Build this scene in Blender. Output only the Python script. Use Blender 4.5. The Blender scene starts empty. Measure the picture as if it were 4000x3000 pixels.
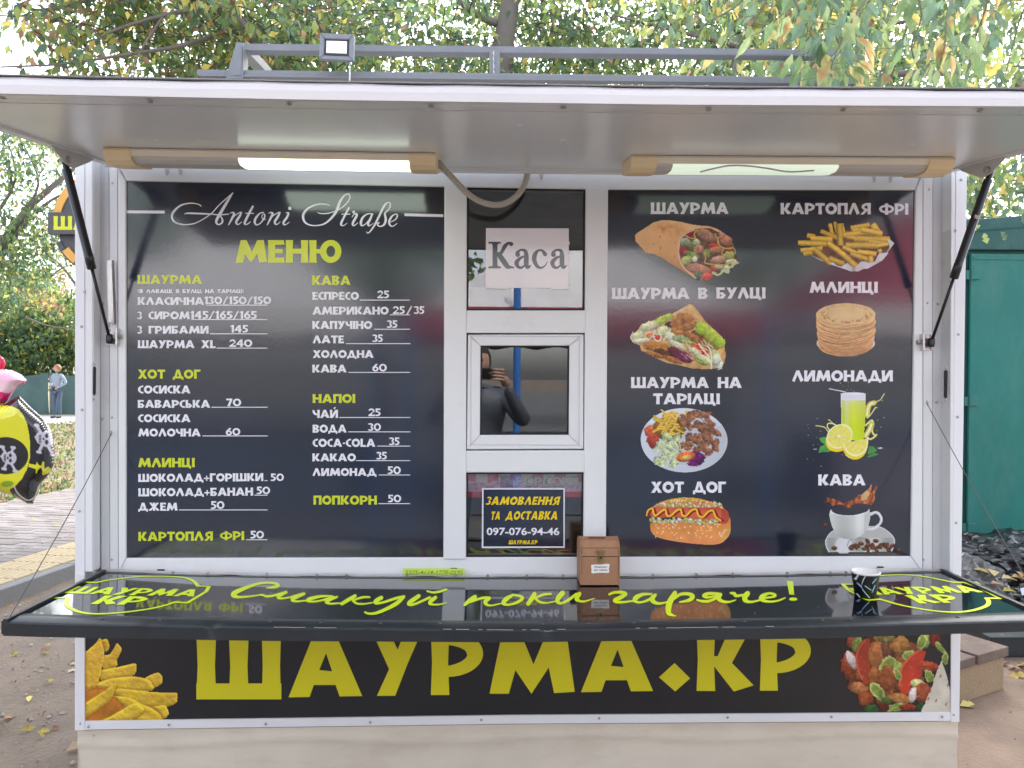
import bpy, bmesh, math, random
import numpy as np
from mathutils import Vector, Matrix
from mathutils.geometry import delaunay_2d_cdt
random.seed(7); np.random.seed(7)
R = math.radians
sc = bpy.context.scene
C = bpy.data.collections.new('place'); sc.collection.children.link(C)

# ---------------------------------------------------------------- camera
F = 3004.0
CAM_H = 1.55; CAM_D = 2.4
cam_d = bpy.data.cameras.new('camera'); cam = bpy.data.objects.new('camera', cam_d); C.objects.link(cam)
cam_d.sensor_width = 36; cam_d.lens = 36 * F / 4000; cam_d.clip_start = 0.02; cam_d.clip_end = 500
CM = Matrix.Rotation(R(-1.65), 4, 'Z') @ Matrix.Rotation(R(90 - 0.75), 4, 'X') @ Matrix.Rotation(R(0.35), 4, 'Z')
cam.matrix_world = Matrix.Translation((0, -CAM_D, CAM_H)) @ CM
sc.camera = cam

# ---------------------------------------------------------------- sky, sun, exposure
w = bpy.data.worlds.new('World'); sc.world = w; w.use_nodes = True
nt = w.node_tree; nt.nodes.clear()
sky = nt.nodes.new('ShaderNodeTexSky'); sky.sky_type = 'NISHITA'; sky.sun_disc = False
SUN_EL, SUN_AZ = 44, 24
sky.sun_elevation = R(SUN_EL); sky.sun_rotation = R(SUN_AZ); sky.air_density = 1.0; sky.dust_density = 3.0; sky.ozone_density = 1.0
hs = nt.nodes.new('ShaderNodeHueSaturation'); hs.inputs['Saturation'].default_value = 0.40; hs.inputs['Value'].default_value = 1.0
bg = nt.nodes.new('ShaderNodeBackground'); bg.inputs['Strength'].default_value = 0.15
wo = nt.nodes.new('ShaderNodeOutputWorld')
nt.links.new(sky.outputs[0], hs.inputs['Color']); nt.links.new(hs.outputs[0], bg.inputs[0]); nt.links.new(bg.outputs[0], wo.inputs[0])
sd = bpy.data.lights.new('sun', 'SUN'); sun = bpy.data.objects.new('sun', sd); C.objects.link(sun)
sd.energy = 0.75; sd.angle = R(14); sd.color = (1.0, 0.975, 0.94)
# sun_rotation: 0 = +Y, clockwise seen from above
az = R(SUN_AZ); el = R(SUN_EL)
sdir = Vector((math.sin(az) * math.cos(el), math.cos(az) * math.cos(el), math.sin(el)))
sun.rotation_euler = (-sdir).to_track_quat('-Z', 'Y').to_euler()
sc.view_settings.view_transform = 'Standard'; sc.view_settings.look = 'None'
sc.view_settings.exposure = 2.28; sc.view_settings.gamma = 1.0
sc.view_settings.use_curve_mapping = False
sc.cycles.use_denoising = True
sc.cycles.max_bounces = 8; sc.cycles.transparent_max_bounces = 12

# ---------------------------------------------------------------- photo measurements -> places in the world
M3 = CM.to_3x3()
def ray(u, v): return M3 @ Vector(((u - 2000) / F, -(v - 1500) / F, -1))
CP = Vector((0, -CAM_D, CAM_H))
def P(u, v, Y=0.0):                     # the point of the plane at depth Y
    d = ray(u, v); return CP + d * ((Y + CAM_D) / d.y)
def G(u, v, z=0.0):                     # the point at height z
    d = ray(u, v); return CP + d * ((z - CAM_H) / d.z)
def Q(u, v, dist):                      # the point a distance along Y from the camera
    return P(u, v, dist - CAM_D)
def lerp(a, b, t): return a + (b - a) * t
def interp(x, xs, ys): return float(np.interp(x, xs, ys))

# ---------------------------------------------------------------- materials
def srgb(r, g=None, b=None):
    if g is None: r, g, b = r
    f = lambda c: (c / 255) / 12.92 if c / 255 <= 0.04045 else ((c / 255 + 0.055) / 1.055) ** 2.4
    return (f(r), f(g), f(b), 1)
MATS = {}
def mat(name, col, rough=0.5, metal=0.0, var=0.0, vscale=4.0, bump=0.0, bscale=60.0, spec=0.5, coat=0.0,
        dirt=None, dirt_amt=0.5, dirt_scale=3.0, dirt_lo=0.55, dirt_hi=0.75, stretch=(1, 1, 1), emit=None, estr=0, rvar=0.0, coords='Object', detail=5):
    if name in MATS: return MATS[name]
    m = bpy.data.materials.new(name); m.use_nodes = True; MATS[name] = m
    n = m.node_tree; p = n.nodes['Principled BSDF']; L = n.links.new
    if len(col) == 3: col = (*col, 1)
    p.inputs['Base Color'].default_value = col; p.inputs['Roughness'].default_value = rough
    p.inputs['Metallic'].default_value = metal; p.inputs['Specular IOR Level'].default_value = spec
    p.inputs['Coat Weight'].default_value = coat; p.inputs['Coat Roughness'].default_value = 0.07
    if emit: p.inputs['Emission Color'].default_value = (*emit[:3], 1); p.inputs['Emission Strength'].default_value = estr
    if var or bump or dirt or rvar:
        tc = n.nodes.new('ShaderNodeTexCoord'); mp = n.nodes.new('ShaderNodeMapping'); mp.inputs['Scale'].default_value = stretch
        L(tc.outputs[coords], mp.inputs[0])
    last = None
    if var:
        nz = n.nodes.new('ShaderNodeTexNoise'); nz.inputs['Scale'].default_value = vscale; nz.inputs['Detail'].default_value = detail; nz.inputs['Roughness'].default_value = 0.65
        L(mp.outputs[0], nz.inputs['Vector'])
        mr = n.nodes.new('ShaderNodeMapRange'); mr.inputs['From Min'].default_value = 0.25; mr.inputs['From Max'].default_value = 0.75
        mr.inputs['To Min'].default_value = 1 - var; mr.inputs['To Max'].default_value = 1 + var
        L(nz.outputs['Fac'], mr.inputs['Value'])
        mx = n.nodes.new('ShaderNodeMix'); mx.data_type = 'RGBA'; mx.blend_type = 'MULTIPLY'; mx.inputs[0].default_value = 1
        mx.inputs[6].default_value = col; L(mr.outputs[0], mx.inputs[7]); last = mx.outputs[2]
    if dirt:
        nz2 = n.nodes.new('ShaderNodeTexNoise'); nz2.inputs['Scale'].default_value = dirt_scale; nz2.inputs['Detail'].default_value = 8; nz2.inputs['Roughness'].default_value = 0.7
        L(mp.outputs[0], nz2.inputs['Vector'])
        r2 = n.nodes.new('ShaderNodeMapRange'); r2.inputs['From Min'].default_value = dirt_lo; r2.inputs['From Max'].default_value = dirt_hi; r2.inputs['To Max'].default_value = dirt_amt
        L(nz2.outputs['Fac'], r2.inputs['Value'])
        m2 = n.nodes.new('ShaderNodeMix'); m2.data_type = 'RGBA'; L(r2.outputs[0], m2.inputs[0])
        if last: L(last, m2.inputs[6])
        else: m2.inputs[6].default_value = col
        m2.inputs[7].default_value = (*dirt[:3], 1); last = m2.outputs[2]
    if last: L(last, p.inputs['Base Color'])
    if rvar:
        nz3 = n.nodes.new('ShaderNodeTexNoise'); nz3.inputs['Scale'].default_value = 9; nz3.inputs['Detail'].default_value = 6
        L(mp.outputs[0], nz3.inputs['Vector'])
        r3 = n.nodes.new('ShaderNodeMapRange'); r3.inputs['To Min'].default_value = max(0, rough - rvar); r3.inputs['To Max'].default_value = rough + rvar
        L(nz3.outputs['Fac'], r3.inputs['Value']); L(r3.outputs[0], p.inputs['Roughness'])
    if bump:
        nb = n.nodes.new('ShaderNodeTexNoise'); nb.inputs['Scale'].default_value = bscale; nb.inputs['Detail'].default_value = 4
        L(mp.outputs[0], nb.inputs['Vector'])
        b = n.nodes.new('ShaderNodeBump'); b.inputs['Strength'].default_value = bump; b.inputs['Distance'].default_value = 0.01
        L(nb.outputs['Fac'], b.inputs['Height']); L(b.outputs[0], p.inputs['Normal'])
    return m
def mat_attr(name, rough=0.35, translucent=0.0, spec=0.5, attr='Col', gain=1.0):
    if name in MATS: return MATS[name]
    m = bpy.data.materials.new(name); m.use_nodes = True; MATS[name] = m
    n = m.node_tree; p = n.nodes['Principled BSDF']; L = n.links.new
    a = n.nodes.new('ShaderNodeAttribute'); a.attribute_name = attr
    L(a.outputs['Color'], p.inputs['Base Color']); p.inputs['Roughness'].default_value = rough; p.inputs['Specular IOR Level'].default_value = spec
    if translucent:
        out = n.nodes['Material Output']; tr = n.nodes.new('ShaderNodeBsdfTranslucent'); mx = n.nodes.new('ShaderNodeMixShader')
        g = n.nodes.new('ShaderNodeGamma'); g.inputs[1].default_value = 0.8; L(a.outputs['Color'], g.inputs[0]); L(g.outputs[0], tr.inputs[0])
        mx.inputs[0].default_value = translucent; L(p.outputs[0], mx.inputs[1]); L(tr.outputs[0], mx.inputs[2]); L(mx.outputs[0], out.inputs[0])
    return m
def mat_glass(name, tint=(0.75, 0.8, 0.8), refl=0.16):
    m = bpy.data.materials.new(name); m.use_nodes = True; MATS[name] = m
    n = m.node_tree; n.nodes.clear(); L = n.links.new
    o = n.nodes.new('ShaderNodeOutputMaterial'); t = n.nodes.new('ShaderNodeBsdfTransparent'); t.inputs[0].default_value = (*tint, 1)
    g = n.nodes.new('ShaderNodeBsdfGlossy'); g.inputs['Roughness'].default_value = 0.012
    fr = n.nodes.new('ShaderNodeFresnel'); fr.inputs[0].default_value = 1.5
    mr = n.nodes.new('ShaderNodeMapRange'); mr.inputs['To Min'].default_value = refl - 0.04; mr.inputs['To Max'].default_value = 1.0
    L(fr.outputs[0], mr.inputs['Value']); mx = n.nodes.new('ShaderNodeMixShader')
    L(mr.outputs[0], mx.inputs[0]); L(t.outputs[0], mx.inputs[1]); L(g.outputs[0], mx.inputs[2]); L(mx.outputs[0], o.inputs[0])
    return m

# ---------------------------------------------------------------- objects
def thing(name, label, cat, loc=(0, 0, 0), group=None):
    o = bpy.data.objects.new(name, None); o.empty_display_size = 0.1; C.objects.link(o); o.location = loc
    o['label'] = label; o['category'] = cat
    if group: o['group'] = group
    return o
def tag(o, label=None, cat=None, group=None, kind=None):
    if label: o['label'] = label
    if cat: o['category'] = cat
    if group: o['group'] = group
    if kind: o['kind'] = kind
    return o
def link(name, me, m=None, parent=None):
    o = bpy.data.objects.new(name, me); C.objects.link(o)
    if m is not None:
        for x in (m if isinstance(m, (list, tuple)) else [m]): me.materials.append(x)
    if parent is not None:
        o.parent = parent
        off = Vector((0, 0, 0)); q = parent
        while q: off += q.location; q = q.parent
        o.location = -off
    return o
def mesh(name, vs, fs, m=None, parent=None, smooth=False):
    me = bpy.data.meshes.new(name); me.from_pydata([tuple(v) for v in vs], [], fs); me.update()
    if smooth: me.polygons.foreach_set('use_smooth', [True] * len(me.polygons))
    return link(name, me, m, parent)
class MB:
    def __init__(s): s.v = []; s.f = []
    def add(s, vs, fs):
        b = len(s.v); s.v += [tuple(v) for v in vs]; s.f += [tuple(i + b for i in f) for f in fs]; return s
    def box(s, x0, y0, z0, x1, y1, z1):
        vs = [(x, y, z) for x in (x0, x1) for y in (y0, y1) for z in (z0, z1)]
        return s.add(vs, [(0, 1, 3, 2), (4, 6, 7, 5), (0, 4, 5, 1), (2, 3, 7, 6), (0, 2, 6, 4), (1, 5, 7, 3)])
    def prism(s, front, back):      # two loops of the same length
        n = len(front); fs = [tuple(range(n - 1, -1, -1)), tuple(range(n, 2 * n))]
        fs += [(i, (i + 1) % n, n + (i + 1) % n, n + i) for i in range(n)]
        return s.add(list(front) + list(back), fs)
    def obox(s, a, b, w, h, up=(0, 0, 1)):   # beam from a to b
        a = Vector(a); b = Vector(b); d = (b - a).normalized(); u = Vector(up); sd = d.cross(u).normalized(); u = sd.cross(d).normalized()
        lo = [a + sd * sx * w / 2 + u * sz * h / 2 for sx, sz in ((-1, -1), (1, -1), (1, 1), (-1, 1))]
        return s.prism(lo, [q + (b - a) for q in lo])
    def tube(s, pts, rad, seg=10, caps=True):
        pts = [Vector(p) for p in pts]; n = len(pts)
        if not hasattr(rad, '__len__'): rad = [rad] * n
        base = len(s.v); d0 = (pts[1] - pts[0]).normalized()
        u = d0.orthogonal().normalized(); vs = []
        for i, p in enumerate(pts):
            d = (pts[min(i + 1, n - 1)] - pts[max(i - 1, 0)]).normalized()
            u = (u - d * u.dot(d)).normalized(); w_ = d.cross(u)
            for k in range(seg):
                a = 2 * math.pi * k / seg; vs.append(p + (u * math.cos(a) + w_ * math.sin(a)) * rad[i])
        fs = []
        for i in range(n - 1):
            for k in range(seg):
                a = i * seg + k; b = i * seg + (k + 1) % seg; fs.append((a, b, b + seg, a + seg))
        if caps: fs += [tuple(range(seg - 1, -1, -1)), tuple(range((n - 1) * seg, n * seg))]
        return s.add(vs, fs)
    def lathe(s, prof, c, seg=24, axis='z', a0=0, a1=2 * math.pi):
        full = abs(a1 - a0 - 2 * math.pi) < 1e-6; m = seg if full else seg + 1; vs = []
        for (r, h) in prof:
            for k in range(m):
                a = a0 + (a1 - a0) * k / seg; x, y = r * math.cos(a), r * math.sin(a)
                q = (x, y, h) if axis == 'z' else ((x, h, y) if axis == 'y' else (h, x, y))
                vs.append((c[0] + q[0], c[1] + q[1], c[2] + q[2]))
        fs = []
        for i in range(len(prof) - 1):
            for k in range(seg):
                a = i * m + k; b = i * m + (k + 1) % m; fs.append((a, b, b + m, a + m))
        return s.add(vs, fs)
    def build(s, name, m=None, parent=None, smooth=False, bevel=0, seg=2):
        o = mesh(name, s.v, s.f, m, parent, smooth)
        if bevel:
            b = o.modifiers.new('bevel', 'BEVEL'); b.width = bevel; b.segments = seg; b.limit_method = 'ANGLE'; b.angle_limit = R(40)
        return o
def pquad(px, Y, dY):               # px outline at depth Y, pushed back by dY
    f = [P(u, v, Y) for u, v in px]; return f, [q + Vector((0, dY, 0)) for q in f]
def pbar(name, px, Y, dY, m, parent, bevel=0.0015):
    a, b = pquad(px, Y, dY); return MB().prism(a, b).build(name, m, parent, bevel=bevel)
def rect(u0, v0, u1, v1): return [(u0, v0), (u1, v0), (u1, v1), (u0, v1)]
def catmull(pts, n=6):
    pts = [np.array(p, float) for p in pts]; P_ = [2 * pts[0] - pts[1]] + pts + [2 * pts[-1] - pts[-2]]; out = []
    for i in range(1, len(P_) - 2):
        for k in range(n):
            t = k / n; a, b, c, d = P_[i - 1:i + 3]
            out.append(0.5 * ((2 * b) + (c - a) * t + (2 * a - 5 * b + 4 * c - d) * t * t + (3 * b - a - 3 * c + d) * t ** 3))
    out.append(pts[-1]); return out
# ---------------------------------------------------------------- lettering: outlines cut and joined, then laid on a surface
def cdt(adds, subs=()):
    vs = []; fs = []
    for poly in list(adds) + list(subs):
        b = len(vs); vs += [Vector((float(p[0]), float(p[1]))) for p in poly]; fs.append(list(range(b, b + len(poly))))
    na = len(adds)
    ov, oe, of, _, _, src = delaunay_2d_cdt(vs, [], fs, 0, 1e-6)
    tris = []
    # point-in-polygon on the triangle centre is robust for every fill
    def inside(p, x, y):
        c = False; j = len(p) - 1
        for i in range(len(p)):
            if (p[i][1] > y) != (p[j][1] > y) and x < (p[j][0] - p[i][0]) * (y - p[i][1]) / (p[j][1] - p[i][1]) + p[i][0]: c = not c
            j = i
        return c
    for t in of:
        x = sum(ov[i][0] for i in t) / len(t); y = sum(ov[i][1] for i in t) / len(t)
        if any(inside(p, x, y) for p in adds) and not any(inside(p, x, y) for p in subs): tris.append(tuple(t))
    return [(v[0], v[1]) for v in ov], tris
def hb(xa, xb, y0, y1, wa, wb, wm=None):     # slanted bar, ends cut level: centre xa at y0, xb at y1
    wm = (wa + wb) / 2 * 0.92 if wm is None else wm; xm = (xa + xb) / 2; ym = (y0 + y1) / 2
    return [(xa - wa / 2, y0), (xa + wa / 2, y0), (xm + wm / 2, ym), (xb + wb / 2, y1), (xb - wb / 2, y1), (xm - wm / 2, ym)]
def bx(x0, y0, x1, y1): return [(x0, y0), (x1, y0), (x1, y1), (x0, y1)]
def arcp(cx, cy, rx, ry, a0, a1, w0, w1=None, n=18, wm=None):
    w1 = w0 if w1 is None else w1; out = []; pts = []
    for k in range(n + 1):
        t = k / n; a = R(a0 + (a1 - a0) * t)
        w_ = lerp(w0, w1, t) if wm is None else (lerp(w0, wm, t * 2) if t < .5 else lerp(wm, w1, t * 2 - 1))
        pts.append(((cx + (rx) * math.cos(a), cy + ry * math.sin(a)), (cx + max(rx - w_, 0) * math.cos(a), cy + max(ry - w_, 0) * math.sin(a))))
    for k in range(n): out.append([pts[k][0], pts[k + 1][0], pts[k + 1][1], pts[k][1]])
    return out
GL = {}
def stem(x, w_=.28, h=1): return hb(x, x, 0, h, w_ + .02, w_ + .02, w_ - .02)
GL['Ш'] = (1.28, [stem(.15), stem(.64), hb(1.13, 1.13, 0, 1, .29, .29, .26), bx(0, 0, 1.28, .24)], [])
GL['А'] = (1.08, [[(0, 0), (1.08, .02), (.68, 1), (.38, 1)]], [[(.3, -.02), (.76, -.02), (.69, .19), (.37, .19)], [(.45, .42), (.64, .40), (.55, .68)]])
GL['У'] = (.9, [hb(.26, .76, 0, 1, .33, .30), [(0, 1), (.31, 1), (.52, .62), (.36, .34), (.31, .42)]], [])
GL['Р'] = (.86, [stem(.15)] + arcp(.27, .64, .58, .36, 100, -90, .22, .17, wm=.27), [])
GL['М'] = (1.28, [[(0, 0), (.29, 0), (.39, .37), (.63, 0), (.89, .41), (.97, .01), (1.28, .03), (1.15, 1), (.88, 1), (.66, .46), (.45, 1), (.2, 1)]], [])
GL['К'] = (.92, [stem(.15), [(.28, .56), (.34, .56), (.53, 1), (.87, 1), (.57, .45), (.92, .09), (.6, -.01), (.28, .40)]], [])
GL['О'] = (1.0, arcp(.5, .5, .5, .51, 0, 360, .27, n=28), [])
GL['Н'] = (.92, [stem(.15), stem(.77), bx(.2, .4, .7, .62)], [])
GL['Е'] = (.68, [stem(.15), [(.1, .78), (.68, .8), (.64, 1), (.1, 1)], bx(.1, .42, .6, .6), [(.1, 0), (.68, 0), (.64, .24), (.1, .2)]], [])
GL['Ю'] = (1.32, [stem(.15), bx(.2, .41, .55, .6)] + arcp(.88, .5, .44, .51, 0, 360, .26, n=26), [])
GL['П'] = (.88, [stem(.15), stem(.73), bx(.01, .77, .87, 1)], [])
GL['Л'] = (.98, [[(0, .05), (.22, -.04), (.46, .60), (.72, -.04), (.98, .10), (.62, 1), (.36, 1)]], [])
GL['И'] = (.95, [stem(.14, .26), stem(.81, .26), [(.02, 0), (.36, 0), (.93, 1), (.62, 1)]], [])
GL['Й'] = (.95, GL['И'][1] + [[(.42, 1.12), (.55, 1.1), (.72, 1.32), (.52, 1.36)]], [])
GL['І'] = (.30, [stem(.15)], [])
GL['Г'] = (.70, [stem(.15), [(.1, .77), (.66, .77), (.7, 1), (.1, 1)]], [])
GL['Д'] = (1.12, [[(.14, .1), (.40, 1), (.70, 1), (.98, .1)], bx(.02, .03, 1.1, .22), [(0, -.14), (.2, -.10), (.22, .2), (.02, .22)], [(1.12, -.14), (.92, -.10), (.9, .2), (1.1, .22)]], [[(.42, .24), (.66, .24), (.54, .66)]])
GL['Ц'] = (.98, [stem(.14), stem(.66), bx(0, 0, .88, .23), [(.74, -.14), (.96, -.14), (.96, .1), (.74, .1)]], [])
GL['Ч'] = (.84, [stem(.69)] + arcp(.42, .86, .42, .52, 165, 290, .26, .24), [])
GL['В'] = (.82, [stem(.15), [(.2, 1), (.56, 1), (.80, .78), (.60, .52), (.84, .27), (.58, 0), (.2, 0)]], [[(.30, .84), (.30, .60), (.50, .72)], [(.30, .40), (.30, .14), (.52, .27)]])
GL['Б'] = (.80, [stem(.15), bx(.1, .78, .70, 1), [(.2, .56), (.55, .56), (.80, .28), (.58, 0), (.2, 0)]], [[(.30, .40), (.30, .14), (.50, .27)]])
GL['Ь'] = (.78, [stem(.15), [(.2, .56), (.52, .56), (.78, .28), (.56, 0), (.2, 0)]], [[(.30, .40), (.30, .14), (.48, .27)]])
GL['Я'] = (.92, [stem(.77)] + arcp(.62, .66, .50, .34, 80, 270, .22, .16, wm=.25) + [[(.0, -.02), (.30, -.02), (.68, .40), (.42, .44)]], [])
GL['Ф'] = (1.3, [stem(.65, .28)] + arcp(.60, .5, .60, .37, 70, 290, .16, .16, wm=.24) + arcp(.70, .5, .60, .37, 110, -110, .16, .16, wm=.24), [])
GL['С'] = (.66, arcp(.62, .5, .62, .51, 112, 248, .14, .14, wm=.32, n=14) + [[(.36, .98), (.60, 1.02), (.66, .84), (.42, .74)], [(.36, .02), (.60, -.02), (.66, .16), (.42, .26)]], [])
GL['C'] = GL['С']; GL['O'] = GL['О']; GL['A'] = GL['А']; GL['P'] = GL['Р']
GL['L'] = (.66, [stem(.15), [(.1, 0), (.66, 0), (.62, .24), (.1, .22)]], [])
GL['X'] = (.96, [hb(.8, .18, 0, 1, .32, .34), hb(.16, .78, 0, 1, .32, .32)], [])
GL['Х'] = GL['X']
GL['Т'] = (.82, [[(0, .76), (.82, .76), (.80, 1), (.02, 1)], stem(.41)], [])
GL['Ж'] = (1.3, [stem(.65, .26), [(0, .06), (.3, -.02), (.66, .45), (.66, .62), (.62, .6)], [(.1, 1), (.38, 1), (.68, .5), (.5, .42)], [(1.3, .06), (1.0, -.02), (.64, .45), (.64, .62), (.68, .6)], [(1.2, 1), (.92, 1), (.62, .5), (.8, .42)]], [])
GL['З'] = (.58, arcp(.22, .75, .34, .25, 150, -80, .16, .16, wm=.22) + arcp(.22, .27, .36, .27, 80, -150, .16, .16, wm=.22), [])
GL['3'] = (.58, GL['З'][1], [])
GL['1'] = (.42, [stem(.26, .24), [(0, .86), (.14, .92), (.2, 1), (.3, 1), (.3, .78), (.02, .78)]], [])
GL['2'] = (.70, arcp(.33, .70, .33, .30, 175, -35, .18, .2) + [[(.60, .60), (.42, .50), (.0, .14), (.0, 0), (.25, .1)], [(0, 0), (.68, 0), (.70, .26), (.6, .2), (0, .18)]], [])
GL['4'] = (.74, [hb(.50, .50, 0, 1, .25, .25, .23), [(0, .26), (.74, .26), (.70, .42), (.0, .42)], [(0, .40), (.12, .28), (.60, .96), (.40, 1)]], [])
GL['5'] = (.60, [[(.08, 1), (.56, 1), (.60, .80), (.08, .80)], [(.05, 1), (.26, 1), (.26, .5), (.05, .5)]] + arcp(.22, .32, .38, .32, 100, -130, .14, .16, wm=.24), [])
GL['6'] = (.66, arcp(.33, .33, .33, .33, 0, 360, .19, n=22) + [[(.0, .33), (.02, .56), (.38, 1.02), (.6, .96), (.26, .52), (.2, .33)]], [])
GL['7'] = (.62, [[(0, 1), (.62, 1), (.60, .78), (.0, .78)], [(.10, 0), (.36, 0), (.62, .9), (.4, .9)]], [])
GL['0'] = (.84, arcp(.42, .5, .42, .5, 0, 360, .21, n=26), [])
GL['9'] = (.66, arcp(.33, .67, .33, .33, 0, 360, .19, n=22) + [[(.66, .67), (.64, .44), (.28, -.02), (.06, .04), (.40, .48), (.46, .67)]], [])
GL['8'] = (.66, arcp(.33, .74, .28, .26, 0, 360, .16, n=20) + arcp(.33, .28, .33, .29, 0, 360, .18, n=20), [])
GL['/'] = (.62, [hb(.08, .54, -.05, 1, .16, .16)], [])
GL['+'] = (.66, [bx(0, .32, .66, .46), bx(.26, .08, .40, .72)], [])
GL['-'] = (.36, [[(.02, .36), (.30, .36), (.36, .54), (.08, .54)]], [])
GL['('] = (.30, arcp(.5, .5, .5, .6, 130, 230, .12, n=10), [])
GL[')'] = (.30, arcp(-.2, .5, .5, .6, 50, -50, .12, n=10), [])
GL[','] = (.22, [[(.04, .2), (.22, .2), (.12, -.14), (.0, -.1)]], [])
GL['.'] = (.26, [[(0, .12), (.13, .26), (.26, .12), (.13, -.02)]], [])
GL['◆'] = (1, [[(0, .5), (.5, 1), (1, .46), (.52, 0)]], [])
GL['R'] = (.8, [stem(.14, .24)] + arcp(.28, .7, .46, .30, 95, -90, .2, .2) + [[(.3, .44), (.52, .46), (.82, 0), (.54, 0)]], [])
GL['N'] = (.86, [stem(.13, .24), stem(.73, .24)] + arcp(.43, .56, .42, .44, 0, 180, .24), [])
GLC = {}
def glyph(ch):
    if ch not in GLC: GLC[ch] = cdt(GL[ch][1], GL[ch][2])
    return GLC[ch]
TRK = 0.045
def text_geo(s):
    x = 0; V = []; T = []
    for ch in s:
        if ch == ' ': x += .62; continue
        v, t = glyph(ch); b = len(V); V += [(x + a, c) for a, c in v]; T += [tuple(i + b for i in q) for q in t]; x += GL[ch][0] + TRK
    return V, T, x - TRK
def lay(name, V, T, fn, m, parent, label=None):
    vs = [fn(a, b) for a, b in V]
    me = bpy.data.meshes.new(name); me.from_pydata([tuple(v) for v in vs], [], [tuple(t) for t in T]); me.update()
    o = link(name, me, m, parent)
    if label: o['label'] = label
    return o
def text_px(s, u0, v0, u1, v1, mapper, m, parent, name='lettering', slant=0.0, v0r=None, v1r=None, label=True):
    """lettering between photo columns u0..u1, cap line v0 and base line v1 (right-hand ends v0r, v1r)"""
    V, T, W = text_geo(s); v0r = v0 if v0r is None else v0r; v1r = v1 if v1r is None else v1r
    W2 = W + slant
    def fn(a, b):
        t = (a + slant * b) / W2; top = lerp(v0, v0r, t); bot = lerp(v1, v1r, t)
        return mapper(lerp(u0, u1, t), lerp(bot, top, b))
    return lay(name, V, T, fn, m, parent, 'lettering reading ' + s if label else None)
def ribbon(pts, n=5, scale=1.0):          # pts: (x, y, width) -> quads
    c = catmull(pts, n); out = []; L_ = []; Rr = []
    for i in range(len(c)):
        a = c[max(i - 1, 0)]; b = c[min(i + 1, len(c) - 1)]; d = np.array([b[0] - a[0], b[1] - a[1]]); l = np.hypot(*d) or 1
        nx, ny = -d[1] / l, d[0] / l; w_ = max(c[i][2], 1) / 2 * scale
        L_.append((c[i][0] + nx * w_, c[i][1] + ny * w_)); Rr.append((c[i][0] - nx * w_, c[i][1] - ny * w_))
    for i in range(len(c) - 1): out.append([L_[i], L_[i + 1], Rr[i + 1], Rr[i]])
    for k in (0, len(c) - 1):           # round the ends
        r = max(c[k][2], 1) / 2 * scale; out.append([(c[k][0] + r * math.cos(a), c[k][1] + r * math.sin(a)) for a in np.linspace(0, 2 * math.pi, 9)[:-1]])
    for k in range(1, len(c) - 1, 2):
        r = max(c[k][2], 1) / 2 * scale; out.append([(c[k][0] + r * math.cos(a), c[k][1] + r * math.sin(a)) for a in np.linspace(0, 2 * math.pi, 9)[:-1]])
    return out
def circ(x, y, r, ry=None, n=16): return [(x + r * math.cos(a), y + (ry or r) * math.sin(a)) for a in np.linspace(0, 2 * math.pi, n + 1)[:-1]]
def strokes_px(name, strokes, org, s, mapper, m, parent, label=None, polys=(), subs=(), wscale=1.0):
    quads = []
    for st in strokes: quads += ribbon(st, 5, wscale)
    quads += list(polys)
    # coordinates are kept y down as in the picture
    V, T = cdt(quads, subs)
    return lay(name, [(org[0] + a / s, org[1] + b / s) for a, b in V], T, mapper, m, parent, label)
def sys_text(s, u0, v0, u1, v1, mapper, m, parent, name='lettering', shear=0.0, fat=0.0, label=None):
    cu = bpy.data.curves.new('t', 'FONT'); cu.body = s; cu.size = 1; cu.resolution_u = 3; cu.offset = fat; cu.shear = shear
    o = bpy.data.objects.new('t', cu); C.objects.link(o); dg = bpy.context.evaluated_depsgraph_get()
    me = bpy.data.meshes.new_from_object(o.evaluated_get(dg)); bpy.data.objects.remove(o); bpy.data.curves.remove(cu)
    V = [(v.co.x, v.co.y) for v in me.vertices]; T = [tuple(p.vertices) for p in me.polygons]; bpy.data.meshes.remove(me)
    xs = [a for a, _ in V]; ys = [b for _, b in V]; x0, x1, y0, y1 = min(xs), max(xs), min(ys), max(ys)
    fn = lambda a, b: mapper(lerp(u0, u1, (a - x0) / (x1 - x0)), lerp(v1, v0, (b - y0) / (y1 - y0)))
    return lay(name, V, T, fn, m, parent, label or 'lettering reading ' + s)

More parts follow.
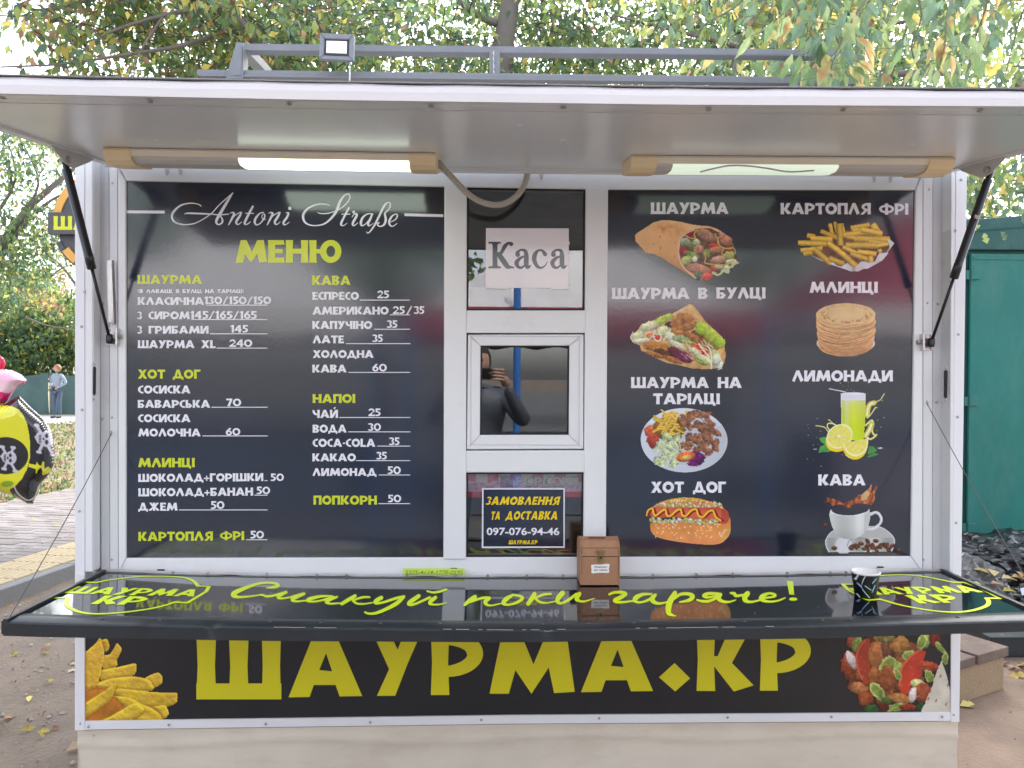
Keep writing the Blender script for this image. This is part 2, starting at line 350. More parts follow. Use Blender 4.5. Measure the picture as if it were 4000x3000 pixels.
# ---------------------------------------------------------------- printed pictures: painted cell by cell, each cell a face of the sheet
def lin(a): a = np.clip(a, 0, 1); return np.where(a <= 0.04045, a / 12.92, ((a + 0.055) / 1.055) ** 2.4)
def vnoise(X, Y, s, seed):
    x = X / s; y = Y / s; xi = np.floor(x).astype(int); yi = np.floor(y).astype(int); fx = x - xi; fy = y - yi
    fx = fx * fx * (3 - 2 * fx); fy = fy * fy * (3 - 2 * fy)
    def h(a, b):
        n = (a * 374761393 + b * 668265263 + seed * 1442695041) & 0x7fffffff; n = ((n ^ (n >> 13)) * 1274126177) & 0x7fffffff
        return ((n ^ (n >> 16)) & 0xffff) / 65535.0
    return (h(xi, yi) * (1 - fx) + h(xi + 1, yi) * fx) * (1 - fy) + (h(xi, yi + 1) * (1 - fx) + h(xi + 1, yi + 1) * fx) * fy
class Pic:
    def __init__(s, u0, v0, u1, v1, step=2.0):
        s.nx = int((u1 - u0) / step); s.ny = int((v1 - v0) / step); s.b = (u0, v0, u1, v1)
        s.X, s.Y = np.meshgrid(np.linspace(u0, u1, s.nx), np.linspace(v0, v1, s.ny)); s.c = np.zeros((s.ny, s.nx, 3)); s.a = np.zeros((s.ny, s.nx))
        s.seed = 1
    def n(s, sc_, seed=None):
        s.seed += 1; sd_ = seed or s.seed
        return 0.55 * vnoise(s.X, s.Y, sc_, sd_) + 0.3 * vnoise(s.X, s.Y, sc_ / 2.1, sd_ + 50) + 0.15 * vnoise(s.X, s.Y, sc_ / 4.3, sd_ + 90)
    def put(s, m, col, alpha=1.0):
        m = (np.clip(m, 0, 1) * alpha)[..., None]; col = np.array(col, float); col = col / 255 if col.ndim == 1 and col.max() > 2 else np.clip(col, 0, 1)
        s.c = s.c * (1 - m) + col * m; s.a = np.maximum(s.a, m[..., 0])
    def ell(s, cx, cy, rx, ry, rot=0, rag=0, rs=12, soft=1.0):
        a = R(rot); dx = s.X - cx; dy = s.Y - cy; x = dx * math.cos(a) + dy * math.sin(a); y = -dx * math.sin(a) + dy * math.cos(a)
        q = np.sqrt((x / rx) ** 2 + (y / ry) ** 2); s.q = q; s.lx = x / rx; s.ly = y / ry
        if rag: q = q + (s.n(rs) - .5) * rag * 2
        return np.clip((1 - q) * min(rx, ry) / (2 * soft) + .5, 0, 1)
    def poly(s, pts):
        c = np.zeros(s.X.shape, bool); n_ = len(pts); j = n_ - 1
        for i in range(n_):
            xi, yi = pts[i]; xj, yj = pts[j]
            if yi != yj: c ^= ((yi > s.Y) != (yj > s.Y)) & (s.X < (xj - xi) * (s.Y - yi) / (yj - yi) + xi)
            j = i
        return c.astype(float)
    def seg(s, x0, y0, x1, y1):
        dx, dy = x1 - x0, y1 - y0; L = math.hypot(dx, dy); t = ((s.X - x0) * dx + (s.Y - y0) * dy) / L / L; d = ((s.X - x0) * -dy + (s.Y - y0) * dx) / L
        return t, d, L
    def line(s, pts, w_, col, alpha=1.0):
        d = np.full(s.X.shape, 1e9)
        for (x0, y0), (x1, y1) in zip(pts[:-1], pts[1:]):
            t, _, L = s.seg(x0, y0, x1, y1); t = np.clip(t, 0, 1); d = np.minimum(d, np.hypot(s.X - x0 - t * (x1 - x0), s.Y - y0 - t * (y1 - y0)))
        s.put(np.clip((w_ / 2 - d) / 1.5 + .5, 0, 1), col, alpha)
    def fry(s, x0, y0, x1, y1, w_, tone=1.0):
        t, d, L = s.seg(x0, y0, x1, y1); e = (s.n(14) - .5) * w_ * .18; q = np.abs(d + e) / (w_ / 2); tt = np.maximum(-t * L, (t - 1) * L) + np.abs(e)
        m = np.clip((1 - q) * w_ / 3, 0, 1) * np.clip((2 - tt) / 3, 0, 1)
        s_ = (d / (w_ / 2)); base = np.array([236, 194, 84]) / 255 * tone
        lum = 1.0 - .10 * np.abs(s_) - .20 * np.clip((s_ - .25) * 2.2, 0, 1) + .10 * np.clip(1 - np.abs(s_ + .3) * 2, 0, 1) + (s.n(9) - .5) * .16 - .16 * np.clip((q - .78) * 5, 0, 1)
        g = lum[..., None] * base; g[..., 1] *= (0.93 + .07 * lum); g[..., 2] *= .75 + .4 * s.n(18)
        s.put(m, g)
    def chip(s, pts, base=(232, 188, 56), D=15, seed=0):      # a chip with rounded edges, from its outline
        m = s.poly(pts); d = np.full(s.X.shape, 1e9)
        for (x0, y0), (x1, y1) in zip(pts, pts[1:] + pts[:1]):
            L = math.hypot(x1 - x0, y1 - y0) + 1e-9; t = np.clip(((s.X - x0) * (x1 - x0) + (s.Y - y0) * (y1 - y0)) / L / L, 0, 1); d = np.minimum(d, np.hypot(s.X - x0 - t * (x1 - x0), s.Y - y0 - t * (y1 - y0)))
        h = np.sqrt(np.clip(1 - (1 - np.clip(d / D, 0, 1)) ** 2, 0, 1)) * D * .5 + s.n(22) * 5; gy_, gx_ = np.gradient(h)
        lum = np.clip(.93 - .055 * gx_ * 1.2 + .16 * gy_, .62, 1.12) + (s.n(7) - .5) * .10 + (s.n(60) - .5) * .22
        c = np.array(base) / 255 * lum[..., None]; c[..., 1] *= np.clip(.82 + .2 * lum, .7, 1.04); c[..., 2] *= .7 + .6 * s.n(40); s.put(m, c)
    def blob(s, cx, cy, rx, ry, rot, c0, c1, rag=.25, rs=10, hl=.25, edge=.35):
        m = s.ell(cx, cy, rx, ry, rot, rag, rs); n_ = s.n(max(3, min(rx, ry) * .5)); n2 = s.n(5)
        t = np.clip(n_ * 1.3 - .15, 0, 1)[..., None]; col = (np.array(c0) * (1 - t) + np.array(c1) * t) / 255
        sh = 1 + hl * (-s.ly - .1) - edge * np.clip(s.q - .6, 0, 1) + (n2 - .5) * .35
        s.put(m, col * sh[..., None])
    def strands(s, cx, cy, rx, ry, k, w_, c0, c1, L=26, seed=3, ang=(0, 180)):
        r = random.Random(seed)
        for i in range(k):
            a = r.uniform(0, 6.28); q = math.sqrt(r.random()); x = cx + rx * q * math.cos(a); y = cy + ry * q * math.sin(a); b = R(r.uniform(*ang)); l = L * r.uniform(.5, 1)
            t = r.random(); col = [lerp(p, q_, t) for p, q_ in zip(c0, c1)]; cv = r.uniform(-.5, .5) * l
            pts = [(x - l / 2 * math.cos(b), y - l / 2 * math.sin(b)), (x - cv * math.sin(b) * .4, y + cv * math.cos(b) * .4), (x + l / 2 * math.cos(b), y + l / 2 * math.sin(b))]
            s.line(pts, w_ * r.uniform(.6, 1.3), col)
    def build(s, name, mapper, m, parent, label=None, gain=1.0):
        keep = s.a > .35; nx, ny = s.nx, s.ny
        q = keep[:-1, :-1] & keep[1:, :-1] & keep[:-1, 1:] & keep[1:, 1:]
        jj, ii = np.nonzero(q); a = jj * nx + ii; F_ = np.stack([a, a + nx, a + nx + 1, a + 1], 1)
        used = np.zeros(nx * ny, bool); used[F_.ravel()] = True; idx = -np.ones(nx * ny, int); idx[used] = np.arange(used.sum()); F_ = idx[F_]
        # bilinear-in-perspective: map a coarse lattice exactly
        xs = s.X.ravel()[used]; ys = s.Y.ravel()[used]
        m3 = np.array(M3); D = np.stack([(xs - 2000) / F, -(ys - 1500) / F, -np.ones(len(xs))], 0); W = m3 @ D; t = (mapper + CAM_D) / W[1]
        co = (W * t).T + np.array(CP)
        me = bpy.data.meshes.new(name); me.vertices.add(len(co)); me.vertices.foreach_set('co', co.astype(np.float32).ravel())
        me.loops.add(F_.size); me.loops.foreach_set('vertex_index', F_.astype(np.int32).ravel()); me.polygons.add(len(F_))
        me.polygons.foreach_set('loop_start', np.arange(0, F_.size, 4, dtype=np.int32)); me.update(calc_edges=True)
        at = me.color_attributes.new('Col', 'FLOAT_COLOR', 'POINT'); col = np.ones((len(co), 4), np.float32); col[:, :3] = lin(s.c.reshape(-1, 3)[used]) * gain
        at.data.foreach_set('color', col.ravel())
        o = link(name, me, m, parent)
        if label: o['label'] = label
        return o
# ================================================================ materials of the stall
M_WHITE = mat('white_plastic', (.77, .775, .79), .32, var=.03, vscale=2.5, dirt=(.35, .31, .27), dirt_amt=.22, dirt_scale=5, dirt_lo=.58, dirt_hi=.8, rvar=.08)
M_POST = mat('white_painted_sheet', (.76, .76, .79), .35, var=.04, vscale=3, dirt=(.16, .13, .11), dirt_amt=.5, dirt_scale=7, dirt_lo=.66, dirt_hi=.8, rvar=.1, stretch=(1, 1, .35))
M_GREY = mat('grey_white_profile', (.60, .60, .62), .4, var=.05, vscale=4, dirt=(.2, .17, .15), dirt_amt=.4, dirt_scale=9, dirt_lo=.62, dirt_hi=.8)
M_AWN = mat('awning_sheet_metal', (.78, .795, .85), .26, var=.05, vscale=1.2, bump=.08, bscale=4, dirt=(.50, .47, .44), dirt_amt=.12, dirt_scale=3, dirt_lo=.5, dirt_hi=.95, rvar=.03)
M_FASC = mat('awning_front_rail', (.70, .665, .665), .42, var=.05, vscale=3, dirt=(.35, .28, .25), dirt_amt=.3, dirt_scale=6, dirt_lo=.6, stretch=(.4, 1, 1))
M_BOARD = mat('black_glossy_print', (.012, .017, .034), .13, var=.25, vscale=2, bump=.012, bscale=70, spec=.9, coat=.35, rvar=.03)
M_SIGN = mat('black_sign_print', (.018, .018, .022), .33, var=.25, vscale=3, bump=.03, bscale=90)
M_TXT = mat('white_print', (.82, .80, .86), .22, spec=.6)
M_YEL = mat('yellow_green_print', srgb(205, 214, 40), .22, spec=.6)
M_YELB = mat('yellow_sign_print', srgb(214, 205, 30), .35, var=.05, vscale=3)
M_LIME = mat('lime_print', srgb(232, 255, 0), .3, spec=.4)
M_CTR = mat('black_counter_film', (.008, .010, .015), .05, bump=.03, bscale=7, spec=1.0, coat=.5, rvar=.02, dirt=(.12, .12, .12), dirt_amt=.12, dirt_scale=14, dirt_lo=.6)
M_CTRE = mat('black_counter_edge', (.02, .024, .028), .35, var=.2, vscale=6, bump=.25, bscale=9, dirt=(.3, .3, .32), dirt_amt=.3, dirt_scale=24, dirt_lo=.7, dirt_hi=.8)
M_SILVER = mat('bare_aluminium', (.62, .6, .6), .35, .85, var=.1, vscale=20)
M_STEEL = mat('zinc_screw', (.45, .44, .43), .35, .9)
M_DARK = mat('dark_slot', (.01, .01, .01), .8)
M_RUB = mat('black_rubber_seal', (.012, .012, .014), .55)
M_CANV = mat('cream_canvas', (.66, .59, .485), .7, var=.10, vscale=1.6, bump=.35, bscale=4, dirt=(.34, .26, .19), dirt_amt=.4, dirt_scale=2.6, dirt_lo=.5, dirt_hi=.75, stretch=(.8, 1, 2.2))
M_PIC = mat_attr('printed_picture', .2)
M_PICM = mat_attr('printed_picture_matt', .34)
M_GLASS = mat_glass('window_glass', (.985, .99, .99), .10)
M_INNER = mat('stall_interior', (.16, .165, .165), .7, var=.2, vscale=3)
M_BLACKM = mat('black_painted_steel', (.012, .012, .016), .32, spec=.6)

KX0, KX1 = -1.274, 1.506           # outer edges of the stall front
YW = 0.05                          # the window wall stands back from the corner posts
kiosk = thing('food_kiosk', 'white street food kiosk with raised awning, black drop counter and yellow lettering', 'kiosk', (0.116, 1.0, 0))
# shell: side walls, roof, floor, back wall
ZB = P(2000, 2850).z; ZTOP = 2.36
MB().box(KX0 + .004, .06, .30, KX0 + .034, 2.05, ZTOP).build('side_wall', M_POST, kiosk)
MB().box(KX1 - .034, .06, .30, KX1 - .004, 2.05, ZTOP).build('side_wall', M_POST, kiosk)
MB().box(KX0 + .035, 2.02, .30, KX1 - .035, 2.05, ZTOP).build('back_wall', M_INNER, kiosk)
MB().box(KX0 + .035, .10, .50, KX1 - .035, 2.01, .53).build('floor_panel', M_INNER, kiosk)
MB().box(KX0, .0, ZTOP + .002, KX1, 2.08, ZTOP + .06).build('roof', mat('dirty_roof_sheet', (.16, .15, .14), .8, var=.3, vscale=5), kiosk, bevel=.005)
# wall above the windows, behind the awning
zt = P(2000, 640, YW).z
MB().box(KX0 + .036, YW + .002, P(2000, 700, YW).z, KX1 - .036, YW + .05, ZTOP).build('head_panel', M_WHITE, kiosk)

# corner posts: two profiles each side, then the jamb that leads back to the window wall
def vpost(name, uT0, uT1, uB0, uB1, vT, vB, Y, dY, m, bevel=.002):
    return pbar(name, [(uT0, vT), (uT1, vT), (uB1, vB), (uB0, vB)], Y, dY, m, kiosk, bevel)
ps = vpost('corner_post', 292, 330.5, 292, 330.5, 600, 2852, 0, .05, M_POST)
ps2 = vpost('corner_post', 332, 361, 332, 361, 600, 2234, 0.001, .05, M_POST)
ps3 = vpost('corner_post', 3735, 3779, 3713, 3748, 600, 2820, 0, .05, M_POST)
ps4 = vpost('corner_post', 3716.5, 3733, 3711, 3722, 600, 2234, 0.001, .05, M_POST)
# jamb faces
def quadY(name, p4, m, th=.004):
    n = (p4[1] - p4[0]).cross(p4[3] - p4[0]).normalized() * th
    return MB().prism(p4, [q + n for q in p4]).build(name, m, kiosk)
quadY('jamb', [P(361.5, 610, 0.002), P(361.5, 2232, 0.002), P(361.5, 2232, YW + .03) , P(361.5, 610, YW + .03)], M_GREY)
quadY('jamb', [P(3716, 610, 0.002), P(3709, 2232, 0.002), P(3709, 2232, 0.002) + Vector((0, YW + .03, 0)), P(3716, 610, 0.002) + Vector((0, YW + .03, 0))], M_GREY)
# inner side panels (two profile strips each)
def wp(name, px, Y, dY, m, bevel=.0012): return pbar(name, px, Y, dY, m, kiosk, bevel)
wp('side_profile', [(390, 610), (425, 610), (428, 2236), (395, 2236)], YW, .03, M_GREY)
wp('side_profile', [(426.5, 610), (458, 610), (461, 2236), (429.5, 2236)], YW - .002, .03, M_WHITE)
wp('side_profile', [(3645, 610), (3681, 610), (3680, 2236), (3643, 2236)], YW, .03, M_GREY)
wp('side_profile', [(3607, 610), (3643.5, 610), (3641.5, 2236), (3606, 2236)], YW - .002, .03, M_WHITE)

# window wall members, front faces traced
FY = YW - .014
wp('frame_bar', [(459.5, 655), (491, 707), (491, 2180), (462, 2238)], FY, .06, M_WHITE, .003)                      # left
wp('frame_bar', [(3577, 743), (3605.5, 676), (3604.5, 2236), (3559.5, 2173)], FY, .06, M_WHITE, .003)             # right
wp('frame_bar', [(459.5, 640), (3605.5, 664), (3577, 742), (2374, 740), (1731, 729), (491.5, 706)], FY + .001, .06, M_WHITE, .003)   # head
wp('frame_bar', [(461, 2238), (491.5, 2180.5), (1732, 2178), (2367, 2176.5), (3559, 2173.5), (3604, 2236), (2600, 2246), (2000, 2250), (1200, 2247)], FY + .0015, .06, M_WHITE, .003)   # sill
LM = [(1735.5, 722), (1823.5, 724), (1820, 2186), (1731.5, 2186)]
RM = [(2288.5, 729), (2376, 730), (2367, 2178), (2279, 2178)]
wp('mullion', LM, FY - .006, .06, M_WHITE, .004); wp('mullion', RM, FY - .006, .06, M_WHITE, .004)
wp('transom', [(1822, 1212.5), (2286.5, 1212), (2286, 1301), (1821.5, 1301)], FY - .004, .06, M_WHITE, .003)
wp('transom', [(1820.5, 1761), (2283, 1759), (2282, 1845.5), (1820.5, 1846)], FY - .004, .06, M_WHITE, .003)
# opening sash with its glass
sash = MB()
so = [(1828, 1307), (2280, 1306), (2279, 1754), (1823.5, 1756)]; si = [(1877, 1350), (2225, 1350), (2222, 1699), (1874.5, 1699.5)]
for i in range(4):
    j = (i + 1) % 4; q = [so[i], so[j], si[j], si[i]]; a, b = pquad(q, FY - .003, .05); sash.prism(a, b)
sa = sash.build('opening_sash', M_WHITE, kiosk, bevel=.003)
gro = [(1840, 1312), (2263, 1315), (2261, 1738), (1838.5, 1737)]
gm = MB()
for i in range(4):
    j = (i + 1) % 4; gm.tube([P(*gro[i], FY - .0035), P(*gro[j], FY - .0035)], .0014, 6)
    gm.tube([P(*gro[i], FY - .0035), P(*si[i], FY - .0035)], .001, 6)
gm.build('sash_groove', M_GREY, sa)
def seal(px, Y, wpx, parent):
    s = MB(); c = (sum(p[0] for p in px) / 4, sum(p[1] for p in px) / 4)
    inn = [(p[0] + (wpx if p[0] < c[0] else -wpx), p[1] + (wpx if p[1] < c[1] else -wpx)) for p in px]
    for i in range(4):
        j = (i + 1) % 4; a, b = pquad([px[i], px[j], inn[j], inn[i]], Y, .01); s.prism(a, b)
    return s.build('rubber_seal', M_RUB, parent)
seal(si, FY + .004, 6, sa)
a, b = pquad(si, FY + .012, .004); MB().prism(a, b).build('window_pane', M_GLASS, sa)
up = [(1824, 730), (2288, 736), (2285, 1213), (1822, 1213)]; lo = [(1820.5, 1845), (2281, 1845), (2279, 2176), (1820.5, 2178)]
for px in (up, lo):
    seal([(px[0][0], px[0][1]), (px[1][0], px[1][1]), (px[2][0], px[2][1]), (px[3][0], px[3][1])], FY + .008, 7, kiosk)
    a, b = pquad(px, FY + .018, .004); MB().prism(a, b).build('window_pane', M_GLASS, kiosk)
# corner joints of the welded frame
jn = MB()
for a, b in (((460, 655), (491, 707)), ((3577, 743), (3605, 677)), ((3559.5, 2173), (3604, 2236)), ((462, 2238), (491, 2180))):
    jn.tube([P(*a, FY - .001), P(*b, FY - .001)], .0009, 5)
jn.build('weld_line', M_GREY, kiosk)

# screws
scr_me = None
def screw(u, v, Y, r=.0042, parent=None, m=M_STEEL):
    global scr_me
    c = P(u, v, Y)
    if scr_me is None:
        s = MB(); s.lathe([(0, -.0028), (.0022, -.0028), (.0030, -.0024), (.0042, -.0008), (.0044, 0)], (0, 0, 0), 10, 'y')
        scr_me = bpy.data.meshes.new('screw'); scr_me.from_pydata(s.v, [], s.f); scr_me.materials.append(m); scr_me.update()
    o = bpy.data.objects.new('screw', scr_me); C.objects.link(o); o.parent = parent or kiosk
    off = Vector((0, 0, 0)); q = o.parent
    while q: off += q.location; q = q.parent
    o.location = c - off; o.scale = (r / .0042,) * 3
    return o
for u, v, Y in [(439, 716, YW), (450, 1184, YW), (401, 1187, YW), (438, 1631, YW), (399, 1636, YW), (437, 2186, YW), (318, 1275, 0), (320, 1601, 0), (310, 1997, 0), (366, 1422, 0), (365, 1560, 0), (314, 2826, 0),
                (3629, 740, YW), (3622, 1184, YW), (3664, 1187, YW), (3659, 1572, YW), (3607, 2186, YW), (3755, 702, 0), (3744, 1306, 0), (3741, 1629, 0), (3735, 2042, 0), (3725, 2792, 0), (3695, 1436, 0), (3694, 1563, 0), (338, 955, 0), (330, 1140, 0), (3733, 900, 0)]:
    screw(u, v, Y - .001)
# rust and scratches, drain caps and slots
for u in (655, 708, 2055, 2115, 3413, 3477):
    v = 655 if u < 800 else (672 if u < 2400 else 683)
    p0 = P(u, v + 2, FY - .008)
    MB().lathe([(0, 0), (.0068, 0), (.0066, -.012), (.0042, -.018), (.0035, -.022), (0, -.023)], p0 + Vector((0, -.004, 0)), 10).build('drain_cap', M_GREY, kiosk, True)
for u0, v0, u1, v1 in ((614, 2224, 642, 2229), (1760, 2219, 1786, 2222), (3427, 2213, 3452, 2218)):
    pbar('drain_slot', rect(u0, v0, u1, v1), FY - .002, .002, M_DARK, kiosk, 0)
def slot(px, Y): a, b = pquad(px, Y, .004); return MB().prism(a, b).build('latch_slot', M_DARK, kiosk)
sl = [(364, 1434), (370, 1431), (373, 1440), (372, 1538), (366, 1546), (363, 1538)]; slot(sl, -.0015)
slot([(3690, 1450), (3696, 1444), (3702, 1450), (3700, 1552), (3693, 1556), (3689, 1548)], -.0015)

# latch bar and strut brackets
lb = MB(); a, b = pquad([(415, 1015), (438, 1016), (440, 1260), (421, 1262)], YW - .008, .006); lb.prism(a, b)
a, b = pquad([(432, 1015), (436, 1015), (444, 1262), (438, 1268)], YW - .026, .018); lb.prism(a, b); lb.build('latch_bar', M_SILVER, kiosk, bevel=.001)
def bracket(px, side):
    a, b = pquad(px, YW - .006, .005); s = MB().prism(a, b)
    u0, v0 = px[1 if side > 0 else 0]; v1 = px[2][1]
    ue = u0 - 6 * side if side > 0 else u0
    a, b = pquad(rect(min(ue, ue + 7), v0, max(ue, ue + 7), v1), YW - .034, .03); s.prism(a, b)
    o = s.build('strut_bracket', M_SILVER, kiosk, bevel=.0008)
    c = P(ue + 10 * side, (v0 + v1) / 2, YW - .02); MB().lathe([(0, -.012), (.008, -.012), (.008, .012), (0, .012)], c, 6, 'x').build('bolt', M_STEEL, o)
    return o
br1 = bracket([(413, 1282), (456, 1280), (455, 1350), (414, 1351)], 1); br2 = bracket([(3606, 1304), (3648, 1303), (3647, 1370), (3606, 1370)], -1)
for u, v in ((427, 1290), (426, 1341)): screw(u, v, YW - .007)
for u, v in ((3637, 1312), (3637, 1361)): screw(u, v, YW - .007)

# ================================================================ awning
AX0 = P(411, 635, 0).x; AX1 = P(3688, 676, 0).x; AYF = -.86
NA = 40
def av(u): return u
xs = [AX0 + (AX1 - AX0) * i / NA for i in range(NA + 1)]
def u_at(x, y):                       # photo column of a place, for reading the measured curves
    d = M3.transposed() @ Vector((x, y + CAM_D, 0)); return 2000 + F * d.x / -d.z
bk = ([411, 1700, 2400, 3688], [638, 659, 667, 676]); fb = ([-430, 0, 1200, 2600, 4000, 4420], [358, 365, 389, 408, 415, 415]); ft = ([-430, 0, 650, 1300, 2500, 4000, 4420], [281, 289, 303, 313, 332, 344, 346])
def zc(x, y, cur): u = u_at(x, y); return P(u, interp(u, *cur), y).z
ab = [zc(x, 0, bk) for x in xs]; af = [zc(x, AYF, fb) for x in xs]; at_ = [zc(x, AYF, ft) for x in xs]
def under(x, y):                      # height of the awning's underside
    t = -y / -AYF; i = (x - AX0) / (AX1 - AX0) * NA; i = max(0, min(NA - .001, i)); k = int(i); f = i - k
    return lerp(lerp(ab[k], ab[k + 1], f), lerp(af[k], af[k + 1], f), t)
awn = MB(); NY = 12; vs = []; fs = []
for i, x in enumerate(xs):
    for j in range(NY + 1):
        t = j / NY; z = lerp(ab[i], af[i] + .004, t); vs.append((x, AYF * t, z))
for i in range(NA):
    for j in range(NY): a = i * (NY + 1) + j; fs.append((a, a + 1, a + NY + 2, a + NY + 1))
awn.add(vs, fs)
top = [(v[0], v[1], v[2] + .034) for v in vs]; awn.add(top, [f[::-1] for f in fs])
n1 = NY + 1
for i in range(NA): awn.add([vs[i * n1], vs[(i + 1) * n1], top[(i + 1) * n1], top[i * n1]], [(0, 1, 2, 3)])
for i in (0, NA):
    for j in range(NY): awn.add([vs[i * n1 + j], vs[i * n1 + j + 1], top[i * n1 + j + 1], top[i * n1 + j]], [(0, 1, 2, 3)])
o_awn = awn.build('awning', M_AWN, kiosk)
for p in o_awn.data.polygons: p.use_smooth = False
# front rail of the awning: a flat lower band and a top that rolls back
fr = MB(); prof = lambda zb, zt_: [(AYF + .012, zb + .001), (AYF, zb), (AYF - .001, lerp(zb, zt_, .45)), (AYF + .001, lerp(zb, zt_, .72)), (AYF + .010, lerp(zb, zt_, .93)), (AYF + .018, zt_), (AYF + .035, zt_ - .003)]
vs = []; npf = 7
for i, x in enumerate(xs):
    wob = .0010 * math.sin(i * 1.9) + .0008 * math.sin(i * .7)
    for y, z in prof(af[i], at_[i] + wob): vs.append((x, y, z))
fs = [(i * npf + j, (i + 1) * npf + j, (i + 1) * npf + j + 1, i * npf + j + 1) for i in range(NA) for j in range(npf - 1)]
fs += [tuple(range(npf)), tuple(range(NA * npf + npf - 1, NA * npf - 1, -1))]
fr.add(vs, fs); o_fr = fr.build('front_rail', M_FASC, o_awn); 
# seam of the underside rail, side rails, hinge
sm = MB()
for i in range(NA): sm.obox((xs[i], AYF + .075, under(xs[i], AYF + .075) - .0008), (xs[i + 1], AYF + .075, under(xs[i + 1], AYF + .075) - .0008), .0016, .0016)
sm.build('rail_seam', M_GREY, o_awn)
for x in (AX0, AX1):
    s = MB(); sg = 1 if x < 0 else -1
    s.obox((x + sg * .012, -.01, under(x, -.01) + .012), (x + sg * .012, AYF + .01, under(x, AYF) + .012), .03, .034); s.build('side_rail', M_AWN, o_awn, bevel=.002)
hg = MB()
for i in range(NA): hg.obox((xs[i], -.004, ab[i] - .006), (xs[i + 1], -.004, ab[i + 1] - .006), .014, .012)
for i in range(NA): hg.obox((xs[i], -.020, ab[i] - .002), (xs[i + 1], -.020, ab[i + 1] - .002), .006, .005)
hg.build('hinge_rail', M_WHITE, kiosk)
for u, v in ((10, 380), (585, 390), (1130, 403), (1683, 413), (2201, 420), (2768, 428), (3295, 432), (3829, 436)):
    c = P(u, v, AYF + .035); c.z = under(c.x, c.y) - .0005
    MB().lathe([(0, -.0028), (.004, -.0028), (.0062, -.0012), (.0066, .001)], c, 10).build('screw', M_STEEL, o_awn)

# gas struts from awning edge to jamb
def strut(top_uv, mid_uv, bot_uv, sg):
    xe = AX0 + .012 if sg > 0 else AX1 - .012
    # where the strut's head meets the awning edge
    yt = -.25; pt = Vector((xe, yt, under(xe, yt) - .03)); pb = P(*bot_uv, YW - .02); pm = lerp(pt, pb, (mid_uv[1] - top_uv[1]) / (bot_uv[1] - top_uv[1]) * 1.0)
    o = MB().tube([pt, pt + (pm - pt) * .08, pt + (pm - pt) * .081, pm - (pm - pt) * .14, pm - (pm - pt) * .139, pm], [.008, .008, .0115, .0118, .0128, .0128], 14).build('gas_strut', M_BLACKM, kiosk, True)
    MB().tube([pm, pb], .0048, 10).build('piston_rod', mat('dark_rod', (.03, .03, .035), .3, .6), o, True)
    MB().lathe([(0, -.016), (.0085, -.016), (.0105, -.008), (.0105, .010), (.006, .014), (0, .014)], pb, 12).build('ball_socket', M_BLACKM, o, True)
    return pt, pm, pb
s1 = strut((239, 627), (347, 1028), (428, 1322), 1); s2 = strut((3861, 660), (3728, 1064), (3638, 1336), -1)
for (x, sg) in ((AX0 + .012, 1), (AX1 - .012, -1)):
    pr = [(-.10, 0), (-.34, 0), (-.26, -.042), (-.22, -.05), (-.13, -.016)]
    f = [Vector((x + .010 * sg, y, under(x, y) + z)) for y, z in pr]; g = [q - Vector((.003 * sg, 0, 0)) for q in f]
    o = MB().prism(f, g).build('awning_bracket', M_GREY, o_awn)
    MB().lathe([(0, -.014), (.010, -.014), (.010, .008), (0, .008)], Vector((x + .006 * sg, -.25, under(x, -.25) - .03)), 6, 'x').build('bolt', M_STEEL, o)
p_ = lerp(s2[0], s2[1], .42); MB().lathe([(0, -.0145), (.009, -.0135), (.009, 0)], p_, 12, 'y').build('round_sticker', mat('tan_sticker', (.4, .36, .3), .5), kiosk)

# ================================================================ counter
CX0 = P(400, 2234, 0).x; CX1 = P(3686, 2230, 0).x; CYF = -.485
cbk = ([400, 830, 1200, 2000, 2500, 2950, 3200, 3686], [2234, 2247, 2252, 2255, 2253, 2247, 2244, 2231])
cfe = ([-20, 200, 1100, 2000, 3200, 3900, 4110], [2428, 2437, 2452, 2463, 2446, 2429, 2424]); clb = ([-20, 100, 1000, 2000, 3200, 4000, 4110], [2484, 2489, 2505, 2511, 2496, 2469, 2466])
NCx = 60; NCy = 16; cxs = [CX0 + (CX1 - CX0) * i / NCx for i in range(NCx + 1)]
def cz(x, y, cur): u = u_at(x, y); return P(u, interp(u, *cur), y).z
cb = [cz(x, -.002, cbk) for x in cxs]; cf = [cz(x, CYF, cfe) for x in cxs]; cl = [cz(x, CYF, clb) for x in cxs]
for arr in (cb, cf, cl):
    for _ in range(2): arr[:] = [arr[0]] + [(arr[i - 1] + 2 * arr[i] + arr[i + 1]) / 4 for i in range(1, NCx)] + [arr[-1]]
def ctop(x, y):
    i = max(0, min(NCx - .001, (x - CX0) / (CX1 - CX0) * NCx)); k = int(i); f = i - k; t = max(0, min(1, y / CYF))
    return lerp(lerp(cb[k], cb[k + 1], f), lerp(cf[k], cf[k + 1], f), t)
def CT(u, v, lift=.0009):              # a point of the counter top
    z = .94
    for _ in range(5): p = G(u, v, z); z = ctop(p.x, p.y)
    p = G(u, v, z + lift); return p
STRIP = -.425
ct = MB(); vs = []
ys = [STRIP * j / NCy for j in range(NCy + 1)]
for i, x in enumerate(cxs):
    for y in ys: vs.append((x, y, ctop(x, y)))
n1 = NCy + 1; fs = [(i * n1 + j, (i + 1) * n1 + j, (i + 1) * n1 + j + 1, i * n1 + j + 1) for i in range(NCx) for j in range(NCy)]
ct.add(vs, fs); o_ct = ct.build('counter', M_CTR, kiosk, True)
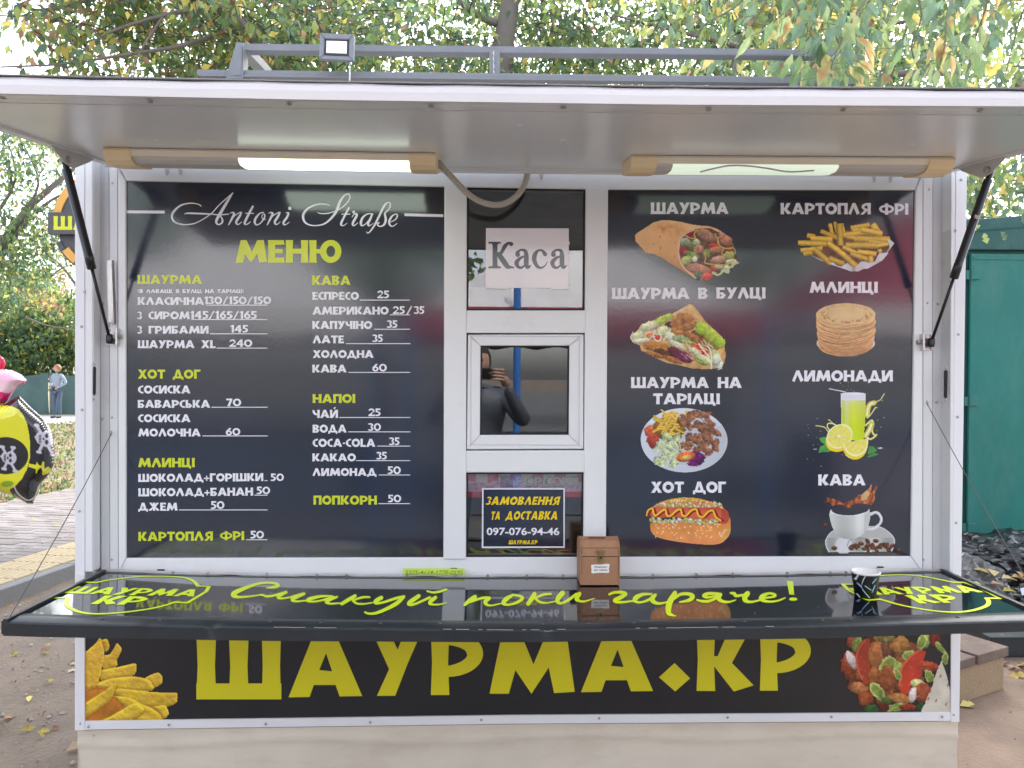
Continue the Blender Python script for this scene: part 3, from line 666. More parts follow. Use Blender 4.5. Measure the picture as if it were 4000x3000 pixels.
# bent front edge: a flat strip with screws, then the lip, dented here and there
def dent(x): return sum(a * math.exp(-((x - c) / s) ** 2) for c, a, s in ((P(825, 2440, CYF).x, -.010, .012), (P(2140, 2460, CYF).x, -.008, .015), (P(1438, 2455, CYF).x, .004, .006), (P(540, 2440, CYF).x, .003, .02)))
eg = MB(); vs = []; NE = 240; exs = [CX0 + (CX1 - CX0) * i / NE for i in range(NE + 1)]
rp = random.Random(3)
for x in exs:
    i = (x - CX0) / (CX1 - CX0) * NCx; k = min(int(i), NCx - 1); f = i - k; ze = lerp(cf[k], cf[k + 1], f) + dent(x) * .6 + rp.uniform(-.0004, .0004); zl = lerp(cl[k], cl[k + 1], f)
    vs += [(x, STRIP + .003, ctop(x, STRIP) - .002), (x, STRIP + .003, ctop(x, STRIP) + .0022), (x, STRIP - .02, lerp(ctop(x, STRIP), ze, .3) + .0035), (x, CYF + .003, ze + .0005), (x, CYF - .0005 + dent(x) * -.4, ze - .003), (x, CYF, zl + .001), (x, CYF + .004, zl), (x, CYF + .03, zl + .002)]
n1 = 8; fs = [(i * n1 + j, (i + 1) * n1 + j, (i + 1) * n1 + j + 1, i * n1 + j + 1) for i in range(NE) for j in range(n1 - 1)]
eg.add(vs, fs); o_eg = eg.build('front_edge', M_CTRE, o_ct)
for p in o_eg.data.polygons: p.use_smooth = (p.index % 7) in (1, 2)
# worn bright line where the bend has lost its film
wl = MB()
for i in range(60, 190):
    if rp.random() < .4 + .5 * math.sin(i * .13):
        a, b = vs[i * n1 + 3], vs[(i + 1) * n1 + 3]; wl.obox(Vector(a) + Vector((0, -.0025, .0006)), Vector(b) + Vector((0, -.0025, .0006)), .0016, .0012)
wl.build('worn_edge', M_SILVER, o_ct)
un = MB(); vs2 = [(x, y, z - .03) for (x, y, z) in vs if False]
un.add([(CX0, -.002, cb[0] - .028), (CX1, -.002, cb[-1] - .028), (CX1, CYF + .01, cf[-1] - .028), (CX0, CYF + .01, cf[0] - .028)], [(0, 1, 2, 3)]); un.build('underside', M_GREY, o_ct)
for x in (CX0, CX1):
    sg = 1 if x < 0 else -1
    MB().obox((x + sg * .006, 0, ctop(x, 0) + .001), (x + sg * .006, CYF, ctop(x, CYF) + .001), .013, .012).build('side_rail', M_CTRE, o_ct, bevel=.001)
    MB().obox((x - sg * .002, 0, ctop(x, 0) - .014), (x - sg * .002, CYF, ctop(x, CYF) - .014), .004, .032).build('side_panel', M_CTRE, o_ct)
# back strip: thin white folded edge with screws
bs = MB()
for i in range(NCx):
    wv = lambda k: .0015 * math.sin(k * .9) + .001 * math.sin(k * 2.3)
    bs.obox((cxs[i], .004, cb[i] + .003 + wv(i)), (cxs[i + 1], .004, cb[i + 1] + .003 + wv(i + 1)), .02, .003)
bs.build('back_strip', M_SILVER, o_ct)
sl_ = MB()
for i in range(NCx): sl_.obox((cxs[i], -.012, cb[i] + .0004), (cxs[i + 1], -.012, cb[i + 1] + .0004), .016, .002)
sl_.build('film_fold', M_CTRE, o_ct)
for u, v in ((397, 2420), (627, 2424), (1055, 2428), (1255, 2433), (1487, 2435), (1720, 2440), (2118, 2448), (2298, 2446), (2475, 2441), (2905, 2437), (3210, 2423), (3320, 2421), (3740, 2410)):
    c = P(u, v - 4, STRIP - .025); c.z = ctop(c.x, c.y) + .0045
    MB().lathe([(.0058, -.001), (.005, .0009), (.0025, .0014), (0, .001)], c, 10).build('screw', mat('dull_screw', (.10, .10, .11), .45, .6), o_ct)
for u in (675, 812, 1042, 1238, 1354, 1590, 1780, 1905, 2058, 2200, 2550, 2720, 2862, 3075, 3243, 3304):
    c = P(u, interp(u, *cbk) - 5, -.004)
    MB().lathe([(0, -.002), (.004, -.002), (.0052, 0), (.0052, .003)], c, 10, 'y').build('screw', M_STEEL, o_ct)

# lettering on the counter
def ctm(u, v): return CT(u, v)
C1 = [[(645, 128, 12), (720, 125, 26), (800, 105, 40), (790, 75, 34), (680, 58, 24), (520, 75, 30), (330, 140, 44), (200, 200, 56), (190, 235, 56), (260, 258, 30), (400, 250, 22), (530, 234, 18), (590, 228, 24), (640, 246, 28), (720, 242, 28), (830, 215, 30), (920, 190, 34)],
      [(920, 190, 32), (835, 235, 38), (805, 262, 34), (850, 278, 24), (960, 264, 22), (1060, 238, 30), (1170, 211, 34)], [(1170, 212, 34), (1050, 265, 40), (1000, 295, 36), (1060, 318, 24), (1190, 308, 18)],
      [(1560, 242, 16), (1400, 248, 32), (1250, 283, 44), (1215, 312, 28), (1300, 322, 22), (1420, 302, 24), (1570, 256, 30)], [(1630, 255, 26), (1530, 290, 42), (1475, 325, 38), (1540, 350, 24), (1665, 342, 18)],
      [(1880, 242, 42), (1780, 300, 44), (1695, 352, 40)], [(2085, 258, 22), (1980, 262, 28), (1855, 302, 24)], [(1850, 305, 30), (1900, 345, 26), (1990, 355, 20), (2120, 336, 16)]]
C2 = [[(330, 275, 50), (250, 325, 50), (250, 355, 32), (350, 345, 30), (520, 290, 34), (640, 260, 32)], [(655, 260, 40), (560, 350, 50), (420, 430, 44), (260, 495, 36), (150, 505, 26), (95, 485, 24)],
      [(870, 250, 48), (750, 335, 54), (725, 370, 38), (790, 375, 30), (920, 322, 30), (1030, 272, 32)], [(1110, 272, 44), (1040, 330, 48), (1030, 360, 36), (1090, 376, 24), (1180, 370, 18), (1272, 350, 10)], [(990, 180, 20), (1070, 200, 26), (1160, 190, 28), (1268, 157, 26)]]
C3 = [[(270, 252, 46), (195, 305, 50), (125, 366, 34)], [(195, 330, 26), (300, 290, 30), (400, 266, 30), (470, 268, 30)], [(470, 272, 40), (415, 320, 50), (430, 360, 34), (500, 375, 20), (640, 345, 14)],
      [(800, 226, 30), (705, 285, 54), (665, 345, 44), (745, 365, 24), (860, 330, 34), (930, 278, 38), (900, 245, 34), (820, 230, 30)], [(1100, 218, 56), (1060, 280, 54), (1010, 352, 50)], [(1325, 215, 26), (1220, 225, 30), (1120, 265, 24)],
      [(1110, 278, 28), (1170, 325, 30), (1260, 340, 20), (1385, 318, 16)], [(1490, 202, 60), (1430, 270, 58), (1420, 325, 44), (1480, 342, 30), (1580, 292, 34), (1680, 215, 32)], [(1725, 212, 50), (1685, 280, 52), (1720, 310, 32), (1800, 318, 22), (1935, 275, 8)]]
C4 = [[(112, 226, 22), (170, 205, 26), (250, 205, 30), (290, 222, 30), (230, 260, 38), (170, 292, 36), (220, 312, 24), (370, 298, 16)], [(570, 222, 16), (470, 228, 30), (400, 262, 44), (385, 298, 30), (450, 312, 20), (540, 282, 24), (605, 232, 28)], [(610, 230, 26), (575, 270, 46), (590, 305, 38), (650, 325, 24), (745, 308, 14)],
      [(820, 210, 40), (760, 320, 56), (750, 420, 46), (790, 450, 22), (830, 458, 10)], [(810, 272, 24), (880, 225, 28), (970, 222, 32), (1010, 250, 44), (970, 290, 32), (870, 310, 14)], [(1290, 216, 20), (1180, 218, 30), (1130, 240, 30), (1170, 258, 22), (1280, 240, 22)],
      [(1310, 228, 36), (1290, 268, 40), (1330, 300, 30), (1400, 308, 20), (1478, 286, 10)], [(1285, 258, 20), (1190, 298, 26), (1110, 300, 24), (1060, 286, 18)], [(1420, 210, 18), (1460, 218, 32), (1480, 242, 28), (1560, 232, 20)], [(1605, 215, 46), (1575, 255, 50), (1580, 290, 40), (1640, 308, 22), (1750, 285, 16)],
      [(1770, 266, 14), (1880, 252, 22), (1900, 232, 28), (1840, 215, 22), (1765, 245, 40), (1755, 280, 38), (1830, 304, 22), (1930, 295, 18), (2008, 264, 12)]]
for nm, st, org, s, kw in (('Смакуй', C1 + [[(x * 3.568 / 3.687 + 540 * 3.568, y * 3.568 / 3.687, w_ * .97) for x, y, w_ in q] for q in C2], (860, 2260), 3.568, {}), ('поки', C3, (1780, 2260), 3.568, {}),
                           ('гаряче!', C4, (2340, 2240), 2.765, {'polys': [[(2027, 80), (2095, 84), (2108, 232), (2055, 225)], circ(2097, 277, 45, 18)]})):
    strokes_px('lettering', st, org, s, ctm, M_LIME, o_ct, 'handwritten lime lettering reading ' + nm, wscale=1.18, **kw)
# round logo printed twice, set out on the counter plane
def on_ct(x, y, lift=.0009): return Vector((x, y, ctop(x, y) + lift))
Lg = [(255, 226), (378, 226), (388, 200), (500, 158), (640, 136), (800, 126), (1000, 129), (1200, 155), (1440, 205), (1560, 205), (1720, 258), (1955, 380), (1805, 376), (1832, 415), (1800, 462), (1650, 510), (1450, 528), (1200, 508), (900, 455), (660, 388), (530, 398), (470, 375), (395, 335), (310, 285)]
Lg = Lg[:3] + [tuple(q) for q in catmull(Lg[2:9], 4)][1:] + [Lg[9]] + Lg[10:12] + [tuple(q) for q in catmull(Lg[12:20], 4)] + Lg[20:]
LgW = [CT(3200 + x / 2.765, 2200 + y / 2.765) for x, y in Lg]
def logo(dx, tip):
    pl = [(p.x + dx, p.y) for p in LgW]; q = []
    for i in range(len(pl)):
        a = pl[i]; b = pl[(i + 1) % len(pl)]; d = math.hypot(b[0] - a[0], b[1] - a[1]); nx, ny = -(b[1] - a[1]) / d * .0055, (b[0] - a[0]) / d * .0055
        q.append([(a[0] + nx, a[1] + ny), (b[0] + nx, b[1] + ny), (b[0] - nx, b[1] - ny), (a[0] - nx, a[1] - ny)]); q.append(circ(a[0], a[1], .0055, n=8))
    V, T = cdt(q)
    lay('logo_outline', V, T, on_ct, M_LIME, o_ct)
    for s_, (ux0, vb), (ux1, _), vt in (('ШАУРМА', (3349, 2319), (3857, 2315), 2291), ('КР', (3592, 2357), (3743, 2357), 2323)):
        x0 = CT(ux0, vb).x + dx; x1 = CT(ux1, vb).x + dx; y0 = CT(3600, vb).y; y1 = CT(3600, vt).y
        if s_ == 'КР': x1 = x0 + (y1 - y0) * 1.62
        V, T, W = text_geo(s_); lay('lettering', V, T, lambda a, b: on_ct(lerp(x0, x1, a / W), lerp(y0, y1, b)), M_LIME, o_ct, 'lettering reading ' + s_)
logo(0, 0); logo(CT(232, 2321).x - CT(3349, 2319).x, 0)

# stay wires
M_WIRE = mat('thin_cable', (.10, .09, .085), .5)
for a, b in ((P(437, 1690, YW - .01), Vector((CX0 + .005, CYF + .01, ctop(CX0, CYF)))), (P(3619, 1572, YW - .01), Vector((CX1 - .005, CYF + .01, ctop(CX1, CYF))))):
    pts = [lerp(a, b, t) - Vector((0, 0, .012 * 4 * t * (1 - t))) for t in np.linspace(0, 1, 14)]
    MB().tube(pts, .0014, 6).build('stay_wire', M_WIRE, kiosk, True)
    MB().tube([a + Vector((0, -.004, .006)), a + Vector((.003, -.006, 0)), a + Vector((0, -.004, -.008)), a + Vector((-.003, -.006, 0)), a + Vector((0, -.004, .006))], .0016, 6).build('wire_knot', M_STEEL, kiosk)

# ================================================================ big sign under the counter
pbar('sign_backing', [(331, 2400), (3712, 2400), (3713, 2783), (2000, 2794), (331, 2817)], .004, .03, M_SIGN, kiosk, 0)
pbar('trim_strip', [(331.5, 2817.5), (2000, 2794.5), (3714, 2783.5), (3714.5, 2816.5), (2000, 2828), (331.5, 2851)], -.002, .03, M_POST, kiosk, .001)
pbar('post_foot', [(292, 2240), (330.5, 2240), (330.5, 2853), (292, 2853)], -.0022, .012, M_POST, kiosk, .001)
pbar('post_foot', [(3716, 2240), (3752, 2240), (3748, 2821), (3715, 2821)], -.0022, .012, M_POST, kiosk, .001)
for u, v in ((345, 2838), (659, 2832), (1038, 2828), (1446, 2822), (1880, 2812), (2340, 2806), (2843, 2803), (3248, 2800), (3681, 2800)): screw(u, v, -.004)
for u, v in ((366, 2873),): screw(u, v, .012, .003)
BS = [('Ш', 767, 1099, 2472, 2732), ('А', 1127, 1415, 2470, 2724), ('У', 1452, 1646, 2464, 2718), ('Р', 1683, 1890, 2462, 2715), ('М', 1912, 2245, 2460, 2710), ('А', 2269, 2551, 2458, 2704), ('◆', 2574, 2696, 2590, 2701), ('К', 2721, 2944, 2456, 2699), ('Р', 2968, 3170, 2454, 2698)]
for ch, u0, u1, v0, v1 in BS:
    V, T = glyph(ch); W = GL[ch][0]; lay('letter', V, T, lambda a, b: P(lerp(u0, u1, a / W), lerp(v1, v0, b), .0028), M_YELB, kiosk, 'letter ' + ch if ch != '◆' else 'diamond dot')

# canvas skirt below: hangs in shallow folds
sk = MB(); vs = []; NX, NZ = 120, 36; zt_ = P(2000, 2826, .01).z
for i in range(NX + 1):
    u = lerp(303, 3742, i / NX); vt = interp(u, [303, 331, 2000, 3714, 3742], [2853, 2852, 2829, 2817.5, 2822]); t_ = P(u, vt, .012)
    for j in range(NZ + 1):
        q = j / NZ; y = .012 + .014 * q * math.sin(i * .55 + q * 2.5) * .5 + .010 * q * math.sin(i * .21 + 1) + .006 * math.sin(i * .9 + q * 9) * q
        y -= .006 * math.exp(-((q - .10 - .02 * math.sin(i * .16)) / .025) ** 2); vs.append((t_.x, y, lerp(t_.z, .03, q)))
sk.add(vs, [(i * (NZ + 1) + j, (i + 1) * (NZ + 1) + j, (i + 1) * (NZ + 1) + j + 1, i * (NZ + 1) + j + 1) for i in range(NX) for j in range(NZ)])
sk.build('canvas_skirt', M_CANV, kiosk, True)
for x in (P(303, 2853, .012).x, P(3742, 2822, .012).x):
    vs = [(x + .003 * math.sin(k * 1.3), y, z) for k, y in enumerate(np.linspace(.012, 2.0, 12)) for z in (.43, .03)]
    MB().add(vs, [(2 * k, 2 * k + 2, 2 * k + 3, 2 * k + 1) for k in range(11)]).build('canvas_skirt', M_CANV, kiosk, True)

# ================================================================ roof frame
M_FRAME = mat('grey_painted_steel', (.18, .19, .21), .45, var=.1, vscale=8, dirt=(.5, .48, .45), dirt_amt=.3, dirt_scale=30, dirt_lo=.7)
def pb(name, a, b, w_, h, par): return MB().obox(a, b, w_, h).build(name, M_FRAME, par, bevel=.0015)
rfz = P(2000, 192, .12)
rf = thing('roof_frame', 'grey welded steel frame standing on the kiosk roof', 'roof frame', (P(2000, 300, .12).x, .12, ZTOP + .06))
D1 = .10
pb('top_rail', P(944, 193, D1 + .02), P(3284, 217, D1 + .02), .04, .022, rf)
pb('top_rail', P(925, 172 + 14, D1 + .001) + Vector((0, -.0, 0)), P(3284, 206, D1 + .001), .004, .018, rf)
pb('bottom_rail', P(778, 291, D1), P(3340, 322, D1), .04, .017, rf)
pb('bottom_rail', P(778, 298, D1 - .02), P(3340, 329, D1 - .02), .02, .006, rf)
a, b = pquad([(922, 170), (950, 170), (944, 306), (882, 306)], D1 - .03, .006); MB().prism(a, b).build('end_post', M_FRAME, rf)
a, b = pquad([(944, 178), (948, 182), (950, 306), (944, 306)], D1 - .03, .05); MB().prism(a, b).build('end_post', M_FRAME, rf)
pb('brace', P(946, 186, D1), P(1040, 285, D1 + .45), .04, .03, rf)
for u, v0, v1 in ((1932, 200, 300), (3268, 219, 330)):
    MB().obox(P(u, v0, D1 + .01), P(u, v1, D1 + .01), .034, .034, (0, 1, 0)).build('upright', M_FRAME, rf)
    MB().tube([P(u - 4, v0 + t * (v1 - v0), D1 - .012) + Vector((.0012 * math.sin(t * 40), 0, 0)) for t in np.linspace(0, 1, 12)], [.0022 + .0012 * math.sin(k * 2.2) for k in range(12)], 6).build('weld_bead', mat('weld', (.5, .5, .52), .5, .4, bump=.5, bscale=200), rf)
for (x0, x1) in ((P(900, 300, D1).x, P(3268, 300, D1).x),):
    for x in (x0, x1):
        MB().box(x - .018, D1, ZTOP + .062, x + .018, D1 + .034, P(2000, 300, D1).z - .008).build('foot', M_FRAME, rf)
        MB().box(x - .018, D1 + .9, ZTOP + .062, x + .018, D1 + .934, P(2000, 300, D1).z - .008).build('foot', M_FRAME, rf)
        MB().obox((x, D1 + .02, P(2000, 300, D1).z), (x, D1 + .93, P(2000, 300, D1).z), .034, .016).build('cross_rail', M_FRAME, rf)
# floodlight
fl = thing('floodlight', 'square grey floodlight clamped to the steel roof frame', 'floodlight', P(1315, 180, .02))
ho = [(1250, 128), (1383, 133), (1381, 236), (1245, 229)]; hi = [(1267, 149), (1364, 152), (1362, 219), (1264, 215)]
a, b = pquad(ho, .0, .035); bb = MB()
for i in range(4): j = (i + 1) % 4; q = [ho[i], ho[j], hi[j], hi[i]]; f_, g_ = pquad(q, .0, .02); bb.prism(f_, g_)
bb.build('bezel', M_FRAME, fl, bevel=.003)
a, b = pquad([(1256, 134), (1377, 139), (1375, 230), (1251, 223)], .021, .03); MB().prism(a, b).build('housing', M_FRAME, fl, bevel=.004)
a, b = pquad(hi, .009, .008); MB().prism(a, b).build('reflector', mat('dark_reflector', (.03, .03, .035), .4), fl)
a, b = pquad([(1275, 159), (1355, 161), (1354, 209), (1274, 206)], .006, .003); MB().prism(a, b).build('lens', mat('milky_lens', (.82, .8, .74), .3, var=.03), fl)
MB().obox(P(1320, 190, .052), P(1320, 190, D1 + .0), .03, .01).build('mount', M_FRAME, fl)
MB().tube([P(1364, 228, .03), P(1366, 262, .0), P(1366, 300, -.02), P(1365, 330, -.05)], .0025, 6).build('cable', mat('pale_cable', (.45, .5, .5), .5), fl, True)
# ================================================================ menu boards
YB = YW - .006
def bm(u, v): return P(u, v, YB - .0007)
YP = YB - .0005
mb = thing('menu_board', 'black glossy price menu board in white and yellow lettering left of the cash window', 'menu board', P(1110, 1450, YB))
a, b = pquad([(488, 704), (1738, 727), (1735, 2182), (488, 2184)], YB, .008); MB().prism(a, b).build('board_panel', M_BOARD, mb)
pb2 = thing('picture_menu_board', 'black glossy board of eight food pictures right of the cash window', 'menu board', P(2970, 1450, YB))
a, b = pquad([(2371, 738), (3580, 740), (3562, 2177), (2362, 2180)], YB, .008); MB().prism(a, b).build('board_panel', M_BOARD, pb2)
W_, Y_ = M_TXT, M_YEL
def tx(s, u0, u1, v0, v1, m=W_, par=mb, sl=0, **k): text_px(s, u0, v0 + sl, u1, v1 + sl, bm, m, par, v0r=v0 - sl, v1r=v1 - sl, **k)
def ul(u0, u1, v): lay('rule_line', [(u0, v - 1.2), (u1, v - 1.2), (u1, v + 1.8), (u0, v + 1.8)], [(0, 1, 2, 3)], bm, W_, mb)
tx('МЕНЮ', 921, 1334, 938, 1026, Y_)
for q in ([(492, 822), (643.5, 823), (643.5, 834), (492, 833)], [(1580, 833), (1731, 837), (1731, 848), (1580, 844)]): lay('rule_line', q, [(0, 1, 2, 3)], bm, W_, mb)
A1 = [[(575, 257, 14), (520, 225, 16), (400, 213, 20), (260, 247, 26), (150, 345, 34), (125, 430, 30), (165, 500, 24), (240, 533, 20), (340, 543, 18), (480, 522, 16), (620, 450, 15), (740, 365, 15), (860, 235, 16), (1065, 52, 12)],
      [(1060, 58, 18), (990, 170, 38), (870, 370, 46), (815, 470, 40), (812, 520, 28), (850, 542, 20), (900, 508, 28), (902, 460, 26), (875, 412, 16)], [(318, 380, 10), (370, 367, 24), (600, 375, 26), (750, 382, 18), (850, 392, 22), (1000, 380, 14)]]
def nn(dx): return [[(1020 + dx, 370, 8), (1050 + dx, 355, 18), (1085 + dx, 375, 34), (1055 + dx, 440, 34), (1000 + dx, 545, 16)], [(1010 + dx, 530, 10), (1080 + dx, 420, 12), (1160 + dx, 362, 14), (1195 + dx, 353, 16)], [(1195 + dx, 356, 24), (1165 + dx, 420, 36), (1120 + dx, 490, 36), (1125 + dx, 533, 24), (1160 + dx, 535, 14), (1200 + dx, 500, 10)]]
A1 += nn(0) + nn(595) + [[(1372, 264, 32), (1310, 380, 36), (1248, 510, 34), (1258, 538, 22), (1290, 535, 14), (1335, 500, 10)], [(1262, 368, 14), (1385, 368, 14)],
      [(1540, 352, 12), (1480, 370, 20), (1420, 440, 34), (1402, 505, 34), (1430, 546, 20), (1490, 520, 18), (1550, 440, 22), (1555, 390, 20), (1530, 378, 10), (1512, 420, 12), (1530, 460, 12), (1575, 464, 8)], [(1880, 362, 8), (1922, 362, 24), (1900, 430, 34), (1850, 500, 34), (1852, 543, 22), (1885, 540, 14), (1935, 505, 10)]]
strokes_px('lettering', A1, (640, 740), 3.95, bm, W_, mb, 'script lettering reading Antoni', polys=[circ(1945, 290, 27)])
A2 = [[(712, 303, 12), (620, 277, 18), (480, 282, 24), (320, 345, 36), (230, 440, 44), (212, 530, 44), (250, 620, 36), (340, 668, 26), (470, 678, 22), (620, 640, 30), (760, 520, 42), (850, 380, 50), (900, 240, 44), (980, 120, 30), (1060, 87, 22), (1090, 130, 24), (1070, 210, 24), (980, 310, 22), (880, 380, 16)],
      [(480, 432, 10), (550, 452, 18), (680, 448, 20), (820, 408, 14)], [(1072, 345, 34), (1010, 460, 38), (928, 630, 40), (935, 675, 26), (980, 675, 16), (1035, 635, 12)], [(940, 465, 18), (1090, 465, 18)],
      [(1130, 520, 14), (1170, 465, 20), (1215, 462, 38), (1212, 510, 44), (1150, 620, 44), (1145, 672, 30), (1180, 675, 18), (1240, 625, 12)], [(1525, 458, 14), (1420, 462, 22), (1330, 530, 40), (1297, 620, 46), (1310, 678, 26), (1370, 660, 18), (1450, 570, 16), (1510, 462, 14)],
      [(1512, 462, 32), (1470, 560, 44), (1432, 640, 42), (1445, 683, 26), (1480, 670, 16), (1530, 635, 10)], [(1400, 795, 14), (1425, 820, 18), (1470, 790, 24), (1560, 660, 36), (1650, 480, 40), (1740, 300, 34), (1820, 244, 22), (1852, 285, 24), (1830, 365, 26), (1762, 428, 26), (1748, 470, 38), (1765, 560, 44), (1740, 650, 40), (1680, 693, 24), (1620, 680, 24), (1612, 640, 28), (1640, 625, 22)],
      [(1865, 610, 14), (1950, 560, 24), (1983, 490, 26), (1950, 462, 16), (1880, 505, 34), (1832, 590, 44), (1838, 660, 38), (1880, 693, 22), (1930, 675, 16), (1975, 635, 12)]]
strokes_px('lettering', A2, (1140, 740), 4.809, bm, W_, mb, 'script lettering reading Straße', polys=[circ(1162, 425, 26)])
ROWS = [('ШАУРМА', 537, 789, 1074, 1109, 1, 0), ('(В ЛАВАШІ, В БУЛЦІ, НА ТАРІЛЦІ)', 539, 952, 1130, 1144.5, 0, 0), ('КЛАСИЧНА', 538, 797, 1161, 1191, 0, 0), ('130/150/150', 798, 1059, 1158.5, 1188, 0, 0), ('З', 538, 555, 1217, 1247, 0, 0), ('СИРОМ', 580, 742, 1217, 1247, 0, 0), ('145/165/165', 743, 1003, 1215, 1245, 0, 0),
        ('З', 538, 555, 1273, 1303, 0, 0), ('ГРИБАМИ', 580, 815, 1273, 1303, 0, 0), ('145', 900, 969, 1269.5, 1299, 0, 0), ('ШАУРМА', 538, 760, 1329, 1360, 0, 0), ('XL', 786, 843, 1329, 1360, 0, 0), ('240', 896, 985, 1326, 1355, 0, 0),
        ('ХОТ', 539, 645.5, 1443.7, 1479, 1, 0), ('ДОГ', 675, 783.6, 1443.7, 1479, 1, 0), ('СОСИСКА', 539, 744, 1506, 1537, 0, 0), ('БАВАРСЬКА', 538, 821, 1562.5, 1593, 0, 0), ('70', 884, 942, 1557, 1587, 0, 0), ('СОСИСКА', 539, 744, 1618.7, 1649, 0, 0), ('МОЛОЧНА', 540, 784, 1674.4, 1704.8, 0, 0), ('60', 882, 938.5, 1672, 1701, 0, 0),
        ('МЛИНЦІ', 540, 761, 1789, 1825, 1, 0), ('ШОКОЛАД+ГОРІШКИ', 540, 1028.7, 1849.7, 1881, 0, 1.7), ('50', 1057, 1109, 1849.7, 1879, 0, 0), ('ШОКОЛАД+БАНАН', 540, 988.8, 1906, 1937.5, 0, 1.5), ('50', 1002, 1055, 1901, 1930.6, 0, 0), ('ДЖЕМ', 540, 694, 1963.8, 1995, 0, 0), ('50', 824, 876.6, 1957.6, 1988, 0, 0),
        ('КАРТОПЛЯ', 540, 832, 2077, 2112.5, 1, 1), ('ФРІ', 859, 954, 2075, 2110, 1, 0), ('50', 978, 1031, 2073.5, 2103.6, 0, 0),
        ('КАВА', 1219, 1369.4, 1077, 1113, 1, 0), ('ЕСПРЕСО', 1220, 1402, 1140.5, 1171, 0, 0), ('25', 1474, 1520, 1135, 1165, 0, 0), ('АМЕРИКАНО', 1221, 1518, 1198, 1228.6, 0, 0), ('25', 1534.6, 1581, 1196, 1226.5, 0, 0), ('/', 1587, 1611, 1196, 1226.5, 0, 0), ('35', 1619, 1657, 1196, 1226.5, 0, 0),
        ('КАПУЧІНО', 1220, 1454, 1254, 1285, 0, 0), ('35', 1513, 1552, 1251, 1281, 0, 0), ('ЛАТЕ', 1222, 1344, 1310.6, 1341, 0, 0), ('35', 1456, 1495, 1306.5, 1336, 0, 0), ('ХОЛОДНА', 1222, 1459.6, 1368, 1398, 0, 0), ('КАВА', 1220, 1354, 1424.6, 1455, 0, 0), ('60', 1454.7, 1511, 1421.3, 1451, 0, 0),
        ('НАПОІ', 1221, 1388, 1539.4, 1574, 1, 0), ('ЧАЙ', 1221, 1320.6, 1601, 1632.5, 0, 0), ('25', 1439.5, 1486.7, 1595.6, 1625.5, 0, 0), ('ВОДА', 1221, 1354, 1659, 1690, 0, 0), ('30', 1439.5, 1488, 1653, 1683, 0, 0), ('COCA-COLA', 1221, 1466, 1714, 1745.6, 0, 0), ('35', 1521.7, 1560.5, 1708.5, 1739, 0, 0),
        ('КАКАО', 1220, 1390, 1771.6, 1802, 0, 0), ('35', 1472, 1511, 1765, 1795, 0, 0), ('ЛИМОНАД', 1220.6, 1471, 1829, 1859, 0, 0), ('50', 1514, 1565.6, 1821.6, 1852, 0, 0), ('ПОПКОРН', 1224, 1472.7, 1936, 1971, 1, 0), ('50', 1515.6, 1567, 1932.7, 1962, 0, 0)]
for s, u0, u1, v0, v1, y, sl in ROWS: tx(s, u0, u1, v0, v1, Y_ if y else W_, mb, sl)
for q in ((805, 1044, 1191.5), (748, 1045, 1247.5), (821, 1045, 1303.5), (846, 1045, 1359.5), (826.6, 1046, 1590.5), (791, 1046, 1702.5), (1032.7, 1045.6, 1877), (994, 1045, 1934), (699, 1045, 1991.5), (961.7, 1044, 2108), (1405.5, 1601, 1172), (1523, 1601.5, 1229.5), (1461.7, 1602, 1285.8), (1351, 1602.7, 1342),
          (1361, 1603, 1454.3), (1326, 1603, 1630.5), (1360, 1603, 1686.6), (1473, 1602.7, 1742.3), (1390, 1602.7, 1799), (1479.5, 1602.7, 1855), (1478.5, 1601.7, 1967)): ul(*q)
for s, u0, u1, v0, v1 in (('ШАУРМА', 2542, 2846, 791, 836), ('КАРТОПЛЯ', 3049, 3402, 793, 837), ('ФРІ', 3434, 3548.5, 794.5, 838.5), ('ШАУРМА', 2390, 2693, 1124, 1167.7), ('В', 2727, 2765, 1124, 1167), ('БУЛЦІ', 2798, 2990.5, 1123, 1166), ('ШАУРМА', 2465, 2769, 1473, 1516), ('НА', 2803, 2897.5, 1473, 1516),
                          ('ТАРІЛЦІ', 2551, 2812, 1536.6, 1579), ('МЛИНЦІ', 3162.6, 3429, 1100.6, 1144), ('ЛИМОНАДИ', 3094, 3488, 1447, 1490), ('ХОТ', 2543, 2672, 1881.5, 1925), ('ДОГ', 2706.5, 2836.6, 1881.5, 1925), ('КАВА', 3196, 3381, 1853.4, 1896.4)):
    tx(s, u0, u1, v0, v1, W_, pb2)

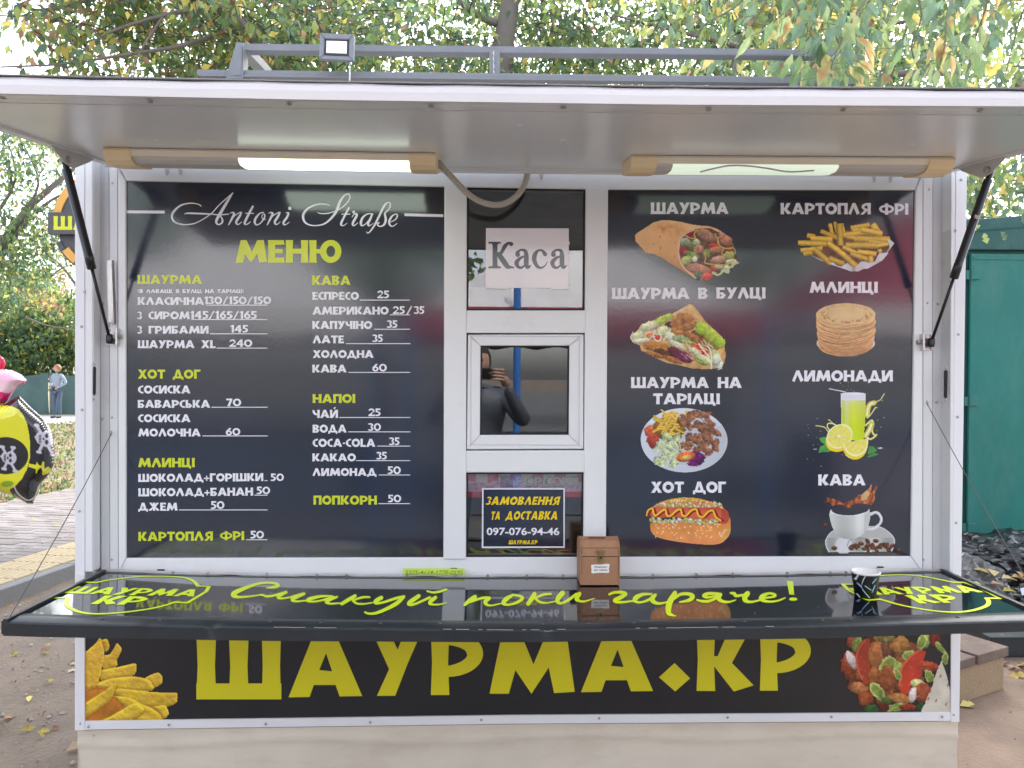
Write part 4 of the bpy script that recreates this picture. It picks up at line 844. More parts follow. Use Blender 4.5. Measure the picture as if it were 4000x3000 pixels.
# ================================================================ strip lamps under the awning
M_CREAM = mat('yellowed_plastic', (.88, .78, .64, 1), .45, var=.06, vscale=6)
M_CAP = mat('yellowed_end_cap', (.90, .70, .44, 1), .42, var=.05, vscale=9)
M_DIFF = mat('ribbed_diffuser', (.60, .57, .55), .35, var=.03)
M_LIT = mat('lit_diffuser', (.8, .85, .8), .4, emit=(.86, 1.0, .84), estr=.62)
M_LIT2 = mat('dim_lit_diffuser', (.8, .85, .8), .4, emit=(.78, .95, .76), estr=.13)
def lamp(u0, u1, l0, l1, label, name='strip_lamp', e=1.0):
    ya, yb = -.275, -.125
    x0 = P(u0, 620, -.26).x; x1 = P(u1, 650, -.26).x; xa = P(l0, 640, -.24).x; xb = P(l1, 640, -.24).x
    t = thing(name, label, 'lamp', ((x0 + x1) / 2, -.165, under((x0 + x1) / 2, -.165)), 'strip lamps under the awning')
    def ext(prof, a, b, nm, m, smooth=False):
        o = MB(); n = 10; pr = []
        for k in range(n + 1):
            x = lerp(a, b, k / n); pr.append([Vector((x, y, under(x, y if y < -.13 else -.13) + z * .60)) for y, z in prof])
        vs = [q for p in pr for q in p]; k_ = len(prof); fs = [tuple(range(k_)), tuple(range(n * k_ + k_ - 1, n * k_ - 1, -1))]
        fs += [(i * k_ + j, (i + 1) * k_ + j, (i + 1) * k_ + (j + 1) % k_, i * k_ + (j + 1) % k_) for i in range(n) for j in range(k_)]
        return o.add(vs, fs).build(nm, m, t, smooth)
    cap = .072
    hous = [(ya, -.0005), (ya - .004, -.010), (ya + .004, -.034), (ya + .012, -.036), (yb - .008, -.020), (yb, -.016), (yb, -.0005)]
    ext(hous, x0 + cap, x1 - cap, 'housing', M_CREAM)
    dif = [(ya + .008, -.030), (ya + .012, -.048), (ya + .030, -.062), (-.20, -.066), (yb - .026, -.056), (yb - .010, -.038), (yb - .008, -.018)]
    ext(dif, x0 + cap + .001, xa, 'diffuser', M_DIFF, False); ext(dif, xb, x1 - cap - .001, 'diffuser', M_DIFF, False)
    lit = [(y, z - .0006) for y, z in dif]; ext(lit, xa + .0005, xb - .0005, 'lit_tube', M_LIT if e == 1.0 else M_LIT2)
    cp = [(ya - .003, 0.0), (ya - .008, -.012), (ya - .001, -.036), (ya + .006, -.054), (ya + .028, -.070), (-.20, -.074), (yb - .02, -.064), (yb + .002, -.04), (yb + .004, 0.0)]
    ext(cp, x0, x0 + cap, 'end_cap', M_CAP); ext(cp, x1 - cap, x1, 'end_cap', M_CAP)
    return t
lamp(415, 1702, 942, 1612, 'left strip lamp with yellowed end caps, brightly lit along its right half')
L2 = lamp(2462, 3715, 2620, 3262, 'right strip lamp with yellowed end caps, dimmer lit part at its left end', e=.6)
# cable lying over the right lamp, clips
pts = [Q(u, v - 6, 2.4 - .29) for u, v in ((2735, 678), (2790, 664), (2850, 653), (2920, 654), (3000, 664), (3080, 677), (3180, 672))]
MB().tube(catmull(pts, 4), .0022, 6).build('lamp_cable', M_GREY, L2, True)
# corrugated conduit
hose = thing('conduit_hose', 'beige corrugated cable hose drooping across the cash window top', 'hose', P(1939, 800, -.06))
hp = [(1704, 632, -.16), (1722, 647, -.14), (1775, 703, -.11), (1827, 756, -.09), (1879, 788, -.07), (1939, 801, -.05), (1991, 786, -.03), (2036, 745, -.01), (2058, 690, .005), (2056, 664, .02)]
hp = [tuple(P(u, v, y)) for u, v, y in hp]; cc = catmull(hp, 16); rr = []
for i in range(len(cc)): rr.append(.0098 if i % 2 else .0082)
MB().tube([Vector(c) for c in cc], rr, 12).build('corrugated_hose', mat('beige_conduit', (.46, .42, .36), .5, var=.06, vscale=20), hose)

# ================================================================ papers behind and on the panes
GY = FY + .018
sg = thing('cash_desk_sign', 'white laminated paper reading Каса taped on the upper pane', 'sign', P(2060, 1005, GY - .002))
a, b = pquad([(1898, 891), (2222, 892), (2221, 1126), (1897, 1124)], GY - .0022, .0012); MB().prism(a, b).build('paper', mat('laminated_paper', (.74, .69, .71), .16, bump=.05, bscale=40, coat=.6), sg)
gy = lambda u, v: P(u, v, GY - .0028)
KA = []; KS = []
def K_(pts): KA.append(pts)
s_ = 2.676; org = (1700, 640)
K_([(600, 818), (650, 818), (650, 1090), (600, 1090)]); K_(bx(556, 815, 686, 834)); K_(bx(556, 1072, 686, 1092)); K_([(590, 834), (660, 834), (650, 850), (600, 850)]); K_([(600, 1058), (650, 1058), (660, 1074), (590, 1074)])
def aa(dx):
    out = ribbon([(862 + dx, 950, 50), (862 + dx, 925, 34), (895 + dx, 900, 22), (940 + dx, 910, 34), (952 + dx, 960, 48), (952 + dx, 1045, 48), (968 + dx, 1082, 34), (1003 + dx, 1060, 8)], 6)
    out += ribbon([(940 + dx, 965, 16), (890 + dx, 985, 30), (852 + dx, 1030, 46), (865 + dx, 1075, 34), (905 + dx, 1084, 22), (945 + dx, 1050, 14)], 6); return out
kk = ribbon([(648, 960, 20), (690, 930, 34), (730, 860, 40), (765, 828, 26), (795, 838, 44)], 6) + ribbon([(665, 945, 50), (710, 1010, 56), (755, 1070, 50), (790, 1080, 26), (822, 1084, 14)], 6)
cc_ = ribbon([(1150, 945, 44), (1120, 908, 26), (1080, 905, 24), (1045, 945, 44), (1036, 1000, 48), (1060, 1062, 38), (1105, 1088, 22), (1150, 1062, 12), (1172, 1022, 6)], 6)
V, T = cdt(KA + kk + aa(0) + cc_ + aa(374)); lay('lettering', [(org[0] + a / s_, org[1] + b / s_) for a, b in V], T, gy, mat('black_toner', (.03, .03, .045), .2, coat=.5), sg, 'lettering reading Каса')
tp = MB()
for px in ([(2217, 948), (2226, 943), (2226, 955), (2217, 953)], [(2218, 995), (2226, 992), (2226, 1002), (2218, 1001)], [(1893, 1120), (1990, 1123), (1990, 1129), (1893, 1128)], [(2150, 1124), (2226, 1122), (2226, 1130), (2150, 1130)]):
    a, b = pquad(px, GY - .0031, .0003); tp.prism(a, b)
tp.build('sticky_tape', mat('clear_tape', (.75, .72, .72), .2), sg)

od = thing('order_sign', 'black white-bordered sign with yellow lettering and phone number on the lower pane', 'sign', P(2044, 2023, GY - .002))
a, b = pquad([(1883, 1907), (2206, 1907), (2206, 2140), (1882, 2141)], GY - .0022, .0012); MB().prism(a, b).build('white_border', M_TXT, od)
a, b = pquad([(1889, 1912), (2201, 1912), (2201, 2134), (1888, 2135)], GY - .0028, .0004); MB().prism(a, b).build('black_face', M_BOARD, od)
oy = lambda u, v: P(u, v, GY - .0033); M_OY = mat('yellow_ink', srgb(240, 205, 20), .25); M_OX = mat('black_ink', (.012, .012, .012), .3)
TRK = 0.10
for s, u0, u1, v0, v1 in (('ЗАМОВЛЕННЯ', 1898, 2190, 1940, 1972), ('ТА', 1916, 1957, 1998, 2030), ('ДОСТАВКА', 1974, 2183, 1997, 2030), ('ШАУРМА.КР', 1986, 2101, 2110, 2126)):
    text_px(s, u0, v0, u1, v1, oy, M_OY, od, slant=.28)
TRK = 0.045
sys_text('097-076-94-46', 1901, 2061, 2185, 2091, oy, M_TXT, od, fat=.022)

# poster lying inside, behind the lower pane
pc = thing('popcorn_poster', 'striped pink popcorn poster standing inside behind the lower pane', 'poster', P(2045, 1890, .09))
pp = Pic(1815, 1790, 2275, 1942, 2.5)
st = np.where(np.sin((pp.X - 1815) / 44 * np.pi + np.clip((1870 - pp.Y), 0, 90) * .004 * (pp.X - 2045) / 100) > 0, 1.0, 0.0)[..., None]
base = st * np.array([.80, .50, .52]) + (1 - st) * np.array([.80, .76, .72]); pp.put(np.ones(pp.X.shape), base)
pop = (pp.n(26) > .40).astype(float) * np.clip((pp.Y - (1868 + 18 * vnoise(pp.X, pp.Y * 0, 40, 5))) / 3, 0, 1)
pc_col = (np.array([.80, .66, .72]) * (.80 + .45 * pp.n(11))[..., None]); pp.put(np.clip((pp.Y - (1866 + 22 * vnoise(pp.X, pp.Y * 0, 46, 5))) / 3, 0, 1), pc_col)
pp.put(((pp.X > 1955) & (pp.X < 2005) & (pp.Y > 1858) & (pp.Y < 1905)).astype(float), np.array([.45, .40, .55]) * (.6 + .8 * pp.n(8))[..., None], .6)
pp.put((pp.Y > 1921).astype(float), [.78, .22, .24])
pp.build('poster_print', .082, M_PICM, pc)
a, b = pquad([(1812, 1785), (2278, 1785), (2278, 1943), (1812, 1943)], .085, .006); MB().prism(a, b).build('poster_sheet', M_INNER, pc)
pf = lambda u, v: P(u, v, .080)
V, T, W = text_geo('POPCORN')
text_px('POPCORN', 2014, 1861, 2262, 1901, lambda u, v: P(u, v, .0812), mat('poster_outline', (.25, .28, .28), .5), pc, label=False, name='letter_outline')
GL['P'] = (.8, [stem(.13, .2)] + arcp(.28, .68, .46, .32, 95, -90, .18, .18), []); GL['C'] = (.86, arcp(.48, .5, .48, .5, 50, 310, .18, n=24), []); GL['O'] = (.95, arcp(.475, .5, .475, .5, 0, 360, .18, n=26), []); GL['R'] = (.76, [stem(.12, .18)] + arcp(.24, .7, .46, .3, 95, -90, .17, .17) + [[(.42, .44), (.60, .44), (.74, 0), (.56, 0)]], [])
for k in 'PCOR': GLC.pop(k, None)
text_px('POPCORN', 2015.5, 1863, 2260.5, 1899, pf, mat('poster_letters', (.52, .52, .46), .5), pc)

# yellow strip with a handwritten number, stuck to the sill
ns = thing('note_strip', 'yellow-green paper strip with a handwritten number stuck on the sill', 'note', P(1695, 2234, FY - .01))
ny_ = FY - .009
a, b = pquad([(1574, 2221), (1816, 2222), (1813, 2251), (1580, 2249)], ny_ - .004, .0008); MB().prism(a, b).build('paper_strip', mat('highlighter_paper', srgb(196, 226, 60), .6, var=.05, vscale=20), ns)
sys_text('5375-4114-1778-0595', 1582, 2228, 1810, 2243, lambda u, v: P(u, v, ny_ - .0045), mat('faded_pen', (.16, .20, .06), .6), ns, shear=.3, fat=.004, name='handwriting')

# ================================================================ donation chest on the counter
M_WOOD = mat('brown_fibreboard', srgb(162, 118, 88), .6, var=.10, vscale=60, bump=.15, bscale=160, dirt=(.12, .07, .05), dirt_amt=.3, dirt_scale=30, dirt_lo=.6)
M_WOODD = mat('dark_laser_edge', (.05, .025, .018), .7)
yc = -.105; x0 = P(2267, 2200, yc).x; x1 = P(2421, 2200, yc).x; zb = ctop((x0 + x1) / 2, -.06) + .0035
def zv(v): return P(2344, v, yc).z
bx_ = thing('donation_chest', 'small brown wooden treasure chest with brass clasp and paper label', 'donation box', ((x0 + x1) / 2, -.06, zb))
zl1, zl2, zl3, ztp = zv(2174), zv(2140.5), zv(2115), zv(2108); dpt = .09
th = .003
MB().box(x0 + th, yc, zb, x1 - th, yc + th, zl1 - .001).build('front_panel', M_WOOD, bx_)
MB().box(x0 + th, yc + dpt - th, zb, x1 - th, yc + dpt, zl1).build('back_panel', M_WOOD, bx_)
lid = [(yc - .001, zl1), (yc + .001, zl2), (yc + .018, lerp(zl2, ztp, .86)), (yc + .045, ztp + .004), (yc + .072, lerp(zl2, ztp, .86)), (yc + dpt, zl2), (yc + dpt, zl1)]
lid = [(yc - .002, zl1 + .0006), (yc + .001, zl2), (yc + .020, zl3), (yc + .045, ztp + .001), (yc + .070, zl3), (yc + dpt - .001, zl2), (yc + dpt, zl1)]
for k in range(len(lid) - 1):
    (ya, za), (yb2, zb2) = lid[k], lid[k + 1]; d = Vector((0, yb2 - ya, zb2 - za)).normalized() * .0011
    a_ = Vector((x0 + th, ya, za)) + d; b_ = Vector((x0 + th, yb2, zb2)) - d; nrm = Vector((0, -(zb2 - za), yb2 - ya)).normalized() * -.003
    f = [a_, b_, b_ + nrm, a_ + nrm]; MB().prism(f, [q + Vector((x1 - x0 - 2 * th, 0, 0)) for q in f]).build('lid_slat', M_WOOD, bx_)
for x, sg_ in ((x0, 1), (x1 - th, 1)):
    pr = [(yc - .003, zb), (yc + dpt + .002, zb)] + [(y + (.002 if y > yc + .045 else -.002), z + .0015) for y, z in lid[::-1]]
    f = [Vector((x, y, z)) for y, z in pr]; o = MB().prism(f, [q + Vector((th, 0, 0)) for q in f]).build('side_panel', M_WOOD, bx_)
ed = MB()
for x in (x0 + th, x1 - th): ed.box(x - .0006, yc - .0032, zv(2214), x + .0006, yc - .0008, ztp - .03); ed.box(x - .0006, yc - .0032, zv(2238), x + .0006, yc - .0008, zv(2215))
ed.box(x0 + .006, yc + .0015, zl1 - .0006, x1 - .006, yc + .003, zl1 + .0006)
ed.build('dark_seam', M_WOODD, bx_)
MB().box(P(2304, 2108, yc).x, yc + .030, ztp - .0042, P(2370, 2108, yc).x, yc + .036, ztp - .0002).build('coin_slot', M_WOODD, bx_)
M_BRASS = mat('aged_brass', srgb(150, 128, 88), .4, .8, var=.1, vscale=60)
def cpx(px, y, d): a, b = pquad(px, y, d); return a, b
cl_ = MB(); cl_.prism(*cpx([(2338, 2153), (2358, 2153), (2357, 2172), (2339, 2172)], yc - .006, .003)); cl_.prism(*cpx(circ(2346, 2187, 13, 15), yc - .0022, .002))
cl_.tube([P(u, v, yc - .006) for u, v in ((2340, 2172), (2340, 2182), (2346, 2189), (2353, 2182), (2354, 2172))], .0011, 8)
o = cl_.build('brass_clasp', M_BRASS, bx_)
for u in (2333.5, 2359): MB().prism(*cpx(circ(u, 2157, 4.2, 7.5), yc - .005, .004)).build('rivet', M_BRASS, o, bevel=.0008)
MB().prism(*cpx([(2341, 2174), (2352, 2174), (2352, 2181), (2341, 2181)], yc - .0028, .001)).build('keyhole_plate', M_WOODD, o)
tagp = [(2310, 2207), (2325, 2206), (2345, 2206), (2360, 2204), (2376, 2203), (2381, 2205), (2380, 2215), (2378, 2222), (2380, 2233), (2378, 2238), (2366, 2238), (2345, 2237.5), (2325, 2239), (2313, 2240.5), (2310, 2236), (2311, 2225), (2309, 2213)]
o = MB().prism(*cpx(tagp, yc - .0022, .0018)).build('paper_label', mat('label_paper', (.80, .77, .77), .5), bx_)
lm_ = lambda u, v: P(u, v, yc - .0026); M_BRN = mat('brown_ink', (.12, .07, .055), .5)
sys_text('Збираю', 2321, 2211, 2372, 2219.5, lm_, M_BRN, o, fat=.02); sys_text('на мрію', 2320.5, 2222, 2373, 2231.5, lm_, M_BRN, o, fat=.02)

cr = MB(); rc = random.Random(17)
for k in range(70):
    x = rc.uniform(CX0 + .1, CX1 - .1); y = rc.uniform(-.40, -.03); r = rc.choice((.0009, .0012, .0016)); z = ctop(x, y) + .0004; cr.add([(x - r, y, z), (x, y - r * .8, z), (x + r * .8, y + r * .3, z), (x, y, z + r)], [(0, 1, 3), (1, 2, 3), (2, 0, 3)])
o = cr.build('crumbs', mat('bread_crumb', (.5, .42, .3), .9), o_ct); o['kind'] = 'stuff'
# ================================================================ paper cup on the counter
cy_ = -.245; 
cxw = lambda u: P(u, 2300, cy_).x
zbot = ctop(cxw(3387), cy_) + .001; ztopc = P(3378, 2231, cy_).z; rt = (cxw(3432) - cxw(3328.5)) / 2; rb = rt * .74; cxx = cxw(3380)
cup = thing('paper_cup', 'black paper coffee cup with white and pale blue stripes standing on the counter', 'paper cup', (cxx, cy_, zbot))
M_CUP = mat('black_cup_print', (.02, .021, .026), .4); M_CW = mat('cup_board', (.80, .77, .74), .5)
cc0 = (cxx, cy_, 0)
MB().lathe([(0, zbot + .006), (rb - .002, zbot + .006), (rb, zbot), (lerp(rb, rt, .97), lerp(zbot, ztopc, .955))], cc0, 40).build('cup_wall', M_CUP, cup, True)
MB().lathe([(rt * .985, ztopc - .005), (rt + .0018, ztopc - .003), (rt + .002, ztopc), (rt - .001, ztopc + .001), (rt - .0035, ztopc - .001), (rb - .002, zbot + .012), (0, zbot + .012)], cc0, 40).build('rim', M_CW, cup, True)
def cpt(u, v):                        # point on the cup wall seen at a photo place
    z = P(u, v, cy_ - .03).z
    for _ in range(4):
        t = (z - zbot) / (ztopc - zbot); r = lerp(rb, rt, t) + .0005; x = P(u, v, cy_ - .03).x - cxx; x = max(-r * .995, min(r * .995, x)); y = -math.sqrt(max(r * r - x * x, 0)); z = P(u, v, cy_ + y).z
    x = P(u, v, cy_ + y).x - cxx; x = max(-r * .998, min(r * .998, x)); y = -math.sqrt(r * r - x * x); return Vector((cxx + x, cy_ + y, z))
def stripe(p0, p1, w_, m):
    n = 10; vs = []; d = Vector((p1[0] - p0[0], p1[1] - p0[1])).normalized(); nx, ny = -d.y * w_ / 2, d.x * w_ / 2
    for k in range(n + 1):
        u, v = lerp(p0[0], p1[0], k / n), lerp(p0[1], p1[1], k / n); vs += [cpt(u + nx, v + ny), cpt(u - nx, v - ny)]
    MB().add(vs, [(2 * k, 2 * k + 1, 2 * k + 3, 2 * k + 2) for k in range(n)]).build('stripe', m, cup)
MS1 = mat('cup_white_stripe', (.6, .58, .55), .45); MS2 = mat('cup_blue_stripe', srgb(150, 180, 205), .45)
for p0, p1, m in (((3384, 2246), (3361, 2284), MS1), ((3341, 2238), (3336, 2262), MS1), ((3340, 2272), (3398, 2336), MS2), ((3378, 2288), (3404, 2306), MS2), ((3423, 2260), (3407, 2280), MS2), ((3419, 2285), (3405, 2316), MS2), ((3343, 2316), (3350, 2328), MS2)): stripe(p0, p1, 4.2, m)
a_ = [cpt(3406, 2245 + k * 9) for k in range(10)]; MB().tube(a_, .0006, 4).build('seam', M_CUP, cup)
# ================================================================ printed food pictures on the right board
def wrap_pic():
    p = Pic(2468, 850, 2895, 1110)
    o = lambda x, y: (2360 + x / 3.352, 740 + y / 3.352)
    body = [o(*q) for q in [(398, 600), (440, 560), (520, 510), (640, 430), (740, 402), (850, 398), (1000, 420), (1150, 455), (1260, 470), (1380, 478), (1480, 510), (1560, 560), (1620, 610), (1680, 700), (1720, 800), (1745, 880), (1680, 1000), (1500, 1080), (1280, 1190), (1180, 1165), (1080, 1100), (980, 1040), (880, 980), (760, 900), (650, 850), (540, 828), (480, 760), (410, 680)]]
    m = p.poly(body); d = (p.Y - 900) / 100
    n1 = p.n(60); n2 = p.n(14); toast = np.exp(-(((p.X - 2605) / 62) ** 2 + ((p.Y - (893 + (p.X - 2600) * .12)) / 19) ** 2)) * np.clip(n2 * 2.4 - .45, 0, 1.2)
    col = np.stack([.93 - .05 * d, .74 - .09 * d, .53 - .12 * d], -1) * (.93 + .14 * n1)[..., None]
    col = col * (1 - .34 * np.clip(toast, 0, 1)[..., None] * np.array([.25, .75, 1.1])); col *= (1 - .10 * np.clip((p.Y - 985) / 60, 0, 1))[..., None]
    p.put(m, col)
    for x, y, rx, ry, r in ((730, 620, 2, 5, 15), (737, 770, 2, 7, 0), (650, 715, 2, 3, 0), (930, 700, 2, 3, 0), (920, 880, 2, 4, 10)): p.put(p.ell(*o(x, y), rx, ry, r), [.62, .38, .22], .8)
    # open mouth
    mouth = [o(*q) for q in [(1000, 640), (1050, 580), (1150, 530), (1260, 510), (1400, 510), (1500, 560), (1600, 620), (1680, 720), (1740, 860), (1740, 980), (1600, 1060), (1430, 1090), (1290, 1120), (1160, 1080), (1060, 1020), (1000, 930), (985, 800)]]
    p.put(p.poly(mouth), np.array([.42, .30, .24]) * (.6 + .8 * p.n(10))[..., None])
    B = lambda x, y, rx, ry, r, c0, c1, **k: p.blob(*o(x, y), rx / 3.352, ry / 3.352, r, c0, c1, **k)
    br, lb, rd, gr, lg, wh = (150, 96, 78), (206, 164, 140), (186, 42, 48), (84, 112, 62), (176, 190, 110), (226, 224, 206)
    for a in [(1120, 580, 60, 36, -25, rd, (140, 40, 60)), (1060, 690, 70, 60, 0, gr, wh), (1150, 730, 40, 70, 20, (60, 90, 55), lg), (1040, 820, 70, 70, 10, (130, 30, 50), rd), (1215, 695, 48, 46, 0, wh, lg), (1330, 600, 145, 75, 28, br, lb), (1590, 670, 90, 75, 10, (160, 96, 76), (222, 160, 130)), (1430, 735, 70, 32, 0, rd, (220, 80, 70)), (1530, 580, 40, 30, 30, rd, wh),
              (1240, 790, 75, 70, -30, (150, 100, 76), (220, 172, 140)), (1460, 790, 85, 48, -8, (176, 110, 80), (228, 176, 140)), (1150, 860, 110, 45, 25, (110, 140, 60), lg), (1340, 850, 50, 70, 10, lg, gr), (1500, 920, 110, 52, -6, (178, 130, 112), (222, 180, 158)), (1640, 860, 68, 58, 0, (150, 176, 90), (200, 210, 130)), (1640, 795, 34, 22, 20, (220, 50, 40), rd),
              (1080, 930, 80, 60, -30, (196, 200, 120), lg), (1185, 915, 38, 42, 10, wh, (230, 230, 215)), (1300, 900, 60, 40, 0, (130, 100, 100), (90, 60, 60)), (1650, 940, 70, 30, -20, wh, lg), (1230, 1040, 175, 68, 12, (170, 110, 88), (222, 160, 136)), (1440, 1030, 50, 36, 20, (216, 66, 58), (226, 110, 90)), (1500, 1010, 60, 34, 10, wh, lg), (1350, 1140, 75, 58, -5, (214, 70, 62), (236, 120, 104)),
              (1230, 1130, 46, 60, 0, (120, 134, 110), (80, 96, 80)), (1600, 1040, 44, 55, 25, (190, 200, 140), wh), (1700, 960, 50, 40, -10, (200, 210, 150), wh)]:
        B(*a[:7], rag=.18, rs=7)
    ch = [214 / 255, 176 / 255, 104 / 255]
    for pts in ([(1010, 680), (1020, 620), (1070, 605), (1130, 640), (1200, 640)], [(1200, 640), (1180, 590), (1200, 545), (1230, 540)], [(1450, 580), (1480, 640), (1500, 720), (1580, 770), (1700, 770), (1720, 840)], [(1540, 610), (1490, 640), (1500, 700)], [(1310, 820), (1330, 900), (1320, 960), (1420, 980), (1600, 985), (1700, 930)], [(1560, 780), (1540, 840), (1590, 860), (1520, 875)]):
        p.line([o(*q) for q in catmull(pts, 5)], 5, ch)
    rim = catmull([(1180, 530), (1080, 570), (1000, 640), (975, 760), (985, 900), (1040, 1020), (1150, 1120), (1200, 1160)], 6); p.line([o(*q) for q in rim], 5, [.90, .78, .70]); 
    for q in catmull([(1430, 1090), (1480, 1120), (1530, 1100), (1560, 1060), (1620, 1090), (1640, 1020), (1680, 1010), (1700, 960), (1750, 960)], 5)[::2]: p.put(p.ell(*o(*q), 6, 5, 0, .3, 4), [.80, .84, .66])
    return p.build('wrap_picture', YP, M_PIC, pb2, 'printed picture of a shawarma wrap')
wrap_pic()
def fries_pic():
    p = Pic(3105, 856, 3505, 1070); o = lambda x, y: (3000 + x / 3.568, 740 + y / 3.568)
    tray = [o(*q) for q in [(560, 900), (700, 980), (900, 1060), (1050, 1110), (1160, 1148), (1220, 1135), (1270, 1142), (1340, 1110), (1400, 1105), (1540, 1010), (1640, 920), (1700, 840), (1768, 750), (1700, 680), (1620, 640), (1640, 800), (1500, 1000), (1100, 1000), (700, 880)]]
    p.put(p.poly(tray), np.array([.82, .81, .84]) * (.88 + .2 * p.n(40) - .10 * np.clip((p.X - 3330) / 160, 0, 1))[..., None])
    inn = [o(*q) for q in [(560, 900), (700, 960), (900, 1050), (1020, 1075), (1100, 1025), (1200, 1085), (1320, 990), (1480, 1010), (1530, 890), (1650, 880), (1700, 790), (1690, 740), (1500, 560), (1000, 560), (640, 700)]]
    p.put(p.poly(inn), np.array([.46, .32, .22]) * (.6 + .7 * p.n(14))[..., None])
    rnd = random.Random(5)
    Fr = [(860, 470, 900, 640, 70), (930, 450, 960, 600, 60), (1020, 470, 1060, 640, 70), (1450, 480, 1560, 640, 110), (1150, 540, 1420, 490, 80), (1180, 580, 1560, 600, 110), (730, 580, 1000, 690, 76), (540, 640, 660, 660, 90), (590, 680, 900, 700, 84), (1050, 640, 1330, 600, 90), (1300, 560, 1600, 620, 90), (990, 470, 1010, 780, 96), (1100, 660, 1280, 690, 70), (1200, 690, 1700, 700, 100),
          (415, 745, 820, 760, 84), (450, 850, 760, 820, 76), (490, 900, 620, 880, 80), (1400, 720, 1660, 760, 70), (1080, 780, 1530, 780, 94), (1520, 790, 1680, 760, 60), (1040, 800, 1250, 900, 70), (1550, 830, 1560, 880, 70), (1250, 870, 1510, 900, 76), (1150, 890, 1400, 980, 76), (1420, 930, 1440, 1010, 90), (640, 830, 880, 1040, 86), (850, 960, 1060, 1040, 84), (830, 740, 1120, 960, 86), (1060, 920, 1240, 1080, 90)]
    for x0, y0, x1, y1, w_ in Fr: p.fry(*o(x0, y0), *o(x1, y1), w_ / 3.568, rnd.uniform(.90, 1.04))
    p.put(p.poly([o(*q) for q in [(900, 1010), (960, 1060), (1020, 1080), (1090, 1030), (1150, 1080), (1220, 1085), (1310, 1000), (1400, 1030), (1480, 1010), (1540, 890), (1690, 880), (1600, 990), (1400, 1105), (1340, 1110), (1270, 1142), (1160, 1148), (1000, 1090), (870, 1040)]]), np.array([.86, .85, .88]) * (.90 + .18 * p.n(30) - .2 * np.exp(-((p.X - 3335) / 7) ** 2))[..., None])
    p.put(p.poly([o(*q) for q in [(1660, 690), (1768, 750), (1700, 840), (1690, 770)]]), [.86, .86, .82])
    return p.build('fries_picture', YP, M_PIC, pb2, 'printed picture of fries in a paper tray')
fries_pic()
def pita_pic():
    p = Pic(2456, 1180, 2842, 1460); o = lambda x, y: (2360 + x / 3.191, 1080 + y / 3.191)
    body = [o(*q) for q in [(340, 740), (400, 680), (470, 600), (560, 560), (680, 520), (820, 480), (960, 400), (1060, 338), (1110, 350), (1180, 440), (1240, 520), (1300, 590), (1400, 680), (1480, 760), (1500, 850), (1520, 980), (1500, 1080), (1460, 1140), (1300, 1160), (1100, 1150), (940, 1110), (780, 1080), (640, 1020), (560, 960), (460, 930), (440, 860), (360, 830)]]
    p.put(p.poly(body), np.array([.84, .66, .42]) * (.72 + .5 * p.n(24) + .12 * (p.n(6) - .5))[..., None])
    p.put(p.poly([o(*q) for q in [(820, 480), (1060, 338), (1110, 350), (1240, 520), (1220, 560), (1100, 480), (960, 500), (860, 560)]]), np.array([.87, .70, .46]) * (.86 + .28 * p.n(18))[..., None])
    p.line([o(870, 460), o(1000, 400), o(1070, 370)], 9, [.9, .84, .74], .5)
    B = lambda x, y, rx, ry, r, c0, c1, **k: p.blob(*o(x, y), rx / 3.191, ry / 3.191, r, c0, c1, **k)
    br, lb, dk, gr, wh, pu = (128, 76, 34), (206, 146, 76), (70, 36, 22), (150, 190, 50), (230, 236, 216), (120, 40, 80)
    for a in [(820, 600, 60, 40, 0, (40, 30, 20), dk), (960, 560, 130, 90, -20, br, lb), (1040, 520, 80, 60, 20, (150, 90, 40), lb), (960, 650, 150, 50, -10, br, lb), (1050, 620, 120, 50, -25, (140, 84, 40), lb), (930, 700, 90, 30, 0, (180, 120, 60), lb), (1180, 760, 130, 60, 35, dk, br), (1300, 850, 130, 60, 38, (110, 60, 30), lb), (1100, 760, 120, 50, 30, (130, 80, 40), lb),
              (760, 520, 120, 46, -18, (160, 190, 60), (210, 220, 110)), (680, 570, 80, 40, -10, gr, (200, 214, 100)), (1230, 640, 110, 60, 35, gr, (206, 220, 100)), (1330, 740, 130, 80, 40, (150, 180, 50), (206, 214, 90)), (1430, 820, 80, 80, 50, gr, (200, 210, 90)), (1200, 680, 70, 50, 20, (170, 190, 60), gr),
              (560, 620, 130, 60, -15, (214, 214, 150), wh), (420, 740, 80, 60, -30, (190, 205, 130), wh), (460, 800, 110, 30, -5, wh, (214, 220, 190)), (590, 745, 66, 32, 5, (216, 60, 30), (230, 110, 70)), (660, 760, 40, 36, 0, (200, 40, 30), (220, 90, 60)), (740, 680, 80, 60, -20, (200, 214, 110), wh), (820, 750, 90, 60, 30, (200, 210, 150), wh), (960, 780, 110, 40, 10, (80, 110, 40), wh), (1040, 820, 90, 26, 8, (120, 150, 60), (200, 214, 130)),
              (900, 850, 110, 40, 25, (200, 206, 150), wh), (640, 860, 170, 44, 4, (176, 110, 50), lb), (700, 910, 190, 40, 8, br, lb), (760, 960, 150, 44, 20, dk, br), (640, 980, 120, 34, 14, br, lb), (900, 960, 120, 60, 35, pu, dk), (1000, 1000, 110, 60, 35, (90, 30, 60), (150, 60, 100)), (860, 1040, 130, 34, 20, br, lb), (1190, 910, 125, 45, 28, (196, 20, 24), (222, 60, 50)),
              (1130, 940, 110, 44, 30, (190, 180, 120), wh), (1250, 1040, 120, 50, 30, (190, 196, 120), wh), (1200, 1060, 90, 26, 30, (80, 120, 40), (160, 190, 90)), (1390, 980, 80, 46, 60, (190, 200, 110), wh), (1420, 1090, 80, 60, 60, (214, 220, 196), wh), (1400, 1040, 60, 70, 10, (220, 226, 200), wh)]:
        B(*a[:7], rag=.3, rs=6)
